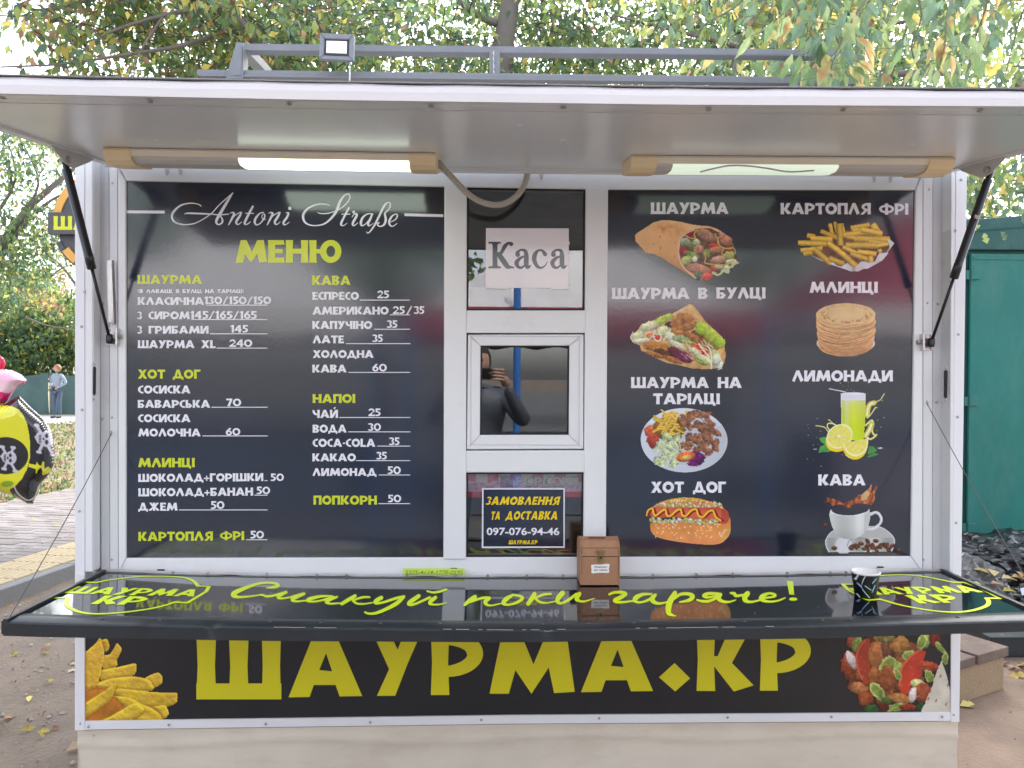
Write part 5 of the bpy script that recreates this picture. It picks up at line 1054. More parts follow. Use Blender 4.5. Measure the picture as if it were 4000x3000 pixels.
    p.strands(*o(1180, 930), 70, 40, 46, 2.2, (225, 220, 190), (190, 170, 110), 34, 4, (20, 60)); p.strands(*o(560, 690), 62, 26, 26, 2.2, (235, 236, 220), (200, 210, 150), 30, 8, (-40, 30)); p.strands(*o(980, 1000), 50, 24, 22, 2.2, (150, 60, 110), (100, 30, 70), 22, 9, (10, 70))
    for pts in ([(830, 655), (800, 720), (740, 790)], [(640, 680), (615, 730), (640, 790), (690, 800), (710, 750), (680, 700)], [(360, 690), (330, 760), (360, 810)], [(1180, 840), (1240, 920), (1310, 1000)], [(1290, 870), (1330, 940), (1340, 1150)]): p.line([o(*q) for q in catmull(pts, 4)], 4.5, [.92, .92, .88])
    for k in range(30):
        x, y = random.uniform(560, 1300), 0; y = 1030 + (x - 640) * .17 + random.uniform(0, 50); p.put(p.ell(*o(x, y), 1.6, 1.2), [.5, .3, .14], .7)
    return p.build('filled_pita_picture', YP, M_PIC, pb2, 'printed picture of a filled folded flatbread')
pita_pic()
def pancakes_pic():
    p = Pic(3180, 1172, 3430, 1392); o = lambda x, y: (3000 + x / 3.568, 1060 + y / 3.568)
    p.put(p.ell(*o(1085, 1000), 410 / 3.568, 170 / 3.568), [.86, .83, .82])
    p.put(p.poly([o(*q) for q in [(680, 850), (1495, 850), (1480, 980), (1380, 1090), (1100, 1165), (820, 1100), (700, 990)]]), [.84, .80, .79])
    r = random.Random(3)
    for k in range(26):
        t = k / 25; cy = lerp(1040, 600, t); rx = lerp(370, 412, min(1, t * 1.6)) + r.uniform(-8, 8); dx = r.uniform(-8, 8)
        m = p.ell(*o(1085 + dx, cy), rx / 3.568, 150 / 3.568, r.uniform(-3, 3), .035, 16); wv = p.n(26)
        c = np.array([lerp(.80, .88, t), lerp(.58, .70, t), lerp(.40, .50, t)]) * r.uniform(.92, 1.06)
        sh = .80 + .30 * wv; edge = np.clip((p.q - .955) * 16, 0, 1); sh = sh * (1 - .0 * edge) + .22 * np.clip(1 - np.abs(p.q - .965) * 30, 0, 1) - .25 * np.clip(1 - np.abs(p.q - .90) * 14, 0, 1)
        p.put(m, c * sh[..., None])
    m = p.ell(*o(1090, 590), 402 / 3.568, 150 / 3.568, 0, .03, 20); n_ = p.n(7); ring = np.exp(-((p.q - .78) / .13) ** 2) * (p.Y > o(0, 560)[1]) + .5 * np.exp(-((p.q - .8) / .1) ** 2)
    c = np.array([.87, .75, .55]) * (.95 + .1 * p.n(30))[..., None] * (1 - .40 * np.clip(ring * np.clip(n_ * 3 - 1.2, 0, 1), 0, 1)[..., None] * np.array([.4, .8, 1])); p.put(m, c)
    return p.build('pancakes_picture', YP, M_PIC, pb2, 'printed picture of a pancake stack')
pancakes_pic()
def plate_pic():
    p = Pic(2498, 1590, 2846, 1850); o = lambda x, y: (2400 + x / 2.675, 1560 + y / 2.675); k_ = 2.675
    p.put(p.ell(*o(728, 427), 456 / k_, 338 / k_, 2), [.86, .86, .88]); m = p.ell(*o(728, 427), 448 / k_, 330 / k_, 2); p.put(m, np.array([.78, .80, .85]) * (1 + .08 * (p.ly < -.5) - .05 * p.lx)[..., None])
    p.put(p.ell(*o(728, 420), 360 / k_, 262 / k_, 2), [.74, .75, .80], .6)
    B = lambda x, y, rx, ry, r, c0, c1, **k: p.blob(*o(x, y), rx / k_, ry / k_, r, c0, c1, **k)
    B(380, 330, 70, 60, 0, (190, 80, 50), (220, 130, 90)); B(400, 420, 62, 90, 10, (150, 50, 40), (206, 90, 70)); B(580, 300, 160, 140, 0, (180, 140, 50), (130, 90, 30))
    r = random.Random(8)
    for i in range(46):
        x = r.uniform(440, 700); y = r.uniform(130, 390); 
        if ((x - 590) / 165) ** 2 + ((y - 255) / 150) ** 2 > 1: continue
        a = R(r.choice((-20, -35, 25, 40, -55, 10))); l = r.uniform(40, 62); p.fry(*o(x - l * math.cos(a), y - l * math.sin(a)), *o(x + l * math.cos(a), y + l * math.sin(a)), 26 / k_, r.uniform(.92, 1.04))
    for x in (760, 800, 740, 815): p.fry(*o(x, 180), *o(x + 10, 120), 26 / k_, 1)
    for i in range(60):
        x = r.uniform(660, 1090); y = r.uniform(120, 570)
        if ((x - 880) / 235) ** 2 + ((y - 350) / 235) ** 2 > 1: continue
        B(x, y, r.uniform(34, 70), r.uniform(22, 40), r.uniform(0, 180), (104, 60, 42), (192, 138, 104), rag=.3, rs=6)
    for i in range(34):
        x = r.uniform(420, 720); y = r.uniform(380, 690)
        if ((x - 570) / 175) ** 2 + ((y - 535) / 160) ** 2 > 1: continue
        B(x, y, 44, 30, r.uniform(0, 180), (160, 180, 110), (226, 232, 200), rag=.35, rs=5)
    p.strands(*o(570, 540), 58, 52, 90, 2.2, (236, 240, 220), (170, 186, 120), 26, 12)
    B(860, 620, 90, 70, -20, (70, 20, 70), (130, 40, 120), rag=.4, rs=5); B(820, 675, 60, 22, 0, (140, 20, 120), (100, 20, 90), rag=.4, rs=5)
    B(745, 600, 100, 52, -12, (214, 90, 40), (236, 130, 60), rag=.05); B(745, 612, 60, 28, -12, (200, 130, 60), (236, 214, 130), rag=.3, rs=5)
    return p.build('plate_picture', YP, M_PIC, pb2, 'printed picture of a plate of meat, fries and salad')
plate_pic()
def hotdog_pic():
    p = Pic(2516, 1938, 2862, 2132); o = lambda x, y: (2400 + x / 2.675, 1560 + y / 2.675); k_ = 2.675; r = random.Random(2)
    top = [o(*q) for q in [(380, 1130), (480, 1070), (600, 1035), (720, 1020), (880, 1030), (1020, 1070), (1130, 1120), (1190, 1180), (1180, 1240), (700, 1180)]]
    p.put(p.poly(top), np.stack([.85 - 0 * p.X, .55 + .10 * (p.Y < o(0, 1060)[1]), .26 + 0 * p.X], -1) * (.9 + .2 * p.n(22))[..., None])
    bot = [o(*q) for q in catmull([(375, 1290), (372, 1350), (400, 1410), (480, 1450), (620, 1480), (800, 1505), (1000, 1518), (1120, 1500), (1200, 1420), (1216, 1330), (1210, 1240), (1150, 1230), (800, 1260)], 4)]
    m = p.poly(bot); t = np.clip((p.Y - o(0, 1280)[1]) / 85, 0, 1); e = np.clip((p.X - o(1080, 0)[0]) / 55, 0, 1)
    p.put(m, np.stack([.87 + .05 * t, .52 + .10 * np.sin(t * 3) * .3 + .16 * e * t + .05 * t, .26 + .10 * t], -1) * (.94 + .12 * p.n(30))[..., None])
    p.line([o(*q) for q in catmull([(400, 1410), (480, 1450), (620, 1480), (800, 1505), (1000, 1518), (1120, 1500), (1200, 1420), (1216, 1330)], 5)], 3, [.95, .72, .42], .7)
    def chop(x0, y0, x1, y1, n_, h):
        for i in range(n_):
            t = r.random(); x = lerp(x0, x1, t); y = lerp(y0, y1, t) + r.uniform(-h, h); c = r.choice([(226, 226, 190), (200, 210, 120), (232, 150, 70), (240, 236, 220), (210, 200, 110)]); p.blob(*o(x, y), r.uniform(8, 17) / k_ * 1.5, r.uniform(6, 11) / k_ * 1.5, r.uniform(0, 180), c, [q * .8 for q in c], rag=.3, rs=4)
    chop(420, 1110, 1120, 1110, 90, 24)
    m = p.poly([o(*q) for q in catmull([(335, 1190), (380, 1130), (520, 1125), (760, 1130), (1000, 1125), (1130, 1140), (1195, 1200), (1180, 1290), (1100, 1300), (1000, 1280), (700, 1240), (400, 1240)], 4)])
    s_ = (p.Y - o(0, 1190 + 0)[1] - (p.X - o(760, 0)[0]) * .08) / 28; p.put(m, np.stack([.86 - .10 * np.abs(s_), .40 - .10 * s_ ** 2, .28 - .08 * s_ ** 2], -1) * (.92 + .16 * p.n(18))[..., None])
    p.put(p.ell(*o(1160, 1210), 45 / k_, 75 / k_), np.array([.62, .20, .16]), .5)
    zz = [(335, 1215), (350, 1160), (395, 1140), (410, 1190), (430, 1215), (480, 1180), (530, 1150), (550, 1210), (590, 1215), (640, 1170), (690, 1150), (710, 1210), (750, 1215), (800, 1165), (855, 1150), (880, 1215), (930, 1225), (980, 1175), (1030, 1165), (1060, 1230), (1110, 1265)]
    p.line([o(x + 22, y + 4) for x, y in zz], 9, [.55, .08, .10]); p.line([o(*q) for q in catmull(zz, 4)], 6.5, [.97, .80, .16])
    chop(370, 1262, 1070, 1282, 110, 22)
    for i in range(90):
        x = r.uniform(430, 1170); y = r.uniform(1300, 1450) if i < 62 else 0
        if i >= 62: x = r.uniform(560, 1120); y = 1030 + abs(x - 780) * .12 + r.uniform(0, 30)
        p.put(p.ell(*o(x, y), 3.2, 2.0, r.uniform(0, 180)), [.97, .90, .72])
    return p.build('hot_dog_picture', YP, M_PIC, pb2, 'printed picture of a hot dog with mustard')
hotdog_pic()
def lemonade_pic():
    p = Pic(3145, 1488, 3470, 1830); k_ = 3.95; o = lambda x, y: (3060 + x / k_, 1480 + y / k_); r = random.Random(6)
    def splash(pts, w_): p.line([o(*q) for q in catmull(pts, 5)], w_, [.80, .76, .34]); p.line([o(*q) for q in catmull(pts, 5)], w_ * .35, [.95, .95, .72])
    splash([(1290, 560), (1310, 450), (1340, 390), (1400, 370)], 22); splash([(1400, 370), (1440, 350), (1500, 320), (1530, 270), (1560, 230)], 6); splash([(1300, 600), (1340, 560), (1390, 490), (1420, 440)], 7); splash([(1270, 720), (1330, 660), (1370, 640), (1390, 700), (1370, 800), (1400, 860), (1440, 860)], 9); splash([(1270, 880), (1330, 780), (1360, 700)], 22)
    splash([(720, 800), (680, 740), (690, 690), (760, 690), (820, 720)], 7); splash([(700, 830), (640, 750), (560, 730), (500, 720)], 6); splash([(760, 680), (720, 640), (690, 632)], 5); splash([(1290, 900), (1340, 930), (1400, 900), (1430, 870)], 10)
    for q in [(880, 65), (925, 118), (1000, 105), (1005, 50), (1045, 170), (1090, 188), (980, 170), (525, 612), (378, 705), (390, 762), (575, 806), (382, 868), (518, 903), (462, 1020), (540, 1012), (820, 660), (1550, 597), (1455, 637), (1445, 800), (1505, 745), (1525, 335), (1445, 445), (460, 1260), (370, 1235), (480, 1192), (585, 1348), (408, 1352), (495, 1085)]: p.put(p.ell(*o(*q), r.uniform(1.8, 4), r.uniform(1.4, 3)), [.90, .88, .62])
    for a in ([(540, 915), (600, 895), (660, 895), (700, 1000), (660, 1030), (580, 980)], [(535, 1140), (560, 1040), (640, 1010), (760, 1100), (700, 1130)]): p.put(p.poly([o(*q) for q in a]), np.array([.30, .60, .30]) * (.85 + .3 * p.n(20))[..., None])
    for a in ([(1320, 1030), (1400, 1040), (1450, 1110), (1380, 1140), (1290, 1180)], [(1270, 1205), (1400, 1130), (1485, 1165), (1400, 1200), (1330, 1212)]): p.put(p.poly([o(*q) for q in a]), np.array([.28, .56, .28]) * (.85 + .3 * p.n(20))[..., None])
    p.put(p.poly([o(*q) for q in [(1430, 1070), (1500, 1052), (1565, 1065), (1490, 1085)]]), [.86, .86, .84]); p.put(p.poly([o(*q) for q in [(435, 1085), (500, 1072), (540, 1085), (500, 1095)]]), [.86, .86, .80])
    g = [o(*q) for q in [(880, 230), (1274, 225), (1262, 700), (1240, 940), (900, 960)]]; m = p.poly(g); t = np.clip((p.Y - o(0, 330)[1]) / 110, 0, 1); sx = (p.X - o(880, 0)[0]) / 100
    c = np.stack([.86 - .06 * t, .88 - 0 * t, .56 - .44 * t ** .6 + .25 * (np.abs(sx - .25) < .08)], -1) * (1 - .08 * np.abs(sx - .5) * 2)[..., None]; p.put(m, c)
    p.put(m * (p.Y < o(0, 328)[1]), [.84, .85, .90]); p.put(p.ell(*o(1077, 228), 50, 6), [.90, .90, .93]); p.put(m * (np.abs(sx - .03) < .03), [.88, .90, .82], .7)
    p.line([o(705, 150), o(960, 200), o(1000, 300)], 5, [.86, .86, .88]); p.line([o(710, 165), o(955, 212)], 1.6, [.4, .4, .42])
    def lemon(cx, cy, rx, ry, rot, cut=None):
        m = p.ell(*o(cx - 10, cy + 55), rx / k_, ry / k_, rot); m = m if cut is None else m * cut; p.put(m, np.array([.94, .82, .14]) * (.95 + .1 * p.n(10))[..., None])
        m = p.ell(*o(cx, cy), rx / k_, ry / k_, rot); m = m if cut is None else m * cut; p.put(m, [.93, .93, .78])
        m = p.ell(*o(cx, cy), rx / k_ * .89, ry / k_ * .89, rot); m = m if cut is None else m * cut; ang = np.arctan2(p.ly, p.lx); seg_ = np.abs(np.sin(ang * 5)) ** .5; p.put(m, np.stack([.90 + 0 * seg_, .86 + 0 * seg_, .36 + .40 * (seg_ < .42)], -1) * (.93 + .14 * p.n(5))[..., None])
    lemon(865, 885, 212, 180, -35)
    p.put(p.ell(*o(862, 885), 7, 5), [.94, .94, .84])
    cut = ((p.Y - o(0, 985)[1]) > -(p.X - o(925, 0)[0]) * .18).astype(float); lemon(1115, 960, 200, 235, 0, cut)
    p.line([o(870, 1165), o(960, 1180), o(1000, 1215), (o(1060, 1212))], 2.5, [.85, .85, .80])
    return p.build('lemonade_picture', YP, M_PIC, pb2, 'printed picture of lemonade and lemon slices')
lemonade_pic()
def coffee_pic():
    p = Pic(3185, 1876, 3526, 2162); k_ = 4.254; o = lambda x, y: (3100 + x / k_, 1820 + y / k_); r = random.Random(9)
    fl = [o(*q) for q in catmull([(445, 600), (560, 575), (520, 530), (620, 530), (720, 560), (830, 610), (900, 580), (980, 560), (1060, 500), (1080, 465), (1110, 480), (1190, 420), (1260, 370), (1290, 280), (1300, 340), (1310, 420), (1360, 360), (1380, 315), (1395, 370), (1350, 450), (1350, 560), (1300, 650), (1200, 640), (1050, 630), (950, 680), (1000, 710), (880, 690), (760, 640), (640, 670), (600, 620), (540, 600)], 3)]
    n_ = p.n(20); st = np.sin((p.X * .55 + p.Y * .2) * .35 + n_ * 9) * .5 + .5; p.put(p.poly(fl), np.stack([.45 + .40 * st * n_ * 1.6, .20 + .36 * st * n_ * 1.4, .14 + .26 * st * n_], -1))
    p.put(p.ell(*o(1190, 500), 12, 22, 35), [.86, .76, .56], .75); p.line([o(*q) for q in catmull([(1120, 490), (1210, 410), (1270, 350), (1290, 290)], 5)], 3, [.86, .80, .70], .8); p.line([o(*q) for q in catmull([(1300, 600), (1340, 500), (1320, 430), (1380, 330)], 5)], 3, [.86, .56, .34], .8)
    sc_ = [o(*q) for q in catmull([(580, 1438), (530, 1340), (525, 1230), (590, 1120), (680, 1060), (900, 1010), (1200, 1000), (1420, 1000), (1560, 1070), (1670, 1180), (1690, 1290), (1640, 1425)], 4)]
    p.put(p.poly(sc_), [.90, .90, .92]); sc2 = [(lerp(x, 3360, .035), lerp(y, 2110, .05)) for x, y in sc_]
    p.put(p.poly(sc2), np.array([.72, .71, .71]) * (1 + .14 * np.cos((p.X - 3300) / 18) * (p.Y > 2100))[..., None]); p.put(p.ell(*o(830, 1330), 34, 34), [.84, .83, .86], .9)
    p.line([o(*q) for q in catmull([(890, 1330), (930, 1240), (1050, 1190), (1200, 1210)], 5)], 3, [.45, .44, .44], .8)
    p.line([o(*q) for q in catmull([(1270, 800), (1380, 775), (1450, 850), (1440, 950), (1340, 1030), (1230, 1040)], 6)], 13, [.86, .86, .89]); p.line([o(*q) for q in catmull([(1285, 830), (1370, 795), (1430, 860), (1420, 940), (1330, 1010), (1240, 1030)], 6)], 3, [.68, .68, .70])
    cupo = [o(*q) for q in catmull([(640, 710), (595, 770), (600, 880), (660, 1060), (790, 1190), (880, 1215), (1000, 1210), (1120, 1160), (1230, 1040), (1270, 900), (1275, 800), (1255, 705), (1200, 760), (960, 820), (740, 800), (640, 750)], 4)]
    m = p.poly(cupo); sx = (p.X - o(590, 0)[0]) / 160; p.put(m, np.array([.82, .82, .81]) * (1.05 - .16 * np.exp(-((sx - .35) / .28) ** 2) - .10 * (sx > .85) + .06 * np.exp(-((sx - .72) / .08) ** 2) - .10 * np.clip((p.Y - 2060) / 45, 0, 1))[..., None])
    p.line([o(*q) for q in catmull([(640, 715), (610, 760), (740, 812), (960, 825), (1180, 785), (1262, 730)], 5)], 2.5, [.93, .93, .96])
    def bean(x, y, a, s=1):
        p.put(p.ell(*o(x, y), 13 * s, 9 * s, a), np.array([.40, .24, .18]) * (.8 + .6 * (.4 - p.ly) * .6)[..., None]); p.put(p.ell(*o(x - 8, y - 12), 5 * s, 1.6 * s, a), [.80, .64, .54], .5); t, d, L = p.seg(*o(x - 45 * math.cos(R(a)), y - 45 * math.sin(R(a))), *o(x + 45 * math.cos(R(a)), y + 45 * math.sin(R(a)))); p.put((np.abs(d) < 1.3) * (t > 0) * (t < 1), [.18, .10, .08])
    for i in range(34): bean(r.uniform(890, 1590), r.uniform(1310, 1415), r.uniform(0, 180), .72)
    for q in ((675, 1365, 5), (1365, 1245, 8), (1230, 1250, 50), (1645, 1325, -20), (1752, 1402, 12), (525, 985, 20), (1240, 1320, 5), (1540, 1335, 80), (1120, 1290, 10)): bean(*q, .9)
    return p.build('coffee_picture', YP, M_PIC, pb2, 'printed picture of a coffee cup and beans')
coffee_pic()
# the two pictures on the big sign under the counter
def sign_fries():
    p = Pic(331, 2400, 700, 2817, 2.5); o = lambda x, y: (x / 2.766, 2400 + y / 2.766); r = random.Random(4)
    p.put(p.poly([o(*q) for q in [(915, 700), (1150, 720), (1300, 850), (1700, 1000), (1700, 1152), (915, 1152)]]), np.array([.74, .46, .14]) * (.75 + .5 * p.n(50))[..., None])
    CH = [[(915, 410), (1040, 300), (1060, 262), (1095, 262), (1130, 400), (1125, 470), (1080, 680), (1050, 770), (985, 800), (915, 790)], [(1095, 275), (1160, 262), (1185, 340), (1180, 380), (1135, 410)], [(1130, 435), (1180, 430), (1230, 360), (1262, 305), (1300, 340), (1320, 390), (1265, 500), (1270, 560), (1110, 600)],
          [(1550, 690), (1650, 640), (1720, 628), (1755, 670), (1760, 720), (1740, 760), (1655, 800), (1640, 760)], [(1095, 600), (1250, 570), (1400, 535), (1470, 525), (1475, 570), (1455, 660), (1300, 680), (1085, 720)], [(1060, 740), (1200, 690), (1380, 672), (1480, 670), (1600, 700), (1650, 760), (1640, 830), (1300, 810), (1060, 790)],
          [(1240, 810), (1300, 800), (1640, 835), (1880, 845), (1915, 850), (1915, 950), (1810, 1000), (1640, 1000), (1450, 960), (1240, 870)], [(1230, 880), (1400, 900), (1540, 970), (1740, 1060), (1760, 1152), (1500, 1152), (1380, 1050)], [(1640, 1000), (1720, 985), (1790, 985), (1830, 1080), (1760, 1135), (1730, 1070)],
          [(915, 960), (1150, 810), (1240, 740), (1260, 770), (1230, 850), (1180, 940), (940, 1100), (915, 1110)], [(1080, 1152), (1200, 1100), (1400, 980), (1480, 955), (1550, 1010), (1545, 1060), (1430, 1130), (1400, 1152)]]
    for k, c in enumerate(CH):
        cc = [o(*q) for q in catmull(c + c[:1], 2)][:-1]; cx = sum(q[0] for q in cc) / len(cc); cy = sum(q[1] for q in cc) / len(cc)
        p.put(p.poly([(x + (x - cx) * .03 + 1, y + (y - cy) * .03 + 5) for x, y in cc]) * (p.a > .5), [.66, .38, .10], .75); p.chip(cc, base=(234, 190 + (k * 37) % 12 - 6, 58))
    return p.build('fries_picture', .0026, M_PICM, kiosk, 'printed picture of fries at the left end of the sign')
sign_fries()
def sign_meat():
    p = Pic(3275, 2400, 3714, 2784, 2.5); k_ = 2.765; o = lambda x, y: (3200 + x / k_, 2440 + y / k_); r = random.Random(12)
    B = lambda x, y, rx, ry, a, c0, c1, **k: p.blob(*o(x, y), rx / k_, ry / k_, a, c0, c1, **k)
    br, lb = (106, 50, 22), (190, 122, 66); gr, lg = (84, 108, 40), (182, 194, 112)
    def LF(x, y, rx, ry, a, sd):        # a frilled salad leaf: dark heart, pale rim, a vein
        m = p.ell(*o(x, y), rx / k_, ry / k_, a, .30, 11); q = p.q + (p.n(11, p.seed) - .5) * .5; rim_ = np.clip((q - .62) * 4, 0, 1)[..., None]
        c = (np.array([128, 152, 62]) * (1 - rim_) + np.array([196, 208, 128]) * rim_) / 255 * (.75 + .5 * p.n(16))[..., None]; c *= (1 - .35 * np.clip(p.ly, 0, 1))[..., None]; p.put(m, c)
        t, d, L = p.seg(*o(x - rx * .6, y + ry * .3), *o(x + rx * .6, y - ry * .3)); p.put(m * (np.abs(d) < 1.6) * (t > 0) * (t < 1), [.74, .80, .50], .3)
    B(700, 480, 400, 380, 10, (60, 20, 10), (110, 50, 26), rag=.12)
    
    for i in range(34): a_ = r.random() * 6.28; q_ = math.sqrt(r.random()); B(720 + 370 * q_ * math.cos(a_), 500 + 390 * q_ * math.sin(a_), r.uniform(60, 120), r.uniform(40, 80), r.uniform(0, 180), (84, 34, 14), (168, 98, 50), rag=.3)
    B(360, 180, 70, 80, 0, br, (190, 90, 60), rag=.3); B(320, 430, 95, 140, 0, (130, 50, 30), (190, 90, 50), rag=.3); B(350, 380, 46, 110, -25, (214, 200, 196), (236, 226, 224), rag=.15); B(410, 200, 50, 110, 15, gr, lg, rag=.25)
    def wedge(pts, c):
        m = p.poly([o(*q) for q in pts]); p.put(m, np.array(c) * (.85 + .3 * p.n(40))[..., None])
    wedge(catmull([(540, 140), (460, 180), (400, 290), (395, 420), (440, 560), (500, 640), (545, 600), (555, 400), (550, 240)], 4), [.66, .24, .15]); p.line([o(*q) for q in catmull([(500, 160), (420, 280), (405, 420), (460, 590)], 5)], 6, [.90, .44, .28], .7)
    B(620, 330, 90, 170, 5, (150, 84, 40), (206, 140, 80), rag=.25); B(730, 250, 60, 130, -10, (110, 60, 50), (160, 100, 70), rag=.25); B(880, 220, 110, 100, -30, (140, 80, 30), (206, 160, 90), rag=.3); B(700, 140, 120, 60, 0, (120, 90, 40), lg, rag=.3)
    LF(740, 440, 110, 80, -40, 1); LF(960, 330, 70, 50, -30, 2); B(850, 470, 60, 70, 20, (110, 140, 50), lg, rag=.3); B(740, 590, 100, 140, 0, (120, 60, 26), (190, 110, 60), rag=.25); B(590, 560, 60, 100, 0, (130, 70, 30), (190, 120, 60), rag=.3)
    wedge(catmull([(1160, 290), (1090, 270), (980, 350), (890, 470), (860, 620), (890, 740), (960, 740), (1010, 620), (1100, 560), (1120, 420)], 4), [.72, .22, .14]); p.line([o(*q) for q in catmull([(1070, 285), (960, 370), (880, 500), (870, 660)], 5)], 9, [.86, .42, .26], .7)
    B(1180, 450, 110, 60, 0, (140, 50, 30), (206, 90, 60), rag=.3); B(1130, 180, 70, 90, 20, gr, lg, rag=.25); B(1250, 160, 60, 90, 0, (90, 20, 14), (140, 50, 30), rag=.3); LF(1310, 250, 90, 34, 50, 3); LF(1360, 370, 38, 70, 0, 4); LF(1190, 560, 50, 74, -30, 5); LF(1110, 190, 50, 95, 20, 6)
    B(430, 690, 100, 70, 20, (150, 84, 44), (210, 140, 90), rag=.3); B(500, 800, 90, 80, 0, (120, 50, 20), (180, 96, 50), rag=.3); LF(630, 720, 60, 120, -38, 7); LF(850, 540, 34, 80, -25, 8); B(730, 820, 60, 50, 0, (60, 90, 30), gr, rag=.3); B(880, 800, 130, 60, 10, (150, 90, 40), (206, 150, 90), rag=.25); B(1060, 640, 70, 50, 0, (170, 180, 90), (226, 226, 170), rag=.3)
    B(1130, 740, 110, 110, -20, (120, 50, 26), (180, 96, 60), rag=.25); B(1010, 760, 40, 90, 10, (220, 206, 200), (240, 230, 226), rag=.3); LF(830, 895, 115, 44, -12, 9); B(570, 910, 80, 50, 0, (20, 60, 20), (60, 110, 50), rag=.3); B(960, 890, 90, 40, 0, (110, 30, 16), (170, 70, 40), rag=.3); B(1100, 890, 50, 50, 0, (16, 50, 30), (50, 90, 40), rag=.3); B(700, 890, 60, 50, 0, (60, 20, 14), (120, 40, 26), rag=.3)
    tort = [o(*q) for q in [(1320, 380), (1355, 470), (1385, 560), (1415, 700), (1420, 960), (1090, 960), (1150, 830), (1220, 660), (1260, 520)]]
    p.put(p.poly(tort), np.array([.80, .78, .72]) * (.88 + .2 * p.n(50) + .06 * p.n(8))[..., None])
    for q in ((1263, 820), (1310, 555), (1180, 800), (1370, 860), (1200, 720), (1390, 650)): p.put(p.ell(*o(*q), 3, 7, 20), [.5, .28, .16], .8)
    for i in range(60): p.put(p.ell(*o(r.uniform(260, 1200), r.uniform(160, 900)), 1.6, 1.6) * (p.a > .5), [.93, .84, .74], .6)
    p.a *= (p.Y < 2784)
    return p.build('meat_picture', .0026, M_PICM, kiosk, 'printed picture of meat, tomato and salad in flatbread')
sign_meat()
# ================================================================ ground
M_DIRT = mat('packed_dirt', (.185, .145, .112), .95, var=.28, vscale=2.4, bump=1.0, bscale=55, dirt=(.12, .095, .08), dirt_amt=.6, dirt_scale=2.2, dirt_lo=.48, dirt_hi=.7, detail=10)
M_SLAB = mat('brown_concrete', (.20, .14, .10), .85, var=.26, vscale=3.4, bump=.5, bscale=70, dirt=(.13, .09, .07), dirt_amt=.55, dirt_scale=3, dirt_lo=.5, dirt_hi=.72, detail=10)
M_GRASS = mat('leafy_lawn_soil', (.19, .165, .10), .95, var=.45, vscale=7, bump=.5, bscale=30)
M_ASPH = mat('pale_path', (.42, .39, .37), .9, var=.1, vscale=2)
def sheet(name, pts, z, m, kind='structure', n=1):
    o = mesh(name, [(x, y, z) for x, y in pts], [tuple(range(len(pts)))], m); o['kind'] = kind; return o
# dirt as a gently uneven sheet near the stall, flat far out
vs = []; fs = []; gx = [-200, -60, -20, -9] + list(np.arange(-6, 6.01, .12)) + [9, 20, 60, 200]; gy_ = [-200, -60, -20, -9] + list(np.arange(-4, 6.01, .12)) + [9, 20, 60, 200]
XX, YY = np.meshgrid(np.array(gx, float), np.array(gy_, float), indexing='ij')
ZZ = (vnoise(XX + 300, YY + 300, .9, 3) - .5) * .03 + (vnoise(XX + 300, YY + 300, .31, 4) - .5) * .016
ZZ = np.where((np.abs(XX) < 6.1) & (YY > -4.1) & (YY < 6.1), ZZ - .012, -.02)
nx_, ny2 = XX.shape; vs = list(zip(XX.ravel(), YY.ravel(), ZZ.ravel())); fs = [(i * ny2 + j, (i + 1) * ny2 + j, (i + 1) * ny2 + j + 1, i * ny2 + j + 1) for i in range(nx_ - 1) for j in range(ny2 - 1)]
o = mesh('ground', vs, fs, M_DIRT, smooth=True); o['kind'] = 'structure'
sheet('added_dark_ground', [(-60, -60), (60, -60), (60, -3.4), (-60, -3.4)], .004, mat('added_ground_dark', (.13, .13, .13), .9, var=.2, vscale=3, bump=.3, bscale=60))  # unseen dark sheet behind the camera, added to darken the boards' lower reflections
# pavement left: kerb, ribbed warning tiles, pavers; direction of the kerb
kd = Vector((.17, .985)).normalized(); kn = Vector((-kd.y, kd.x))          # kn points to the pavement side
K0 = Vector((-3.17, 3.12)); PH = .10
def kp(s, t): q = K0 + kd * s + kn * t; return (q.x, q.y)
pave = thing('pavement', 'x', 'x'); del pave['label']; del pave['category']; pave['kind'] = 'structure'
bed = MB(); pts = [kp(-9, .10), kp(16, .10), kp(16, 2.72), kp(-9, 2.72)]; f = [Vector((*q, PH - .012)) for q in pts]; bed.prism(f, [q - Vector((0, 0, .1)) for q in f])
M_BED = mat('joint_sand', (.16, .14, .125), .95, var=.2, vscale=20)
o = bed.build('paving_bed', M_BED, pave)
M_KERB = mat('grey_kerb_concrete', (.175, .175, .18), .85, var=.14, vscale=5, bump=.3, bscale=60, dirt=(.12, .11, .10), dirt_amt=.5, dirt_scale=5, dirt_lo=.5)
def piece(name, s0, s1, t0, t1, z0, z1, m, me_cache={}):
    key = (name, round(s1 - s0, 3), round(t1 - t0, 3), round(z1 - z0, 3), m.name)
    if key not in me_cache:
        b = bmesh.new(); bmesh.ops.create_cube(b, size=1, matrix=Matrix.Diagonal((s1 - s0, t1 - t0, z1 - z0, 1)))
        bmesh.ops.bevel(b, geom=[e for e in b.edges if all(v.co.z > 0 for v in e.verts)], offset=.006, segments=1, affect='EDGES')
        me = bpy.data.meshes.new(name); b.to_mesh(me); b.free(); me.materials.append(m); me_cache[key] = me
    o = bpy.data.objects.new(name, me_cache[key]); C.objects.link(o); o.parent = pave
    q = K0 + kd * (s0 + s1) / 2 + kn * (t0 + t1) / 2; o.location = (q.x, q.y, (z0 + z1) / 2); o.rotation_euler = (0, 0, math.atan2(kd.y, kd.x)); return o
for i in range(-6, 14): piece('kerb_stone', i * 1.0 + .354, i * 1.0 + 1.349, 0, .09, -.1, PH, M_KERB)
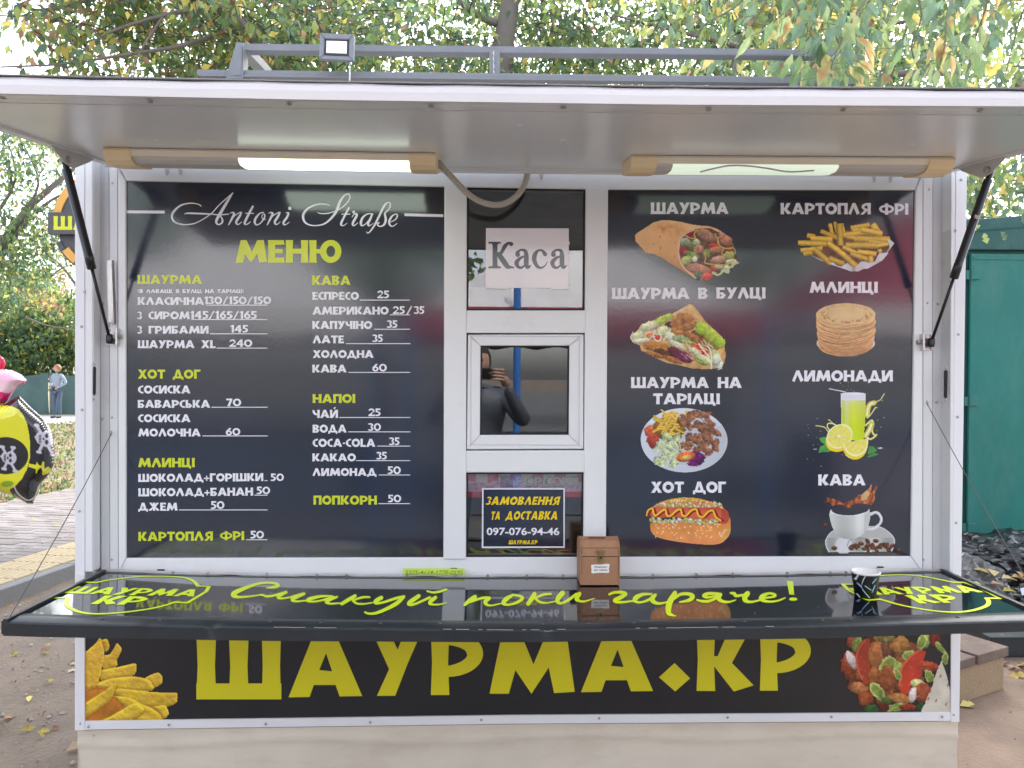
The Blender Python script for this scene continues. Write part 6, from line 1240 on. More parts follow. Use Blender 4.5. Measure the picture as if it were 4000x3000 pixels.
M_TACT = mat('yellow_tactile_concrete', (.42, .34, .215), .85, var=.12, vscale=9, bump=.2, bscale=80, dirt=(.24, .19, .13), dirt_amt=.5, dirt_scale=7, dirt_lo=.52)
tme = None
def tactile(s, t, T=.22):
    global tme
    if tme is None:
        m = MB(); m.box(-T / 2 + .003, -T / 2 + .003, -.03, T / 2 - .003, T / 2 - .003, 0)
        for k in range(4):
            y = -T / 2 + T * (k + .5) / 4; m.prism([Vector((-T / 2 + .006, y + a, z)) for a, z in ((-.018, .0005), (.018, .0005), (.011, .006), (-.011, .006))], [Vector((T / 2 - .006, y + a, z)) for a, z in ((-.018, .0005), (.018, .0005), (.011, .006), (-.011, .006))])
        tme = bpy.data.meshes.new('tactile_tile'); tme.from_pydata(m.v, [], m.f); tme.materials.append(M_TACT); tme.update()
    o = bpy.data.objects.new('tactile_tile', tme); C.objects.link(o); o.parent = pave; q = K0 + kd * s + kn * t; o.location = (q.x, q.y, PH + .001); o.rotation_euler = (random.uniform(-.01, .01), random.uniform(-.01, .01), math.atan2(kd.y, kd.x))
for i in range(-10, 30):
    for t in (.21, .432): tactile(i * .222, t)
MPV = [mat('grey_paver_a', (.205, .178, .165), .85, var=.14, vscale=14, bump=.25, bscale=90), mat('grey_paver_b', (.175, .155, .148), .85, var=.14, vscale=14, bump=.25, bscale=90), mat('grey_paver_c', (.24, .215, .21), .85, var=.14, vscale=14, bump=.25, bscale=90)]
rest = MB(); cnt = 0; M3T = M3.transposed()
for i in range(-60, 120):
    for j in range(0, 11):
        big = j == 0
        t0 = .55 + (.0 if big else .21 + (j - 1) * .20) - (0 if big else (.10 if i % 2 else 0)); t1 = t0 + (.20 if big else .20) ; s0 = i * .105
        if not big and t0 < .755: t0 = .757
        if t1 > 2.70: t1 = 2.70
        q = K0 + kd * (s0 + .05) + kn * (t0 + t1) / 2; d = M3T @ Vector((q.x, q.y + CAM_D, PH - CAM_H)); u = 2000 + F * d.x / -d.z if d.z < 0 else -9999
        dz = random.uniform(-.0025, .0025)
        if -40 < u < 310 and q.y < 6.2 and cnt < 290: piece('paver', s0 + .003, s0 + .102, t0 + .003, t1 - .003, PH - .04 + dz, PH + dz, random.choice(MPV)); cnt += 1
        else:
            a = [kp(s0 + .003, t0 + .003), kp(s0 + .102, t0 + .003), kp(s0 + .102, t1 - .003), kp(s0 + .003, t1 - .003)]; f = [Vector((*p, PH + dz)) for p in a]; rest.prism(f, [p - Vector((0, 0, .02)) for p in f])
o = rest.build('further_pavers', MPV[0], pave); o['kind'] = 'stuff'
sheet('lawn', [kp(-30, 2.74), kp(16.0, 2.74), (60, 19.4), (-80, 19.4), (-80, -30)], .075, M_GRASS)
sheet('footpath', [(-80, 19.3), (60, 19.3), (60, 23.6), (-80, 23.6)], .085, M_ASPH)
sheet('far_ground', [(-80, 23.5), (60, 23.5), (60, 120), (-80, 120)], .07, M_GRASS)
# concrete slab apron on the right
o = MB().add([(KX1 - .2, -1.2, .006), (6.5, -1.2, .006), (6.5, 4.4, .006), (KX1 - .2, 4.4, .006)], [(0, 1, 2, 3)]).build('concrete_apron', M_SLAB); o['kind'] = 'structure'

# ================================================================ fallen leaves, grass
def leaf_mesh(name, centers, sizes, norms, dirs, cols, m, parent=None, lobed=False, fold=.18, gain=1.0):
    n = len(centers); c = np.asarray(centers); s = np.asarray(sizes)[:, None]; N = np.asarray(norms); D = np.asarray(dirs); D = D - N * (D * N).sum(1, keepdims=True); D /= np.linalg.norm(D, axis=1, keepdims=True) + 1e-9; S = np.cross(N, D)
    if lobed: shp = [(0, 0, 0), (.30, .22, .10), (.55, .16, .04), (.62, .30, .02), (1.0, 0, -.12), (.62, -.30, .02), (.55, -.16, .04), (.30, -.22, .10), (.45, 0, -.05)]; fc = [(0, 8, 1), (1, 8, 2), (2, 8, 3), (3, 8, 4), (4, 8, 5), (5, 8, 6), (6, 8, 7), (7, 8, 0)]
    else: shp = [(0, 0, 0), (.38, .26, .07), (1.0, 0, -.12), (.38, -.26, .07), (.5, 0, -.04)]; fc = [(0, 4, 1), (1, 4, 2), (2, 4, 3), (3, 4, 0)]
    k = len(shp); V = np.concatenate([c + s * (D * a + S * b + N * h) for a, b, h in shp], 1).reshape(n * k, 3)
    Fc = (np.arange(n)[:, None, None] * k + np.array(fc)[None]).reshape(-1, 3)
    me = bpy.data.meshes.new(name); me.vertices.add(n * k); me.vertices.foreach_set('co', V.astype(np.float32).ravel()); me.loops.add(Fc.size); me.loops.foreach_set('vertex_index', Fc.astype(np.int32).ravel())
    me.polygons.add(len(Fc)); me.polygons.foreach_set('loop_start', np.arange(0, Fc.size, 3, dtype=np.int32)); me.update(calc_edges=True)
    at = me.color_attributes.new('Col', 'FLOAT_COLOR', 'POINT'); col = np.ones((n, k, 4), np.float32); col[:, :, :3] = np.asarray(cols)[:, None, :] * gain; at.data.foreach_set('color', col.ravel())
    return link(name, me, m, parent)
M_LEAF = mat_attr('tree_leaf', .5, .55, .35); M_FALL = mat_attr('fallen_leaf', .7, .15, .2)
PAL = {'green': [(.085, .15, .035), (.11, .19, .05), (.07, .13, .05), (.06, .11, .055)], 'yg': [(.22, .27, .055), (.17, .22, .06)], 'yel': [(.50, .40, .08), (.44, .33, .07)], 'brn': [(.24, .13, .07), (.20, .10, .06), (.30, .17, .10)], 'blue': [(.06, .12, .08), (.075, .14, .085)]}
def pal(n, wts, rng):
    ks = list(wts); p = np.array([wts[k] for k in ks], float); p /= p.sum(); idx = rng.choice(len(ks), n, p=p); out = np.zeros((n, 3))
    for i, k in enumerate(ks):
        m = idx == i; cs = np.array(PAL[k]); out[m] = cs[rng.integers(0, len(cs), m.sum())]
    return out * rng.uniform(.75, 1.25, (n, 1))
def unit(a): return a / (np.linalg.norm(a, axis=1, keepdims=True) + 1e-9)
rng = np.random.default_rng(11)
def scatter(name, n, fx, cols, size, z, label, m=M_FALL):
    xy = np.array([fx() for _ in range(n)]); c = np.column_stack([xy, np.full(n, z) + rng.uniform(0, .012, n)]); N = unit(np.column_stack([rng.normal(0, .35, n), rng.normal(0, .35, n), np.ones(n)])); D = unit(rng.normal(0, 1, (n, 3)))
    o = leaf_mesh(name, c, rng.uniform(*size, n), N, D, cols(n), m, lobed=True); o['kind'] = 'stuff'; return o
scatter('bark_and_twig_litter', 2600, lambda: (rng.uniform(-4.2, -1.3), rng.uniform(-.6, 3.0)), lambda n: np.array([(.20, .14, .10)] * n) * rng.uniform(.35, 1.7, (n, 1)), (.006, .022), .003, '')
scatter('apron_grit', 900, lambda: (rng.uniform(1.6, 4.4), rng.uniform(-.8, 2.0)), lambda n: np.array([(.20, .14, .10)] * n) * rng.uniform(.35, 1.9, (n, 1)), (.005, .016), .008, '')
fc = lambda n: pal(n, {'yel': 3, 'brn': 5, 'yg': 1}, rng) * .9 + .02
scatter('dirt_leaf_litter', 260, lambda: (rng.uniform(-4.2, -1.35), rng.uniform(-.5, 2.9)), fc, (.025, .06), .004, '')
scatter('lawn_leaf_litter', 3800, lambda: (lambda s, t: (K0 + kd * s + kn * t)[:])(rng.uniform(2, 17), 2.8 + rng.uniform(0, 1) ** 1.3 * 9), lambda n: pal(n, {'yel': 3, 'brn': 4, 'yg': 2}, rng) + .04, (.05, .11), .09, '')
def tufts(name, n, fx, z, h, label):
    xy = np.array([fx() for _ in range(n)]); c = np.column_stack([xy, np.full(n, z)]); N = unit(np.column_stack([rng.normal(0, 1, n), rng.normal(0, 1, n), rng.normal(0, .2, n)])); D = unit(np.column_stack([rng.normal(0, .5, n), rng.normal(0, .5, n), np.ones(n)]))
    o = leaf_mesh(name, c, rng.uniform(*h, n), N, D, pal(n, {'green': 4, 'yg': 3, 'brn': 2}, rng) * .8, M_LEAF); o['kind'] = 'stuff'
tufts('grass', 13000, lambda: (lambda s, t: (K0 + kd * s + kn * t)[:])(rng.uniform(2, 17), 2.75 + rng.uniform(0, 1) ** 1.3 * 9), .07, (.03, .09), '')
pebb = MB()
for k in range(900):
    x, y = (random.uniform(-4.2, -1.3), random.uniform(-.6, 3.0)) if k < 700 else (random.uniform(1.7, 4), random.uniform(-.5, 2)); r = random.choice((.004, .006, .006, .010, .014)); a = random.random() * 6
    vs = [(x + r * math.cos(a + t) * random.uniform(.7, 1.2), y + r * math.sin(a + t) * random.uniform(.7, 1.2), .002 + (0 if k % 2 else 0)) for t in (0, 1.57, 3.14, 4.71)] + [(x, y, r * .9)]
    pebb.add(vs, [(0, 1, 4), (1, 2, 4), (2, 3, 4), (3, 0, 4)])
o = pebb.build('gravel', mat('pebble', (.34, .30, .26), .9, var=.3, vscale=40)); o['kind'] = 'stuff'
scatter('apron_leaf_litter', 420, lambda: (lambda q: (2.75 + q[0] * 1.6, 1.12 + q[1] * .5 + q[0] * .12))(rng.uniform(0, 1, 2)), lambda n: pal(n, {'brn': 4, 'yel': 2}, rng) + .05, (.05, .10), .012, '')
def lone_leaf(u, v, z, s, col, label, rot=0):
    g = G(u, v, z); o = leaf_mesh('fallen_leaf', [(g.x, g.y, z + .006)], [s], [Vector((.1, -.25, 1)).normalized()[:]], [(math.cos(rot), math.sin(rot), 0)], [col], M_FALL, lobed=True); tag(o, label, 'leaf')
lone_leaf(112, 2746, 0, .055, (.62, .55, .16), 'bright yellow leaf on the dirt left of the kiosk', 2)
lone_leaf(272, 2600, 0, .05, (.60, .52, .28), 'pale yellow leaf near the kiosk corner, upper of two on the dirt', .4)
lone_leaf(262, 2632, 0, .05, (.58, .52, .40), 'pale whitish leaf on the dirt just left of the kiosk strip', 1)
lone_leaf(255, 2940, 0, .12, (.42, .31, .21), 'large curled tan leaf on the dirt by the canvas skirt', .8)
lone_leaf(3748, 2762, .008, .12, (.56, .46, .16), 'long yellow leaf lying against the low block wall', .15)
lone_leaf(122, 2029, .1, .06, (.62, .50, .12), 'small yellow leaf on the pavers, left one', 0)
lone_leaf(212, 2056, .1, .06, (.66, .60, .10), 'small yellow leaf on the pavers, right one', .3)

# ================================================================ low block wall on the right
e = Vector((.894, .447, 0)); nb = Vector((-.447, .894, 0)); cor = Vector((2.55, 1.31, .006))
M_STONE = mat('sandy_block', (.29, .205, .125), .9, var=.14, vscale=4, bump=.4, bscale=60, dirt=(.12, .08, .05), dirt_amt=.6, dirt_scale=9, dirt_lo=.56, dirt_hi=.8)
M_COPE = mat('brown_coping', (.125, .088, .072), .85, var=.15, vscale=6, bump=.3, bscale=70, dirt=(.34, .25, .17), dirt_amt=.5, dirt_scale=5, dirt_lo=.5)
bw = thing('block_wall', 'low sandy block wall with brown coping slabs beside the kiosk', 'wall', cor)
def fp(a, b, z): return cor + e * a + nb * b + Vector((0, 0, z))
def blk(a0, a1, b0, b1, z0, z1, name, m, bev=.004): f = [fp(a0, b0, z0), fp(a1, b0, z0), fp(a1, b1, z0), fp(a0, b1, z0)]; return MB().prism(f, [q + Vector((0, 0, z1 - z0)) for q in f]).build(name, m, bw, bevel=bev)
blk(-.62, -.005, 0, .42, 0, .165, 'block', M_STONE); blk(-1.25, -.63, 0, .42, 0, .165, 'block', M_STONE); 
blk(-.245, .010, -.014, .44, .168, .215, 'coping_slab', M_COPE); blk(-.56, -.265, -.014, .44, .168, .212, 'coping_slab', M_COPE); blk(-.88, -.575, -.014, .44, .168, .213, 'coping_slab', M_COPE)
# dark steel plinth and rubbish bags
M_BAG = mat('black_bin_bag', (.012, .012, .014), .22, spec=.7, dirt=(.2, .19, .18), dirt_amt=.06, dirt_scale=9, dirt_lo=.6, bump=.25, bscale=10)
M_BAGG = mat('grey_plastic_bag', (.12, .115, .12), .22, spec=.7, bump=.3, bscale=12)
M_PLIN = mat('dark_scuffed_steel', (.035, .04, .045), .5, .2, dirt=(.35, .34, .33), dirt_amt=.6, dirt_scale=22, dirt_lo=.62, dirt_hi=.7, bump=.2, bscale=20)
pl = thing('steel_plinth', 'dark scuffed steel beam on the ground right of the block wall', 'beam', (3.6, 1.95, .06))
MB().box(2.76, 1.73, .008, 4.6, 2.15, .115).build('beam_box', M_PLIN, pl, bevel=.006); MB().box(2.75, 1.72, .116, 4.61, 2.16, .122).build('top_plate', M_PLIN, pl)
def bag(name, c, r, label, m, seed, flat=.6):
    b = bmesh.new(); bmesh.ops.create_icosphere(b, subdivisions=5, radius=1); rr = np.array([v.co[:] for v in b.verts])
    X_, Y__, Z_ = (rr * 2.1 + 20 + seed * 3).T; n1 = np.abs(vnoise(X_ + Z_ * .7, Y__ - Z_ * .6, .55, seed) - .5) * 2; n2 = np.abs(vnoise(X_ - Z_, Y__ + Z_ * .8, .23, seed + 9) - .5) * 2; k = .82 + .26 * n1 + .12 * n2
    for v, s in zip(b.verts, k): v.co = Vector((v.co.x * s * r[0], v.co.y * s * r[1], v.co.z * s * r[2])) + Vector(c); v.co.z = max(v.co.z, .012)
    me = bpy.data.meshes.new(name); b.to_mesh(me); b.free(); o = link(name, me, m); tag(o, label, 'rubbish bag', 'rubbish bags by the green container'); return o
bag('bin_bag', (4.05, 3.45, .10), (.55, .40, .24), 'large crumpled black bin bag against the green container', M_BAG, 2)
bag('bin_bag', (3.9, 2.60, .02), (.42, .26, .17), 'black bin bag lying nearest the counter end, scattered with leaves', M_BAG, 5)
bag('bin_bag', (4.75, 3.1, .08), (.42, .36, .22), 'black bin bag at the right end of the heap', M_BAG, 8)
bag('plastic_bag', (3.27, 2.85, .05), (.30, .36, .28), 'grey translucent plastic bag slumped behind the kiosk corner', M_BAGG, 11)
for i, (u, v, z, s, c_, rt_) in enumerate([(3885, 2254, .24, .15, (.55, .45, .22), 1.2), (3912, 2262, .24, .13, (.50, .38, .20), .2), (3950, 2256, .24, .12, (.44, .30, .16), 0), (3868, 2246, .24, .12, (.50, .40, .18), 2.2), (3990, 2258, .24, .12, (.45, .25, .12), 1), (3870, 2282, .22, .10, (.40, .24, .14), .1), (3918, 2312, .15, .12, (.50, .42, .10), .3), (3835, 2288, .2, .09, (.46, .46, .22), 2.8)]):
    lab = ['broad tan leaf on the black bags, largest of them', 'tan leaf right beside the broadest one on the bags', 'brown leaf in the middle of the black bags', 'narrow yellow leaf at the left of the bag heap', 'reddish leaf at the right edge of the bag heap', 'small dark brown leaf below the tan leaves on the bags', 'yellow leaf on the front bin bag by the counter end', 'greenish leaf on the edge of the grey plastic bag'][i]
    lone_leaf(u, v, z, s, c_, lab, rt_)
# white scrap of paper on the bag
tag(MB().prism([G(3985, 2300, .2), G(4010, 2296, .2), G(4014, 2322, .16), G(3992, 2326, .16)], [q + Vector((0, 0, .004)) for q in [G(3985, 2300, .2), G(4010, 2296, .2), G(4014, 2322, .16), G(3992, 2326, .16)]]).build('paper_scrap', mat('pale_blue_paper', (.6, .66, .72), .5)), 'pale blue-white scrap of paper on the front bin bag', 'paper')

# ================================================================ green container
M_GRN = mat('green_sheet_metal', (.007, .165, .14), .5, var=.14, vscale=1.6, bump=.2, bscale=3, dirt=(.10, .24, .22), dirt_amt=.5, dirt_scale=2.2, dirt_lo=.46, dirt_hi=.78, stretch=(1.6, 1, .7))
M_GRND = mat('dark_green_edge', (.012, .085, .075), .6, var=.15, vscale=6)
M_GRNT = mat('faded_green_sheet', (.022, .10, .092), .6, var=.10, vscale=2, bump=.2, bscale=4, dirt=(.10, .18, .17), dirt_amt=.4, dirt_scale=5, dirt_lo=.5)
gc = thing('green_container', 'green metal container with hinged doors standing right of the kiosk', 'container', (5.2, 4.6, 0))
gY = 4.1; gx0 = 3.86
zt1 = P(3800, 858, gY).z; zt2 = P(4000, 842, gY).z
sl_z = lambda x: zt1 + (zt2 - zt1) * (x - P(3800, 858, gY).x) / (P(4000, 842, gY).x - P(3800, 858, gY).x)
zd = P(3850, 992, gY).z; zdb = P(3850, 2142, gY).z
MB().box(gx0, gY + .03, .03, 7.2, 5.8, zt1 - .08).build('body', M_GRND, gc)
MB().prism([Vector((gx0, gY - .02, zd + .03)), Vector((7.2, gY - .02, zd + .05)), Vector((7.2, gY - .02, sl_z(7.2))), Vector((gx0, gY - .02, sl_z(gx0)))], [Vector((gx0, gY + .8, zd + .03)), Vector((7.2, gY + .8, zd + .05)), Vector((7.2, gY + .8, sl_z(7.2) + .08)), Vector((gx0, gY + .8, sl_z(gx0) + .08))]).build('header_panel', M_GRNT, gc, bevel=.01)
MB().obox((gx0, gY - .024, sl_z(gx0) - .10), (7.2, gY - .024, sl_z(7.2) - .09), .006, .014).build('header_seam', M_GRND, gc)
dx0 = P(3784, 1500, gY).x
for x0_, x1_ in ((dx0, dx0 + 1.35), (dx0 + 1.37, dx0 + 2.7)):
    o = MB().box(x0_, gY - .012, zdb, x1_, gY + .02, zd).build('door', M_GRN, gc, bevel=.006)
    for k in range(2): MB().box(x0_ + .02, gY - .018, zdb + .01 + k * (zd - zdb - .06), x1_ - .02, gY - .013, zdb + .035 + k * (zd - zdb - .06)).build('door_edge', M_GRN, o)
    if x0_ == dx0:
        for v in (1075, 1568, 2060):
            zc_ = P(3790, v, gY).z; q = MB(); q.box(x0_ - .05, gY - .026, zc_ - .04, x0_ + .068, gY - .018, zc_ + .04); q.build('hinge', M_GRN, o, bevel=.004)
            MB().tube([(x0_ - .012, gY - .028, zc_ - .055), (x0_ - .012, gY - .028, zc_ + .055)], .009, 8).build('hinge_pin', M_GRND, o)
MB().box(gx0, gY - .03, .16, 7.2, gY + .02, zdb - .01).build('bottom_rail', M_GRN, gc, bevel=.01); MB().box(gx0, gY - .01, .03, 7.2, gY + .02, .158).build('skirt', M_GRND, gc)

# ================================================================ round sign on the kiosk's left side
M_SGN = mat('dark_grey_sign', (.085, .09, .095), .5, var=.06); M_ORG = mat('orange_sign_edge', srgb(236, 176, 84), .5); M_YL2 = mat('yellow_letter', srgb(222, 226, 40), .45)
rs_ = thing('round_sign', 'round dark grey sign with orange rim and yellow letters on the kiosk side', 'sign', P(409, 870, .5))
def disc(cx, cy, r0, r1, a0, a1, Y, d, nm, m, n=24):
    o_ = [(cx + r1 * math.cos(R(a0 + (a1 - a0) * k / n)), cy + r1 * math.sin(R(a0 + (a1 - a0) * k / n))) for k in range(n + 1)]; i_ = [(cx + r0 * math.cos(R(a0 + (a1 - a0) * k / n)), cy + r0 * math.sin(R(a0 + (a1 - a0) * k / n))) for k in range(n + 1)]
    s = MB()
    for k in range(n): a, b = pquad([o_[k], o_[k + 1], i_[k + 1], i_[k]], Y, d); s.prism(a, b)
    return s.build(nm, m, rs_)
a, b = pquad(circ(409, 870, 185, n=40), .5, .05); MB().prism(a, b).build('sign_face', M_SGN, rs_)
disc(409, 870, 176, 206, 184, 250, .495, .06, 'rim', M_ORG); disc(409, 870, 186, 206, 125, 158, .495, .06, 'rim', M_SGN); disc(409, 870, 170, 200, 128, 146, .492, .06, 'rim', M_ORG)
a, b = pquad([(187, 829), (640, 829), (640, 914), (187, 914)], .47, .03); MB().prism(a, b).build('name_plate', M_SGN, rs_)
V, T, W = text_geo('ШАУРМА'); lay('lettering', V, T, lambda a, b: P(209 + 57 * a, lerp(898, 844, b), .4692), M_YL2, rs_, 'lettering reading ШАУРМА')
MB().obox(P(290, 870, .52), Vector((KX0, .55, P(290, 870, .52).z)), .03, .03).build('arm', M_SGN, rs_)

# ================================================================ foil balloons
def balloon(name, outl, Y0, depth, paint, label, bounds, m, mirror=None, step=2.5):
    p = Pic(*bounds, step); m_ = p.poly(outl); p.put(m_, [.03, .03, .035]); paint(p); p.a = m_
    # distance to the edge sets the puffed depth
    d = np.full(p.X.shape, 1e9)
    for (x0, y0), (x1, y1) in zip(outl, outl[1:] + outl[:1]):
        L = math.hypot(x1 - x0, y1 - y0) + 1e-9; t = np.clip(((p.X - x0) * (x1 - x0) + (p.Y - y0) * (y1 - y0)) / L / L, 0, 1); d = np.minimum(d, np.hypot(p.X - x0 - t * (x1 - x0), p.Y - y0 - t * (y1 - y0)))
    D_ = depth[1]; h = depth[0] * np.sqrt(np.clip(1 - (1 - np.clip(d / D_, 0, 1)) ** 2, 0, 1)); h = h + .006 * np.sin((p.X * .35 + p.Y * .5)) * np.exp(-d / 14) * (d > 4)
    used = None
    t = thing(name, label, 'balloon', P((bounds[0] + bounds[2]) / 2, (bounds[1] + bounds[3]) / 2, Y0))
    keep = p.a > .35; nx, ny = p.nx, p.ny; q = keep[:-1, :-1] & keep[1:, :-1] & keep[:-1, 1:] & keep[1:, 1:]; jj, ii = np.nonzero(q); a = jj * nx + ii; Fq = np.stack([a, a + nx, a + nx + 1, a + 1], 1); us = np.zeros(nx * ny, bool); us[Fq.ravel()] = True
    for sg, nm in ((-1, 'front_foil'), (1, 'back_foil')):
        o = p.build(nm, (Y0 + sg * h.ravel()[us]), m, t); o.data.polygons.foreach_set('use_smooth', [True] * len(o.data.polygons))
    return t
M_FOIL = mat_attr('printed_foil', .16, spec=.8)
sc7 = lambda x, y: (x / 2.764, 1400 + y / 2.764)
out1 = [sc7(*q) for q in [(180, 405), (215, 403), (330, 520), (480, 650), (560, 780), (597, 1000), (590, 1150), (530, 1260), (440, 1360), (420, 1450), (370, 1530), (365, 1575), (290, 1572), (150, 1490), (0, 1450), (-150, 1500), (-300, 1560), (-390, 1530), (-500, 1330), (-620, 1100), (-610, 850), (-500, 650), (-300, 500), (-140, 520), (0, 505), (60, 490)]]
def paint1(p):
    o = sc7
    p.put(p.poly([o(*q) for q in [(0, 505), (130, 515), (200, 550), (250, 610), (290, 700), (315, 820), (326, 930), (322, 1080), (290, 1200), (230, 1310), (150, 1392), (110, 1410), (110, 1440), (150, 1495), (0, 1460), (-150, 1500), (-250, 1400), (-330, 1150), (-330, 800), (-240, 600), (-120, 510)]]), [.84, .82, .10])
    p.put(p.ell(*o(60, 1050), 245 / 2.764, 200 / 2.764), [.04, .04, .05])
    p.put(p.poly([o(*q) for q in [(310, 1135), (385, 1150), (400, 1115), (415, 1150), (445, 1160), (462, 1110), (475, 1120), (478, 1190), (520, 1168), (562, 1205), (535, 1235), (460, 1262), (450, 1180), (420, 1190), (385, 1258), (388, 1195), (305, 1170)]]), [.84, .82, .10])
    p.put(p.ell(*o(78, 1355), 24, 12, -8), [.50, .66, .14])
    p.line([o(*q) for q in catmull([(152, 1375), (180, 1440), (240, 1500), (310, 1532), (370, 1500), (400, 1440), (430, 1370), (510, 1290)], 4)], 5, [.80, .80, .80])
    for (cx, cy, fl_) in ((490, 870, 1), (100, 1075, 1)):
        k = 1.0 if cx > 300 else .82
        for a in ((-95, -150, 80, 170), (60, -140, -70, 140)): p.line([o(cx + a[0] * k, cy + a[1] * k), o(cx + a[2] * k, cy + a[3] * k)], 12 * k, [.74, .72, .76])
        for a in ((-95, -150), (80, 170), (50, -140), (-70, 140)): p.put(p.ell(*o(cx + a[0] * k - 12, cy + a[1] * k), 6.5, 6), [.74, .72, .76]); p.put(p.ell(*o(cx + a[0] * k + 14, cy + a[1] * k + 6), 6.5, 6), [.74, .72, .76])
        p.put(p.ell(*o(cx + 18 * k, cy), 28 * k, 32 * k), [.74, .72, .76]); p.put(p.poly([o(cx - 10, cy - 60 * k), o(cx - 80 * k, cy - 70 * k), o(cx - 118 * k, cy - 20), o(cx - 80 * k, cy + 50 * k), o(cx - 10, cy + 60 * k)]), [.74, .72, .76])
        for dy in (-34, 34): p.put(p.ell(*o(cx + 14 * k, cy + dy * k), 6.5 * k, 9 * k), [.06, .06, .08])
        p.put(p.ell(*o(cx - 20 * k, cy), 3.4, 5), [.06, .06, .08]); p.line([o(cx - 58 * k, cy - 50 * k), o(cx - 58 * k, cy + 40 * k)], 2, [.06, .06, .08])
        for k2 in range(-3, 4): p.line([o(cx - 74 * k, cy + k2 * 13 * k), o(cx - 44 * k, cy + k2 * 13 * k)], 1.8, [.06, .06, .08])
bl1 = balloon('foil_balloon', out1, .8, (.10, 60), paint1, 'black and yellow foil balloon printed with white skulls and crossbones', (-235, 1540, 222, 1975), M_FOIL)
out2 = [sc7(*q) for q in [(-560, 260), (-480, 150), (-300, 90), (-100, 110), (0, 110), (70, 116), (130, 125), (230, 170), (270, 205), (292, 235), (280, 268), (180, 320), (145, 370), (100, 450), (60, 490), (0, 512), (-100, 540), (-240, 500), (-330, 400), (-500, 330)]]
def paint2(p):
    p.put(np.ones(p.X.shape), [.86, .14, .48]); o = sc7
    w_ = p.poly([o(*q) for q in catmull([(0, 118), (130, 132), (230, 180), (280, 235), (180, 300), (100, 372), (0, 360), (-150, 330), (-420, 300), (-480, 200), (-300, 110)], 3)])
    p.put(w_, np.stack([.93 + 0 * p.X, .56 + .22 * np.clip((p.Y - 1445) / 60, 0, 1), .74 + .08 * np.clip((p.Y - 1445) / 60, 0, 1)], -1)); p.line([o(*q) for q in catmull([(-200, 340), (0, 362), (100, 382), (150, 350)], 4)], 2, [.80, .30, .50])
bl2 = balloon('foil_balloon', out2, .86, (.09, 46), paint2, 'glossy pink foil balloon above the skull-printed one', (-215, 1425, 112, 1600), M_FOIL)
tag(MB().tube([P(-10, 1395, .9), P(4, 1405, .9), P(10, 1424, .9), P(0, 1440, .9), P(-10, 1442, .9)], .012, 8).build('balloon_neck', mat('red_foil', (.6, .02, .08), .25), bl2, True))
for u, Y, bl in ((-20, .8, bl1), (-60, .88, bl2)):
    a = P(u, 1960 if bl is bl1 else 1575, Y + .03); MB().tube([a, a + Vector((-.05, .05, -.35)), Vector((a.x - .18, a.y + .1, .03))], .0015, 5).build('ribbon', mat('white_ribbon', (.7, .7, .7), .4), bl)
st_ = thing('balloon_weight', 'small dark weight on the dirt holding the balloon ribbons', 'weight', (P(-20, 1960, .8).x - .2, .95, 0)); MB().box(st_.location.x - .08, .87, .0, st_.location.x + .08, 1.03, .07).build('block', M_KERB, st_, bevel=.01)

# ================================================================ people
def figure(name, label, loc, rot, parts, subs=2):
    """parts: list of (part name or None, material, joints {k:(x,y,z,r)}, bones [(a,b)], root)"""
    t = thing(name, label, 'person', loc); t.rotation_euler = (0, 0, rot)
    for pn, m, J, B_, root in parts:
        ks = list(J); me = bpy.data.meshes.new(pn); me.from_pydata([J[k][:3] for k in ks], [(ks.index(a), ks.index(b)) for a, b in B_], []); me.update()
        o = bpy.data.objects.new(pn, me); C.objects.link(o); o.parent = t; me.materials.append(m)
        s = o.modifiers.new('skin', 'SKIN'); s.use_smooth_shade = True; o.modifiers.new('sub', 'SUBSURF').levels = subs; o.modifiers['sub'].render_levels = subs
        for i, k in enumerate(ks): sv = me.skin_vertices[0].data[i]; r = J[k][3]; sv.radius = r if isinstance(r, tuple) else (r, r); sv.use_root = (k == root)
    return t
M_SKIN = mat('skin', (.50, .30, .22), .55, var=.06, vscale=12); M_HAIR = mat('red_brown_hair', (.28, .13, .055), .6, var=.2, vscale=40); M_SWEAT = mat('pale_blue_sweater', (.26, .31, .38), .85, var=.08, vscale=12, bump=.3, bscale=80)
M_JEAN = mat('blue_jeans', (.07, .10, .15), .85, var=.15, vscale=10); M_SHOE = mat('dark_shoe', (.03, .03, .035), .6); M_JACK = mat('dark_jacket', (.075, .09, .115), .5, var=.15, vscale=6, bump=.4, bscale=14)
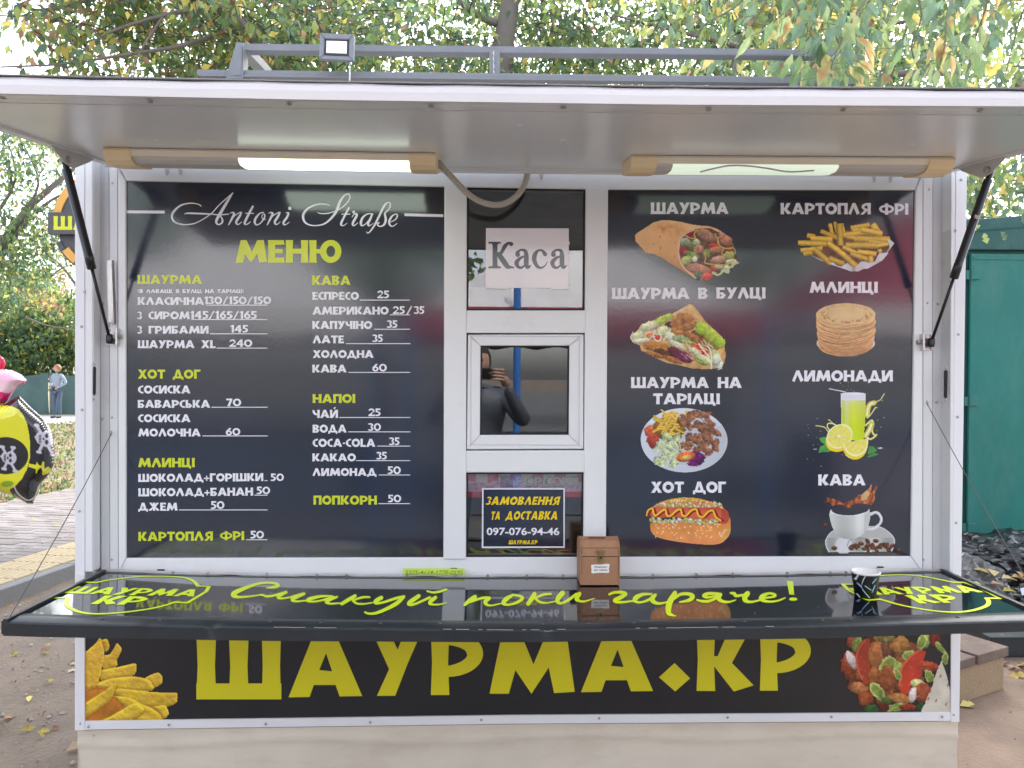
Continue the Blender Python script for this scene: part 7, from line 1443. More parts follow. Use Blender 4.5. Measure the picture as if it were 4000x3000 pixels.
def head_mesh(c, h, face, m, parent, hair=None, turn=0):
    b = bmesh.new(); bmesh.ops.create_uvsphere(b, u_segments=20, v_segments=14, radius=1)
    for v in b.verts:
        x, y, z = v.co; jaw = 1 - .22 * max(0, -z) ; fr = -y
        nz = .16 * math.exp(-((x / .14) ** 2 + ((z + .08) / .2) ** 2)) if y < 0 else 0; ey = -.05 * math.exp(-(((abs(x) - .38) / .16) ** 2 + ((z - .1) / .12) ** 2)) if y < 0 else 0
        ear = .10 * math.exp(-(((abs(x) - 1) / .12) ** 2 + (z / .2) ** 2 + (y / .2) ** 2))
        v.co = Vector((x * .36 * h * jaw * (1 + ear), (y * .43 - nz - ey * 1) * h, z * .5 * h))
    bmesh.ops.rotate(b, verts=b.verts, cent=(0, 0, 0), matrix=Matrix.Rotation(turn, 3, 'Z')); bmesh.ops.translate(b, verts=b.verts, vec=c)
    me = bpy.data.meshes.new('head'); b.to_mesh(me); b.free(); me.polygons.foreach_set('use_smooth', [True] * len(me.polygons)); me.materials.append(m); o = bpy.data.objects.new('head', me); C.objects.link(o); o.parent = parent
    q = MB(); rt = Matrix.Rotation(turn, 3, 'Z')
    for sx in (-1, 1): q.lathe([(0, -.004), (.011, -.003), (.013, 0)], Vector(c) + rt @ Vector((sx * .135 * h, -.395 * h, .05 * h)), 8, 'y')
    e_ = mesh('eye', q.v, q.f, mat('eye', (.06, .04, .03), .3)); e_.parent = parent; q = MB(); q.tube([Vector(c) + rt @ Vector((x * h, -.40 * h - .002, -.22 * h)) for x in (-.09, 0, .09)], .005, 5); e_ = mesh('mouth', q.v, q.f, mat('lips', (.35, .14, .12), .5)); e_.parent = parent
    if hair:
        b = bmesh.new(); bmesh.ops.create_uvsphere(b, u_segments=20, v_segments=14, radius=1)
        for v in b.verts:
            x, y, z = v.co; v.co = Vector((x * .40 * h, y * .47 * h + .03 * h, (z * .53 + .03) * h))
        dl = [v for v in b.verts if v.co.z < -.15 * h and v.co.y < .1 * h or (v.co.y < -.22 * h and v.co.z < .22 * h) or v.co.z < -.35 * h]; bmesh.ops.delete(b, geom=dl, context='VERTS')
        bmesh.ops.rotate(b, verts=b.verts, cent=(0, 0, 0), matrix=Matrix.Rotation(turn, 3, 'Z')); bmesh.ops.translate(b, verts=b.verts, vec=c)
        me = bpy.data.meshes.new('hair'); b.to_mesh(me); b.free(); me.materials.append(hair); ho = bpy.data.objects.new('hair', me); C.objects.link(ho); ho.parent = parent; ho.modifiers.new('thick', 'SOLIDIFY').thickness = .012
    return o
def fingers(name, root, dirs, L, r, m, parent):
    s = MB()
    for (off, d, c) in dirs:
        p = Vector(root) + Vector(off); d = Vector(d).normalized(); c = Vector(c); pts = [p, p + d * L * .38, p + (d + c * .5).normalized() * L * .72, p + (d * .8 + c * 1.0).normalized() * L * .98]; s.tube(pts, [r, r * .95, r * .85, r * .6], 8)
    o = mesh(name, s.v, s.f, m, None, True); o.parent = parent
gp = G(225, 1634, .085); 
T_ = {'hip': (0, 0, .92, (.15, .11)), 'waist': (0, 0, 1.06, (.135, .10)), 'chest': (0, 0, 1.24, (.16, .11)), 'neckb': (0, 0, 1.38, (.10, .08)), 'neck': (0, 0, 1.43, .055), 'shl': (-.17, 0, 1.33, .062), 'ell': (-.30, .04, 1.10, .048), 'wrl': (-.17, -.09, .98, .034), 'shr': (.17, 0, 1.33, .062), 'elr': (.31, .04, 1.10, .048), 'wrr': (.18, -.09, .99, .034)}
L_ = {'pel': (0, 0, .90, (.145, .11)), 'hl': (-.09, 0, .82, .085), 'kl': (-.11, -.02, .48, .062), 'al': (-.12, .01, .10, .045), 'hr': (.09, 0, .82, .085), 'kr': (.10, -.03, .48, .062), 'ar': (.11, .0, .10, .045)}
wm = figure('person', 'person in a pale blue sweater and jeans standing hands on hips by the far fence', (gp.x, gp.y, .085), -.35,
    [('sweater', M_SWEAT, T_, [('hip', 'waist'), ('waist', 'chest'), ('chest', 'neckb'), ('neckb', 'neck'), ('chest', 'shl'), ('shl', 'ell'), ('ell', 'wrl'), ('chest', 'shr'), ('shr', 'elr'), ('elr', 'wrr')], 'hip'),
     ('jeans', M_JEAN, L_, [('pel', 'hl'), ('hl', 'kl'), ('kl', 'al'), ('pel', 'hr'), ('hr', 'kr'), ('kr', 'ar')], 'pel'),
     ('shoe', M_SHOE, {'a': (-.12, .04, .05, .045), 'b': (-.12, -.15, .035, .035)}, [('a', 'b')], 'a'), ('shoe', M_SHOE, {'a': (.11, .03, .05, .045), 'b': (.13, -.16, .035, .035)}, [('a', 'b')], 'a'),
     ('hand', M_SKIN, {'a': (-.16, -.10, .97, .03), 'b': (-.11, -.13, .94, .024)}, [('a', 'b')], 'a'), ('hand', M_SKIN, {'a': (.17, -.10, .98, .03), 'b': (.12, -.13, .95, .024)}, [('a', 'b')], 'a'),
     ('waist_bag', M_SHOE, {'a': (-.11, -.12, .93, (.06, .035)), 'b': (.06, -.13, .92, (.06, .035))}, [('a', 'b')], 'a')])
head_mesh((0, -.01, 1.55), .235, None, M_SKIN, wm, M_HAIR, -.5)
for sx, nm in ((-1, 'l'), (1, 'r')): fingers('fingers', (sx * .12, -.13, .945), [((0, 0, k * .012 - .02), (-sx, -.5, -.4), (-.2 * sx, 0, -.3)) for k in range(4)] + [((0, .02, .01), (0, -.6, .8), (0, 0, .2))], .07, .008, M_SKIN, wm)

# photographer, seen mirrored in the panes: stands behind the camera, phone held in both hands
PJ = {'hip': (0, 0, .95, (.17, .12)), 'waist': (0, 0, 1.12, (.17, .12)), 'chest': (0, 0, 1.30, (.20, .13)), 'neckb': (0, 0, 1.44, (.12, .10)), 'neck': (0, 0, 1.49, .065), 'shl': (-.20, 0, 1.39, .075), 'ell': (-.30, .16, 1.22, .058), 'wrl': (-.14, .30, 1.48, .038), 'shr': (.20, 0, 1.39, .075), 'elr': (.33, .15, 1.22, .058), 'wrr': (.20, .29, 1.46, .038)}
PL = {'pel': (0, 0, .93, (.16, .12)), 'hl': (-.10, 0, .85, .095), 'kl': (-.11, .02, .50, .068), 'al': (-.12, 0, .10, .05), 'hr': (.10, 0, .85, .095), 'kr': (.12, .02, .50, .068), 'ar': (.13, 0, .10, .05)}
px_, py_ = -.09, -2.80
ph = figure('person', 'photographer in a dark jacket holding up a phone, mirrored in the small window', (px_, py_, 0), 0,
    [('jacket', M_JACK, PJ, [('hip', 'waist'), ('waist', 'chest'), ('chest', 'neckb'), ('neckb', 'neck'), ('chest', 'shl'), ('shl', 'ell'), ('ell', 'wrl'), ('chest', 'shr'), ('shr', 'elr'), ('elr', 'wrr')], 'hip'), ('trousers', M_JEAN, PL, [('pel', 'hl'), ('hl', 'kl'), ('kl', 'al'), ('pel', 'hr'), ('hr', 'kr'), ('kr', 'ar')], 'pel'),
     ('shoe', M_SHOE, {'a': (-.12, -.04, .05, .05), 'b': (-.13, .17, .035, .04)}, [('a', 'b')], 'a'), ('shoe', M_SHOE, {'a': (.13, -.04, .05, .05), 'b': (.14, .17, .035, .04)}, [('a', 'b')], 'a'),
     ('hand', M_SKIN, {'a': (-.13, .315, 1.49, .034), 'b': (-.085, .355, 1.54, .03)}, [('a', 'b')], 'a'), ('hand', M_SKIN, {'a': (.205, .30, 1.47, .034), 'b': (.175, .345, 1.53, .03)}, [('a', 'b')], 'a')])
hd = head_mesh((0, .02, 1.63), .25, None, M_SKIN, ph, mat('dark_cap', (.04, .035, .035), .8), math.pi)
fingers('fingers', (-.075, .372, 1.52), [((0, 0, k * .021), (.9, .45, .12), (.3, -.1, 0)) for k in range(4)] + [((-.01, -.01, 0), (.6, -.2, .8), (.2, 0, 0))], .075, .009, M_SKIN, ph)
fingers('fingers', (.180, .366, 1.51), [((0, 0, k * .021), (-.9, .45, .12), (-.3, -.1, 0)) for k in range(4)] + [((.01, -.01, 0), (-.6, -.2, .8), (-.2, 0, 0))], .085, .009, M_SKIN, ph)
fo = thing('phone', 'dark smartphone held sideways by the photographer', 'phone', (.0, -2.425, 1.55))
MB().box(-.128, -2.430, 1.512, .034, -2.4215, 1.588).build('phone_body', mat('phone_back', (.02, .02, .022), .15), fo, bevel=.004)
MB().lathe([(0, .0012), (.009, .001), (.009, -.001)], (0.0, -2.4212, 1.556), 14, 'y').build('camera_lens', M_BRASS, fo)

# ================================================================ what the panes and boards mirror: market tents across the path
M_TENT = mat('white_tent_cloth', (.74, .72, .72), .8, var=.05, vscale=2); M_RED = mat('red_tent_cloth', (.36, .05, .08), .8, var=.08, vscale=3); M_BLUE = mat('blue_pole_paint', (.03, .16, .5), .45)
def tent(x, y, w_, hz, m_top, m_val, label, rot=0, peak=1.35, pole=M_BLUE):
    t = thing('market_tent', label, 'tent', (x, y, 0), 'market tents across from the kiosk'); t.rotation_euler = (0, 0, rot); h = w_ / 2
    def ob(nm, s, m): o = mesh(nm, s.v, s.f, m); o.parent = t; return o
    N = 8; s = MB(); vs = []
    for i in range(N + 1):
        for j in range(N + 1):
            a, b = i / N * 2 - 1, j / N * 2 - 1; q = max(abs(a), abs(b)); vs.append((a * h, b * h, hz + peak * (1 - q) ** 1.25))
    s.add(vs, [(i * (N + 1) + j, (i + 1) * (N + 1) + j, (i + 1) * (N + 1) + j + 1, i * (N + 1) + j + 1) for i in range(N) for j in range(N)]); ob('canopy', s, m_top)
    for (ax, ay), (bx_2, by) in (((-h, -h), (h, -h)), ((h, -h), (h, h)), ((h, h), (-h, h)), ((-h, h), (-h, -h))):
        s = MB(); n = 12; vs = []
        for k in range(n + 1):
            f = k / n; X, Y = lerp(ax, bx_2, f), lerp(ay, by, f); vs += [(X, Y, hz), (X, Y, hz - .26 - .05 * abs(math.sin(f * math.pi * 6)))]
        s.add(vs, [(2 * k, 2 * k + 2, 2 * k + 3, 2 * k + 1) for k in range(n)]); ob('valance', s, m_val)
    for X in (-h, h):
        for Y in (-h, h): s = MB(); s.box(X - .02, Y - .02, 0, X + .02, Y + .02, hz - .01); ob('pole', s, pole)
    s = MB(); s.box(-h * .8, -h * .3, .02, h * .8, h * .5, .82); ob('stall_table', s, mat('table_cloth_%d' % int(abs(x) * 10), [(.05, .07, .13), (.10, .12, .16), (.16, .15, .17), (.12, .03, .05)][int(abs(x) * 10) % 4], .8))
    return t
tent(.95, -6.7, 3.5, 2.2, M_TENT, M_RED, 'white market tent with red valance, middle one')
tent(-2.95, -6.9, 3.6, 2.2, M_TENT, M_TENT, 'plain white market tent, second from the left')
tent(5.0, -6.6, 3.2, 2.25, M_RED, M_TENT, 'red topped market tent at the right end', pole=M_BLACKM)
tent(-6.6, -7.2, 3.0, 2.2, M_RED, M_RED, 'all red market tent at the left end')
for x, y, c_, lab in ((.26, -4.9, M_BLUE, 'blue painted steel post standing alone behind the photographer'),):
    tag(MB().tube([(x, y, 0), (x, y, 2.6)], .035, 10).build('steel_post', c_), lab, 'post')
# ================================================================ trees
M_BARK = mat('grey_bark', (.19, .165, .15), .9, var=.2, vscale=9, bump=.8, bscale=26, stretch=(1, 1, .3), dirt=(.10, .085, .07), dirt_amt=.5, dirt_scale=5)
M_TWIG = mat('dark_twig', (.095, .08, .07), .9)
def sprays(centers, per, L, size, rng, droop=.6, spread=.22):
    """leaves set along short drooping twigs"""
    n = len(centers); cs = []; ds = []; ns = []; tw = []
    for c in centers:
        d = unit(rng.normal(0, 1, (1, 3)))[0]; d[2] = d[2] * .4 - droop * .5; d /= np.linalg.norm(d); e_ = c + d * L; tw.append((c - d * L * .6, e_))
        for k in range(per):
            t = rng.uniform(-.5, 1); p = c + d * L * t + rng.normal(0, spread * L, 3); cs.append(p); q = d * .5 + rng.normal(0, .6, 3); q[2] -= droop; ds.append(q / np.linalg.norm(q)); nn_ = rng.normal(0, 1, 3); nn_[2] = abs(nn_[2]) * .6; ns.append(nn_ / np.linalg.norm(nn_))
    return np.array(cs), np.array(ds), np.array(ns), tw
def in_ell(n, c, r, rng, shell=.45):
    d = unit(rng.normal(0, 1, (n, 3))); q = rng.uniform(shell ** 3, 1, n) ** (1 / 3); return np.array(c) + d * q[:, None] * np.array(r)
def tree(name, label, base, trunk, limbs, crowns, pals, size=(.06, .10), per=9, L=.32, cat='tree', group=None, lobed=False, seed=1, droop=.6, twig=True, top=None):
    rg = np.random.default_rng(seed); t = thing(name, label, cat, base, group)
    MB().tube([Vector(p[:3]) for p in trunk], [p[3] for p in trunk], 12).build('trunk', M_BARK, t, True)
    if limbs:
        for lb_ in limbs: c = catmull(lb_, 4); MB().tube([Vector(q[:3]) for q in c], [max(q[3], .004) for q in c], 8).build('limb', M_BARK, t, True)
    CS, DS, NS, CO, TW = [], [], [], [], []
    for (c, r, n, w_) in crowns:
        cen = in_ell(n, c, r, rg, .2); keep = vnoise(cen[:, 0] + cen[:, 2] * .7 + 50, cen[:, 1] * .6 + cen[:, 2] + 50, .55 * max(1, L * 2.2), seed + 3) > .33; cen = cen[keep]
        a, b, d, tw = sprays(cen, per, L, size, rg, droop); CS.append(a); DS.append(b); NS.append(d); TW += tw
        col = pal(len(a), w_, rg) * 1.4 + .022; cl_ = np.repeat(rg.uniform(.7, 1.25, len(cen)), per)[:len(a)]; CO.append(col * cl_[:, None])  # palette lifted paler: bright haze over the crowns put into leaf colour
    CS, DS, NS, CO = map(np.concatenate, (CS, DS, NS, CO)); o = leaf_mesh('foliage', CS, rg.uniform(*size, len(CS)), NS, DS, CO, M_LEAF, t, lobed=lobed); o['kind'] = 'stuff'
    if twig:
        s = MB()
        for a, b in TW[::2]:
            m_ = (a + b) / 2 + rg.normal(0, .02, 3); s.tube([Vector(a), Vector(m_), Vector(b)], [.006, .0045, .002], 3, False)
        o = s.build('twigs', M_TWIG, t); o['kind'] = 'stuff'
    return t
g1 = {'green': 5, 'yg': 2.4, 'yel': .35, 'brn': .3, 'blue': 2}; g2 = {'green': 4, 'yg': 4, 'yel': 1.0, 'brn': .7, 'blue': 1.4}; g3 = {'yg': 3.5, 'yel': 1.6, 'brn': 1.5, 'green': 3, 'blue': 1}
def at(u, v, dist): q = Q(u, v, dist); return q
# middle tree: trunk comes into view above the roof frame
b = at(1975, 0, 8.0); tb = (b.x, b.y, 0)
tree('maple_tree', 'ash-leaved maple whose grey trunk rises behind the roof frame centre post', tb,
     [(b.x - .05, b.y, -.05, .19), (b.x - .04, b.y, 2.0, .15), (*at(1950, 300, 8.0), .125), (*at(1962, 200, 8.0), .115), (*at(1985, 60, 8.0), .10), (*at(2003, -60, 8.0), .095), (b.x + .25, b.y, 7.6, .05)],
     [[(*at(1950, 95, 8.0), .045), (*at(1870, 60, 7.9), .035), (*at(1800, 10, 7.8), .028), (*at(1740, -60, 7.7), .02)], [(*at(1990, 20, 8.0), .05), (*at(2100, -80, 8.1), .04), (*at(2300, -200, 8.2), .03)], [(*at(2010, -50, 8.0), .05), (*at(1900, -300, 8.2), .035), (*at(1750, -500, 8.3), .02)]],
     [((b.x - 1.6, b.y + .4, 4.9), (2.5, 1.3, 1.3), 1150, g1), ((b.x + 1.5, b.y + .9, 4.9), (2.4, 1.3, 1.3), 1250, g1), ((b.x, b.y + 1.4, 6.3), (2.4, 1.6, 1.2), 300, g1), ((b.x + .2, b.y + 1.9, 4.0), (3.0, .9, .9), 420, g2)], None, seed=21, size=(.07, .12))
# left tree: leaning trunk, thinner crown with yellow and brown
b = at(760, -200, 6.6)
tree('maple_tree', 'thin-crowned maple with yellow and brown leaves leaning in over the left awning', (b.x + 1.6, b.y + .3, 0),
     [(b.x + 1.9, b.y + .3, -.05, .16), (*at(1180, 420, 6.8), .12), (*at(1010, 190, 6.7), .095), (*at(905, 70, 6.6), .085), (*at(830, 10, 6.6), .08), (*at(700, -60, 6.5), .07), (*at(520, -220, 6.4), .05)],
     [[(*at(870, 45, 6.6), .04), (*at(860, 0, 6.6), .035), (*at(870, -120, 6.6), .02)], [(*at(905, 120, 6.5), .022), (*at(700, 180, 6.2), .016), (*at(480, 215, 6.0), .012), (*at(250, 250, 5.8), .008), (*at(0, 262, 5.6), .006)], [(*at(820, 30, 6.4), .022), (*at(640, 60, 6.1), .016), (*at(420, 130, 5.9), .010), (*at(300, 220, 5.8), .006)],
      [(*at(640, 60, 6.1), .012), (*at(560, 180, 6.0), .008), (*at(500, 300, 5.9), .005)], [(*at(700, -60, 6.5), .03), (*at(420, -20, 6.2), .02), (*at(180, 40, 6.0), .012), (*at(60, 10, 5.9), .006)]],
     [((at(880, 120, 6.6)), (1.15, .8, .75), 260, g2), ((at(620, 130, 6.3)), (.9, .8, .8), 200, g3), ((at(420, 170, 6.1)), (.6, .6, .55), 80, g3), ((at(240, 30, 6.0)), (.6, .6, .3), 34, g2), ((at(700, -250, 6.6)), (1.9, 1, .8), 200, g2), ((at(1180, 120, 7.0)), (1.0, .8, .9), 260, g1)], None, seed=5, size=(.06, .11), per=8, L=.26)
b = at(1130, 0, 8.6)
tree('maple_tree', 'maple with a narrow grey trunk seen behind the floodlight', (b.x, b.y, 0), [(b.x + .1, b.y, -.05, .13), (*at(1120, 300, 8.6), .10), (*at(1135, 130, 8.6), .09), (*at(1160, 0, 8.6), .085), (b.x + .3, b.y, 7, .04)],
     [[(*at(1150, 60, 8.6), .05), (*at(1220, -60, 8.6), .04), (*at(1340, -200, 8.7), .02)], [(*at(1140, 100, 8.6), .03), (*at(1080, 20, 8.4), .02), (*at(980, -80, 8.3), .01)]],
     [((b.x, b.y + .3, 5.0), (1.7, 1.0, 1.3), 600, g1), ((b.x - .6, b.y + 1.0, 4.2), (1.8, .9, 1.0), 460, g1)], None, seed=33, size=(.07, .12))
b = at(3250, 0, 8.2)
tree('maple_tree', 'leafy maple standing behind the right half of the kiosk', (b.x, b.y, 0), [(b.x, b.y, -.05, .17), (b.x - .1, b.y, 2.4, .13), (*at(3200, 300, 8.2), .11), (*at(3160, 60, 8.2), .09), (*at(3150, -200, 8.2), .07)],
     [[(*at(3180, 200, 8.1), .05), (*at(3350, 120, 7.6), .035), (*at(3500, 90, 7.2), .02), (*at(3700, 60, 7), .01)], [(*at(2850, 320, 7.0), .018), (*at(2900, 190, 7.0), .03), (*at(3000, 70, 7.0), .04), (*at(3080, 0, 7.0), .045), (*at(3170, -150, 7.6), .06)], [(*at(3190, 260, 8), .03), (*at(2600, 110, 7.6), .02), (*at(2400, 60, 7.4), .01)], [(*at(3420, 300, 7.2), .03), (*at(3560, 285, 6.8), .03), (*at(3760, 290, 6.6), .02)]],
     [((b.x - 1.2, b.y, 4.9), (2.2, 1.2, 1.3), 620, g1), ((b.x + 1.3, b.y, 4.9), (2.3, 1.2, 1.4), 620, g1), ((b.x, b.y + 1.2, 4.0), (2.8, 1.0, .9), 260, g2), ((b.x + 1.8, b.y - .6, 3.2), (1.4, .8, .7), 160, g1)], None, seed=44, size=(.07, .12))

# near branch hanging over the right end of the roof frame: every leaf its own piece
nb_ = thing('box_elder_branch', 'low overhanging branch of large drooping green and yellow leaves over the right awning end', 'branch', at(3550, -80, 3.0))
rg = np.random.default_rng(8)
stems = [[(3420, -60), (3330, 80), (3262, 220), (3236, 300)], [(3180, -80), (3226, 60), (3290, 200), (3306, 290)], [(3080, -60), (3130, 60), (3190, 180), (3200, 270)], [(3640, -160), (3560, 60), (3500, 240), (3478, 330)], [(3400, -160), (3300, -40), (3200, 60), (3120, 180)], [(3060, -120), (2960, 60), (2840, 240), (2780, 320)], [(3900, -160), (3860, 0), (3820, 120), (3790, 220)], [(3480, -120), (3380, 30), (3330, 140), (3320, 230)], [(3750, -120), (3700, 60), (3690, 180), (3660, 300)], [(4060, -100), (3990, 60), (3950, 200), (3930, 280)], [(3240, -120), (3120, 0), (3020, 90), (2990, 170)], [(3560, -100), (3600, 60), (3560, 180), (3600, 290)],
         [(2960, -100), (2880, 20), (2760, 90), (2700, 160)], [(4080, 60), (4020, 160), (4040, 260), (3990, 320)], [(2900, 60), (2840, 150), (2800, 230), (2760, 280)]]
lshape = {}
def leaf_obj(p, d, n, s, col, k):
    key = k
    if key not in lshape:
        sh = [[(0, 0, 0), (.16, .10, .02), (.34, .20, .03), (.50, .22, .0), (.66, .13, -.02), (.82, .06, -.05), (1.0, 0, -.12), (.84, -.05, -.05), (.68, -.14, -.02), (.50, -.24, 0), (.32, -.19, .03), (.15, -.09, .02), (.5, 0, -.03)],
              [(0, 0, 0), (.14, .08, .02), (.26, .18, .03), (.40, .34, .0), (.46, .20, .02), (.72, .12, -.02), (1.0, 0, -.14), (.74, -.12, -.02), (.50, -.22, .02), (.36, -.20, .03), (.22, -.15, .03), (.12, -.07, .02), (.5, 0, -.03)],
              [(0, 0, 0), (.2, .12, .04), (.4, .16, .06), (.56, .15, .04), (.70, .11, 0), (.86, .05, -.06), (1.0, .02, -.16), (.86, -.03, -.06), (.70, -.09, 0), (.56, -.14, .04), (.4, -.17, .06), (.2, -.12, .04), (.5, 0, -.01)]][k[0]]
        me = bpy.data.meshes.new('leaf'); me.from_pydata(sh, [], [(i, (i + 1) % 12, 12) for i in range(12)]); at_ = me.color_attributes.new('Col', 'FLOAT_COLOR', 'POINT')
        base = np.array({'g': (.14, .23, .09), 'b': (.115, .19, .115), 'l': (.25, .33, .14), 'y': (.58, .50, .18), 'm': (.38, .40, .15), 'o': (.48, .32, .15)}[k[1]]); cc = np.ones((13, 4)); r2 = np.random.default_rng(hash(k) % 100)
        for i in range(13): cc[i, :3] = base * (r2.uniform(.8, 1.2)) if k[1] in 'gbl' else lerp(base, np.array((.40, .16, .07)), r2.random() ** 2.5)
        at_.data.foreach_set('color', cc.astype(np.float32).ravel()); me.materials.append(M_LEAF); me.update(); lshape[key] = me
    o = bpy.data.objects.new('leaf', lshape[key]); C.objects.link(o); o.parent = nb_
    x = Vector(d).normalized(); z = Vector(n); z = (z - x * z.dot(x)).normalized(); y = z.cross(x)
    o.matrix_basis = Matrix.Translation(Vector(p) - nb_.location) @ Matrix((x, y, z)).transposed().to_4x4() @ Matrix.Diagonal((s, s * random.uniform(.8, 1.1), s, 1))
nleaf = 0
for si_, st in enumerate(stems):
    ds0 = rg.uniform(2.0, 2.3) if si_ < 3 else rg.uniform(2.05, 3.3); pts = catmull([(*Q(u, v, ds0 + k * .05), .0045 - k * .0009) for k, (u, v) in enumerate(st)], 6); MB().tube([Vector(q[:3]) for q in pts], [q[3] for q in pts], 6).build('twig', mat('green_twig', (.16, .17, .09), .7), nb_)
    for q in pts[3:]:
        for _ in range(2):
            if nleaf >= 292: break
            side = unit(rg.normal(0, 1, (1, 3)))[0]; side[2] = -abs(side[2]) * .3; pp = np.array(q[:3]) + side * rg.uniform(.03, .16); dd = side * .6 + np.array([0, 0, -rg.uniform(.5, 1.3)]); n_ = rg.normal(0, .5, 3) + np.array([0, -1.0, .3])
            kc = rg.choice(list('gggggbbbbbllllmmy')); leaf_obj(pp, dd, n_, rg.uniform(.055, .10) * (ds0 / 2.7) ** .5, None, (int(rg.integers(0, 3)), kc)); nleaf += 1
            sm_ = MB().tube([Vector(q[:3]), Vector(pp)], .0012, 4, False)
            if nleaf % 2 == 0: sm_.build('leaf_stalk', MATS['green_twig'], nb_)
# the rest of that bough, further back and up out of the picture, with its limb
cen = np.concatenate([in_ell(190, at(3600, 20, 4.1), (1.5, .5, .55), rg, .1), in_ell(60, at(2950, 20, 4.4), (.7, .4, .40), rg, .1), in_ell(70, at(3990, 640, 5.2), (.55, .5, .28), rg, .1), in_ell(80, at(3500, -330, 3.9), (1.6, .8, .4), rg, .1)])
a, b_, d_, tw = sprays(cen, 7, .26, (.09, .14), rg, 1.0); o = leaf_mesh('foliage', a, rg.uniform(.06, .10, len(a)), d_, b_, pal(len(a), {'green': 4, 'blue': 2, 'yg': 3, 'yel': .9, 'brn': .3}, rg) * 1.4 + .04, M_LEAF, nb_, lobed=True); o['kind'] = 'stuff'  # gain and offset pale these leaves too, haze painted into their colour
lb2 = catmull([(6.5, 6.0, 4.6, .10), (*at(4200, -200, 5.2), .06), (*at(3700, -180, 4.2), .035), (*at(3200, -170, 3.6), .02), (*at(2900, -140, 3.4), .01)], 5); MB().tube([Vector(q[:3]) for q in lb2], [q[3] for q in lb2], 8).build('limb', M_BARK, nb_, True)
MB().tube([(6.9, 6.3, -.05), (6.8, 6.2, 2.5), (6.5, 6.0, 4.6), (6.2, 6.1, 7)], [.2, .17, .13, .06], 10).build('trunk', M_BARK, nb_, True)
# dry seed bunch hanging from the frame end
sb = thing('dry_seed_bunch', 'dry brown bunch of winged seeds hanging over the roof frame right end', 'seed bunch', at(3210, 300, 2.75)); c = np.array(at(3205, 290, 2.75)); n = 150
cc = c + rg.normal(0, 1, (n, 3)) * np.array([.05, .035, .035]); o = leaf_mesh('winged_seeds', cc, rg.uniform(.025, .05, n), unit(rg.normal(0, 1, (n, 3))), unit(np.column_stack([rg.normal(0, .3, n), rg.normal(0, .3, n), -np.ones(n)])), np.array([(.36, .25, .16)] * n) * rg.uniform(.6, 1.2, (n, 1)), M_FALL, sb); o['kind'] = 'stuff'
s = MB()
for k in range(14): s.tube([Vector(c + rg.normal(0, 1, 3) * .02), Vector(c + np.array([rg.uniform(-.12, .10), rg.uniform(-.03, .03), rg.uniform(.0, .09)]))], .0013, 4)
s.build('stalks', mat('straw_stalk', (.42, .34, .2), .8), sb)

# left: open trees over the lawn, dense shrubs in front of the tarpaulin fence
def at2(u, v, d): return at(u, v, d)
w1 = {'green': 5, 'blue': 3, 'yg': 2.5, 'yel': .3}; w2 = {'yel': 3, 'brn': 3, 'yg': 2.5, 'green': 1.5}
b = at(-120, 1463, 13)
tree('maple_tree', 'slender tree on the left lawn with thin airy branches', (b.x, b.y, .07), [(b.x, b.y, 0, .16), (b.x + .1, b.y, 2, .12), (*at(-20, 1000, 13), .10), (*at(120, 800, 13), .06), (*at(300, 650, 13), .03)],
     [[(*at(-20, 1040, 13), .05), (*at(100, 870, 13), .035), (*at(240, 760, 13), .02), (*at(420, 720, 13), .01)], [(*at(60, 880, 13), .03), (*at(150, 720, 13), .02), (*at(90, 560, 13), .012)], [(*at(-60, 900, 13), .04), (*at(60, 700, 13), .02), (*at(10, 500, 13), .01)], [(*at(100, 1240, 13), .02), (*at(180, 1270, 13), .012), (*at(300, 1290, 13), .008)], [(*at(200, 1080, 13), .012), (*at(260, 1040, 13), .01), (*at(400, 1020, 13), .006)]],
     [(at(-60, 620, 13), (.9, .9, .7), 170, w1), (at(110, 640, 13), (.75, .8, .55), 80, w1), (at(60, 880, 13), (.7, .7, .5), 80, w1), (at(220, 560, 13), (.8, .8, .4), 60, g2), (at(20, 1020, 13), (.7, .7, .5), 150, w1), (at(180, 900, 13), (.6, .7, .5), 80, w1), (at(-300, 700, 13.5), (1.4, 1.2, 1.6), 260, w1)], None, seed=61, size=(.07, .12), L=.3, per=8)
b = at(330, 1463, 19)
tree('autumn_tree', 'tree with thin yellow and brown autumn foliage behind the round sign', (b.x, b.y, .07), [(b.x, b.y, 0, .16), (b.x, b.y, 2.5, .12), (*at(300, 900, 19), .07), (*at(280, 700, 19), .04)],
     [[(*at(320, 1150, 19), .04), (*at(250, 1050, 19), .03), (*at(150, 960, 19), .015)], [(*at(310, 1050, 19), .04), (*at(420, 950, 19), .03), (*at(600, 860, 19), .02)], [(*at(310, 1000, 19), .03), (*at(220, 880, 19), .02), (*at(170, 760, 19), .012)]],
     [(at(260, 1020, 19), (1.4, 1.1, 1.2), 300, w2), (at(330, 1120, 19), (1.3, 1, .7), 240, w2), (at(500, 900, 19), (1.8, 1.2, 1.6), 260, w2)], None, seed=71, size=(.09, .15), L=.36, per=7)
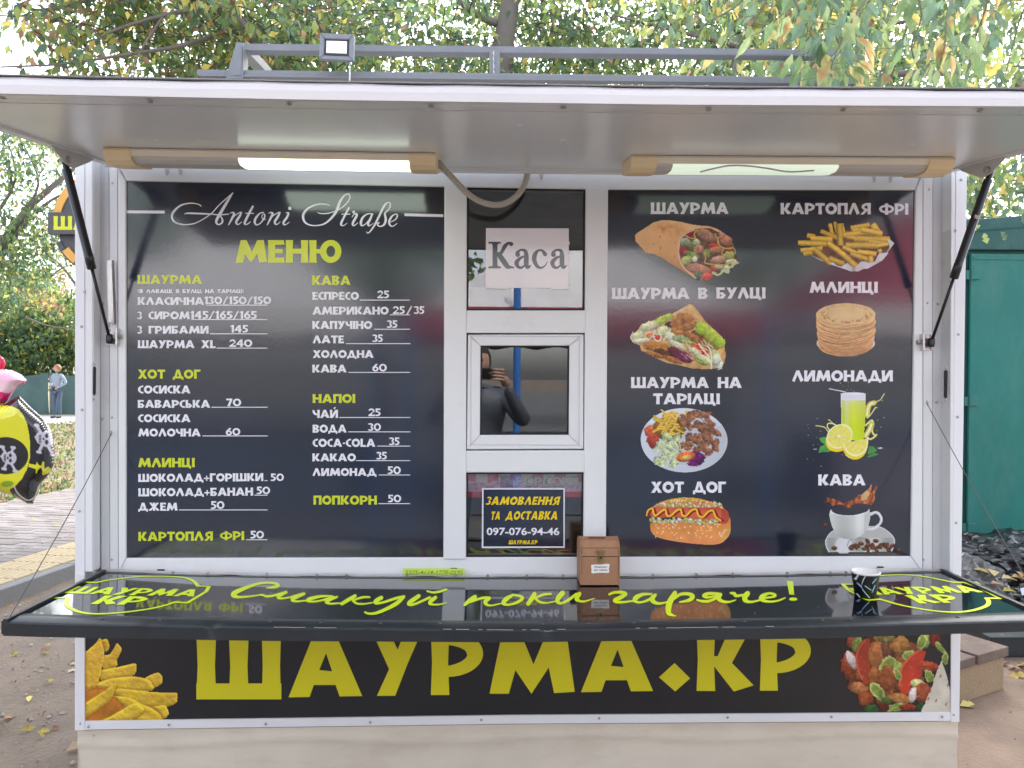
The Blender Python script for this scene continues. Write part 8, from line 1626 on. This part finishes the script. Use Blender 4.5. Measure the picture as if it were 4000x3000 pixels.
for i, (u, v, dist, r, n, w_, lab) in enumerate([(-40, 1310, 27.6, (2.4, .9, 1.8), 620, w1, 'dense dark shrub left of the others behind the fence'), (120, 1350, 27.8, (1.6, .9, 1.35), 620, w1, 'rounded green shrub above the standing person'), (270, 1300, 28.2, (1.5, 1.0, 1.7), 560, {'green': 4, 'yg': 4, 'yel': .8}, 'yellowish green shrub nearest the kiosk post'), (60, 1150, 30, (2.9, 1.2, 1.5), 620, {'green': 4, 'yg': 3, 'blue': 1}, 'tall shrub rising behind the lower shrubs'), (480, 1280, 29, (2.4, 1.2, 2.3), 500, w1, 'broad shrub hidden behind the kiosk corner')]):
    c = at(u, v, dist); tree('shrub', lab, (c.x, c.y, .07), [(c.x, c.y, .05, .09), (c.x + .1, c.y, max(.6, c.z - .2), .06), (c.x, c.y, c.z + .4, .02)], [[(c.x, c.y, c.z * .5, .04), (c.x - .5, c.y, c.z, .02)], [(c.x, c.y, c.z * .5, .04), (c.x + .5, c.y, c.z + .2, .02)]], [((c.x, c.y, c.z), r, n, w_)], None, cat='shrub', group='shrubs behind the tarpaulin fence', seed=80 + i, size=(.13, .22), L=.40, per=9, twig=False)
# far wall of trees behind everything, and trees behind the camera that the glossy boards mirror
for i, (x, y, r, z, n, lab) in enumerate([(-30, 44, (6, 3, 3), 4.5, 600, 'far green tree beyond the fence at the left'), (-15, 40, (6, 3, 3.2), 5.0, 700, 'far tree beyond the fence, nearest the kiosk'), (9, 17, (5, 2.5, 3.6), 6.2, 620, 'tall tree further behind the green container'), (0, 19, (5, 2.5, 3.2), 7.5, 620, 'tall tree far behind the kiosk centre')]):
    tree('background_tree', lab, (x, y, 0), [(x, y, 0, .3), (x, y, z, .2), (x + .3, y, z + r[2] * .8, .06)], [[(x, y, z * .6, .12), (x - r[0] * .4, y, z, .06)], [(x, y, z * .6, .12), (x + r[0] * .4, y, z + .6, .06)]], [((x, y, z), r, n, g1)], None, group='trees behind the kiosk', seed=101 + i, size=(.20, .34) if y > 30 else (.14, .22), L=.6, per=9, twig=False)
for i, (x, y, lab) in enumerate([(-11, -17, 'tree across the square, left'), (-3, -19, 'tree across the square, second from left'), (6, -18, 'tree across the square, second from right'), (14, -16, 'tree across the square, right')]):
    tree('background_tree', lab, (x, y, 0), [(x, y, 0, .3), (x, y, 4, .2), (x + .3, y, 7, .06)], [[(x, y, 3, .12), (x - 2, y, 5.5, .06)], [(x, y, 3, .12), (x + 2, y, 6, .06)]], [((x, y, 5.2), (4.4, 2.5, 3.0), 520, g1)], None, group='trees across the square', seed=111 + i, size=(.24, .36), L=.6, per=9, twig=False)
# tarpaulin fence
M_TARP = mat('dark_green_tarpaulin', (.05, .10, .095), .6, var=.15, vscale=1.2, bump=.5, bscale=2, dirt=(.10, .16, .15), dirt_amt=.5, dirt_scale=1.3, dirt_lo=.5)
fe = thing('tarpaulin_fence', 'long dark green tarpaulin fence behind the standing person', 'fence', (-16, 23.9, .07))
xs_ = list(np.arange(-34, -5, 2.4))
for k in range(len(xs_) - 1):
    s = MB(); n = 20; vs = []
    for i in range(n + 1):
        f = i / n; x = lerp(xs_[k] + .03, xs_[k + 1] - .03, f); sag = .14 * math.sin(math.pi * f)
        for j in range(5): vs.append((x, 23.9 + .05 * math.sin(i * 1.1 + j) * (j / 4) + .03 * math.sin(i * .5), lerp(1.50 - sag, .09, j / 4)))
    s.add(vs, [(i * 5 + j, (i + 1) * 5 + j, (i + 1) * 5 + j + 1, i * 5 + j + 1) for i in range(n) for j in range(4)]); s.build('tarpaulin_panel', M_TARP, fe, True)
    MB().tube([(xs_[k], 23.95, .05), (xs_[k], 23.95, 1.6)], .03, 8).build('fence_post', M_FRAME, fe)
# overhead wire at the upper left
wr = MB(); a0, a1 = P(-700, 280, 6), P(1900, 150, 9); wr.tube([lerp(a0, a1, t) - Vector((0, 0, .35 * 4 * t * (1 - t))) for t in np.linspace(0, 1, 20)], .007, 5)
tag(wr.build('overhead_wire', M_WIRE), 'thin dark overhead wire crossing the upper left sky', 'wire')
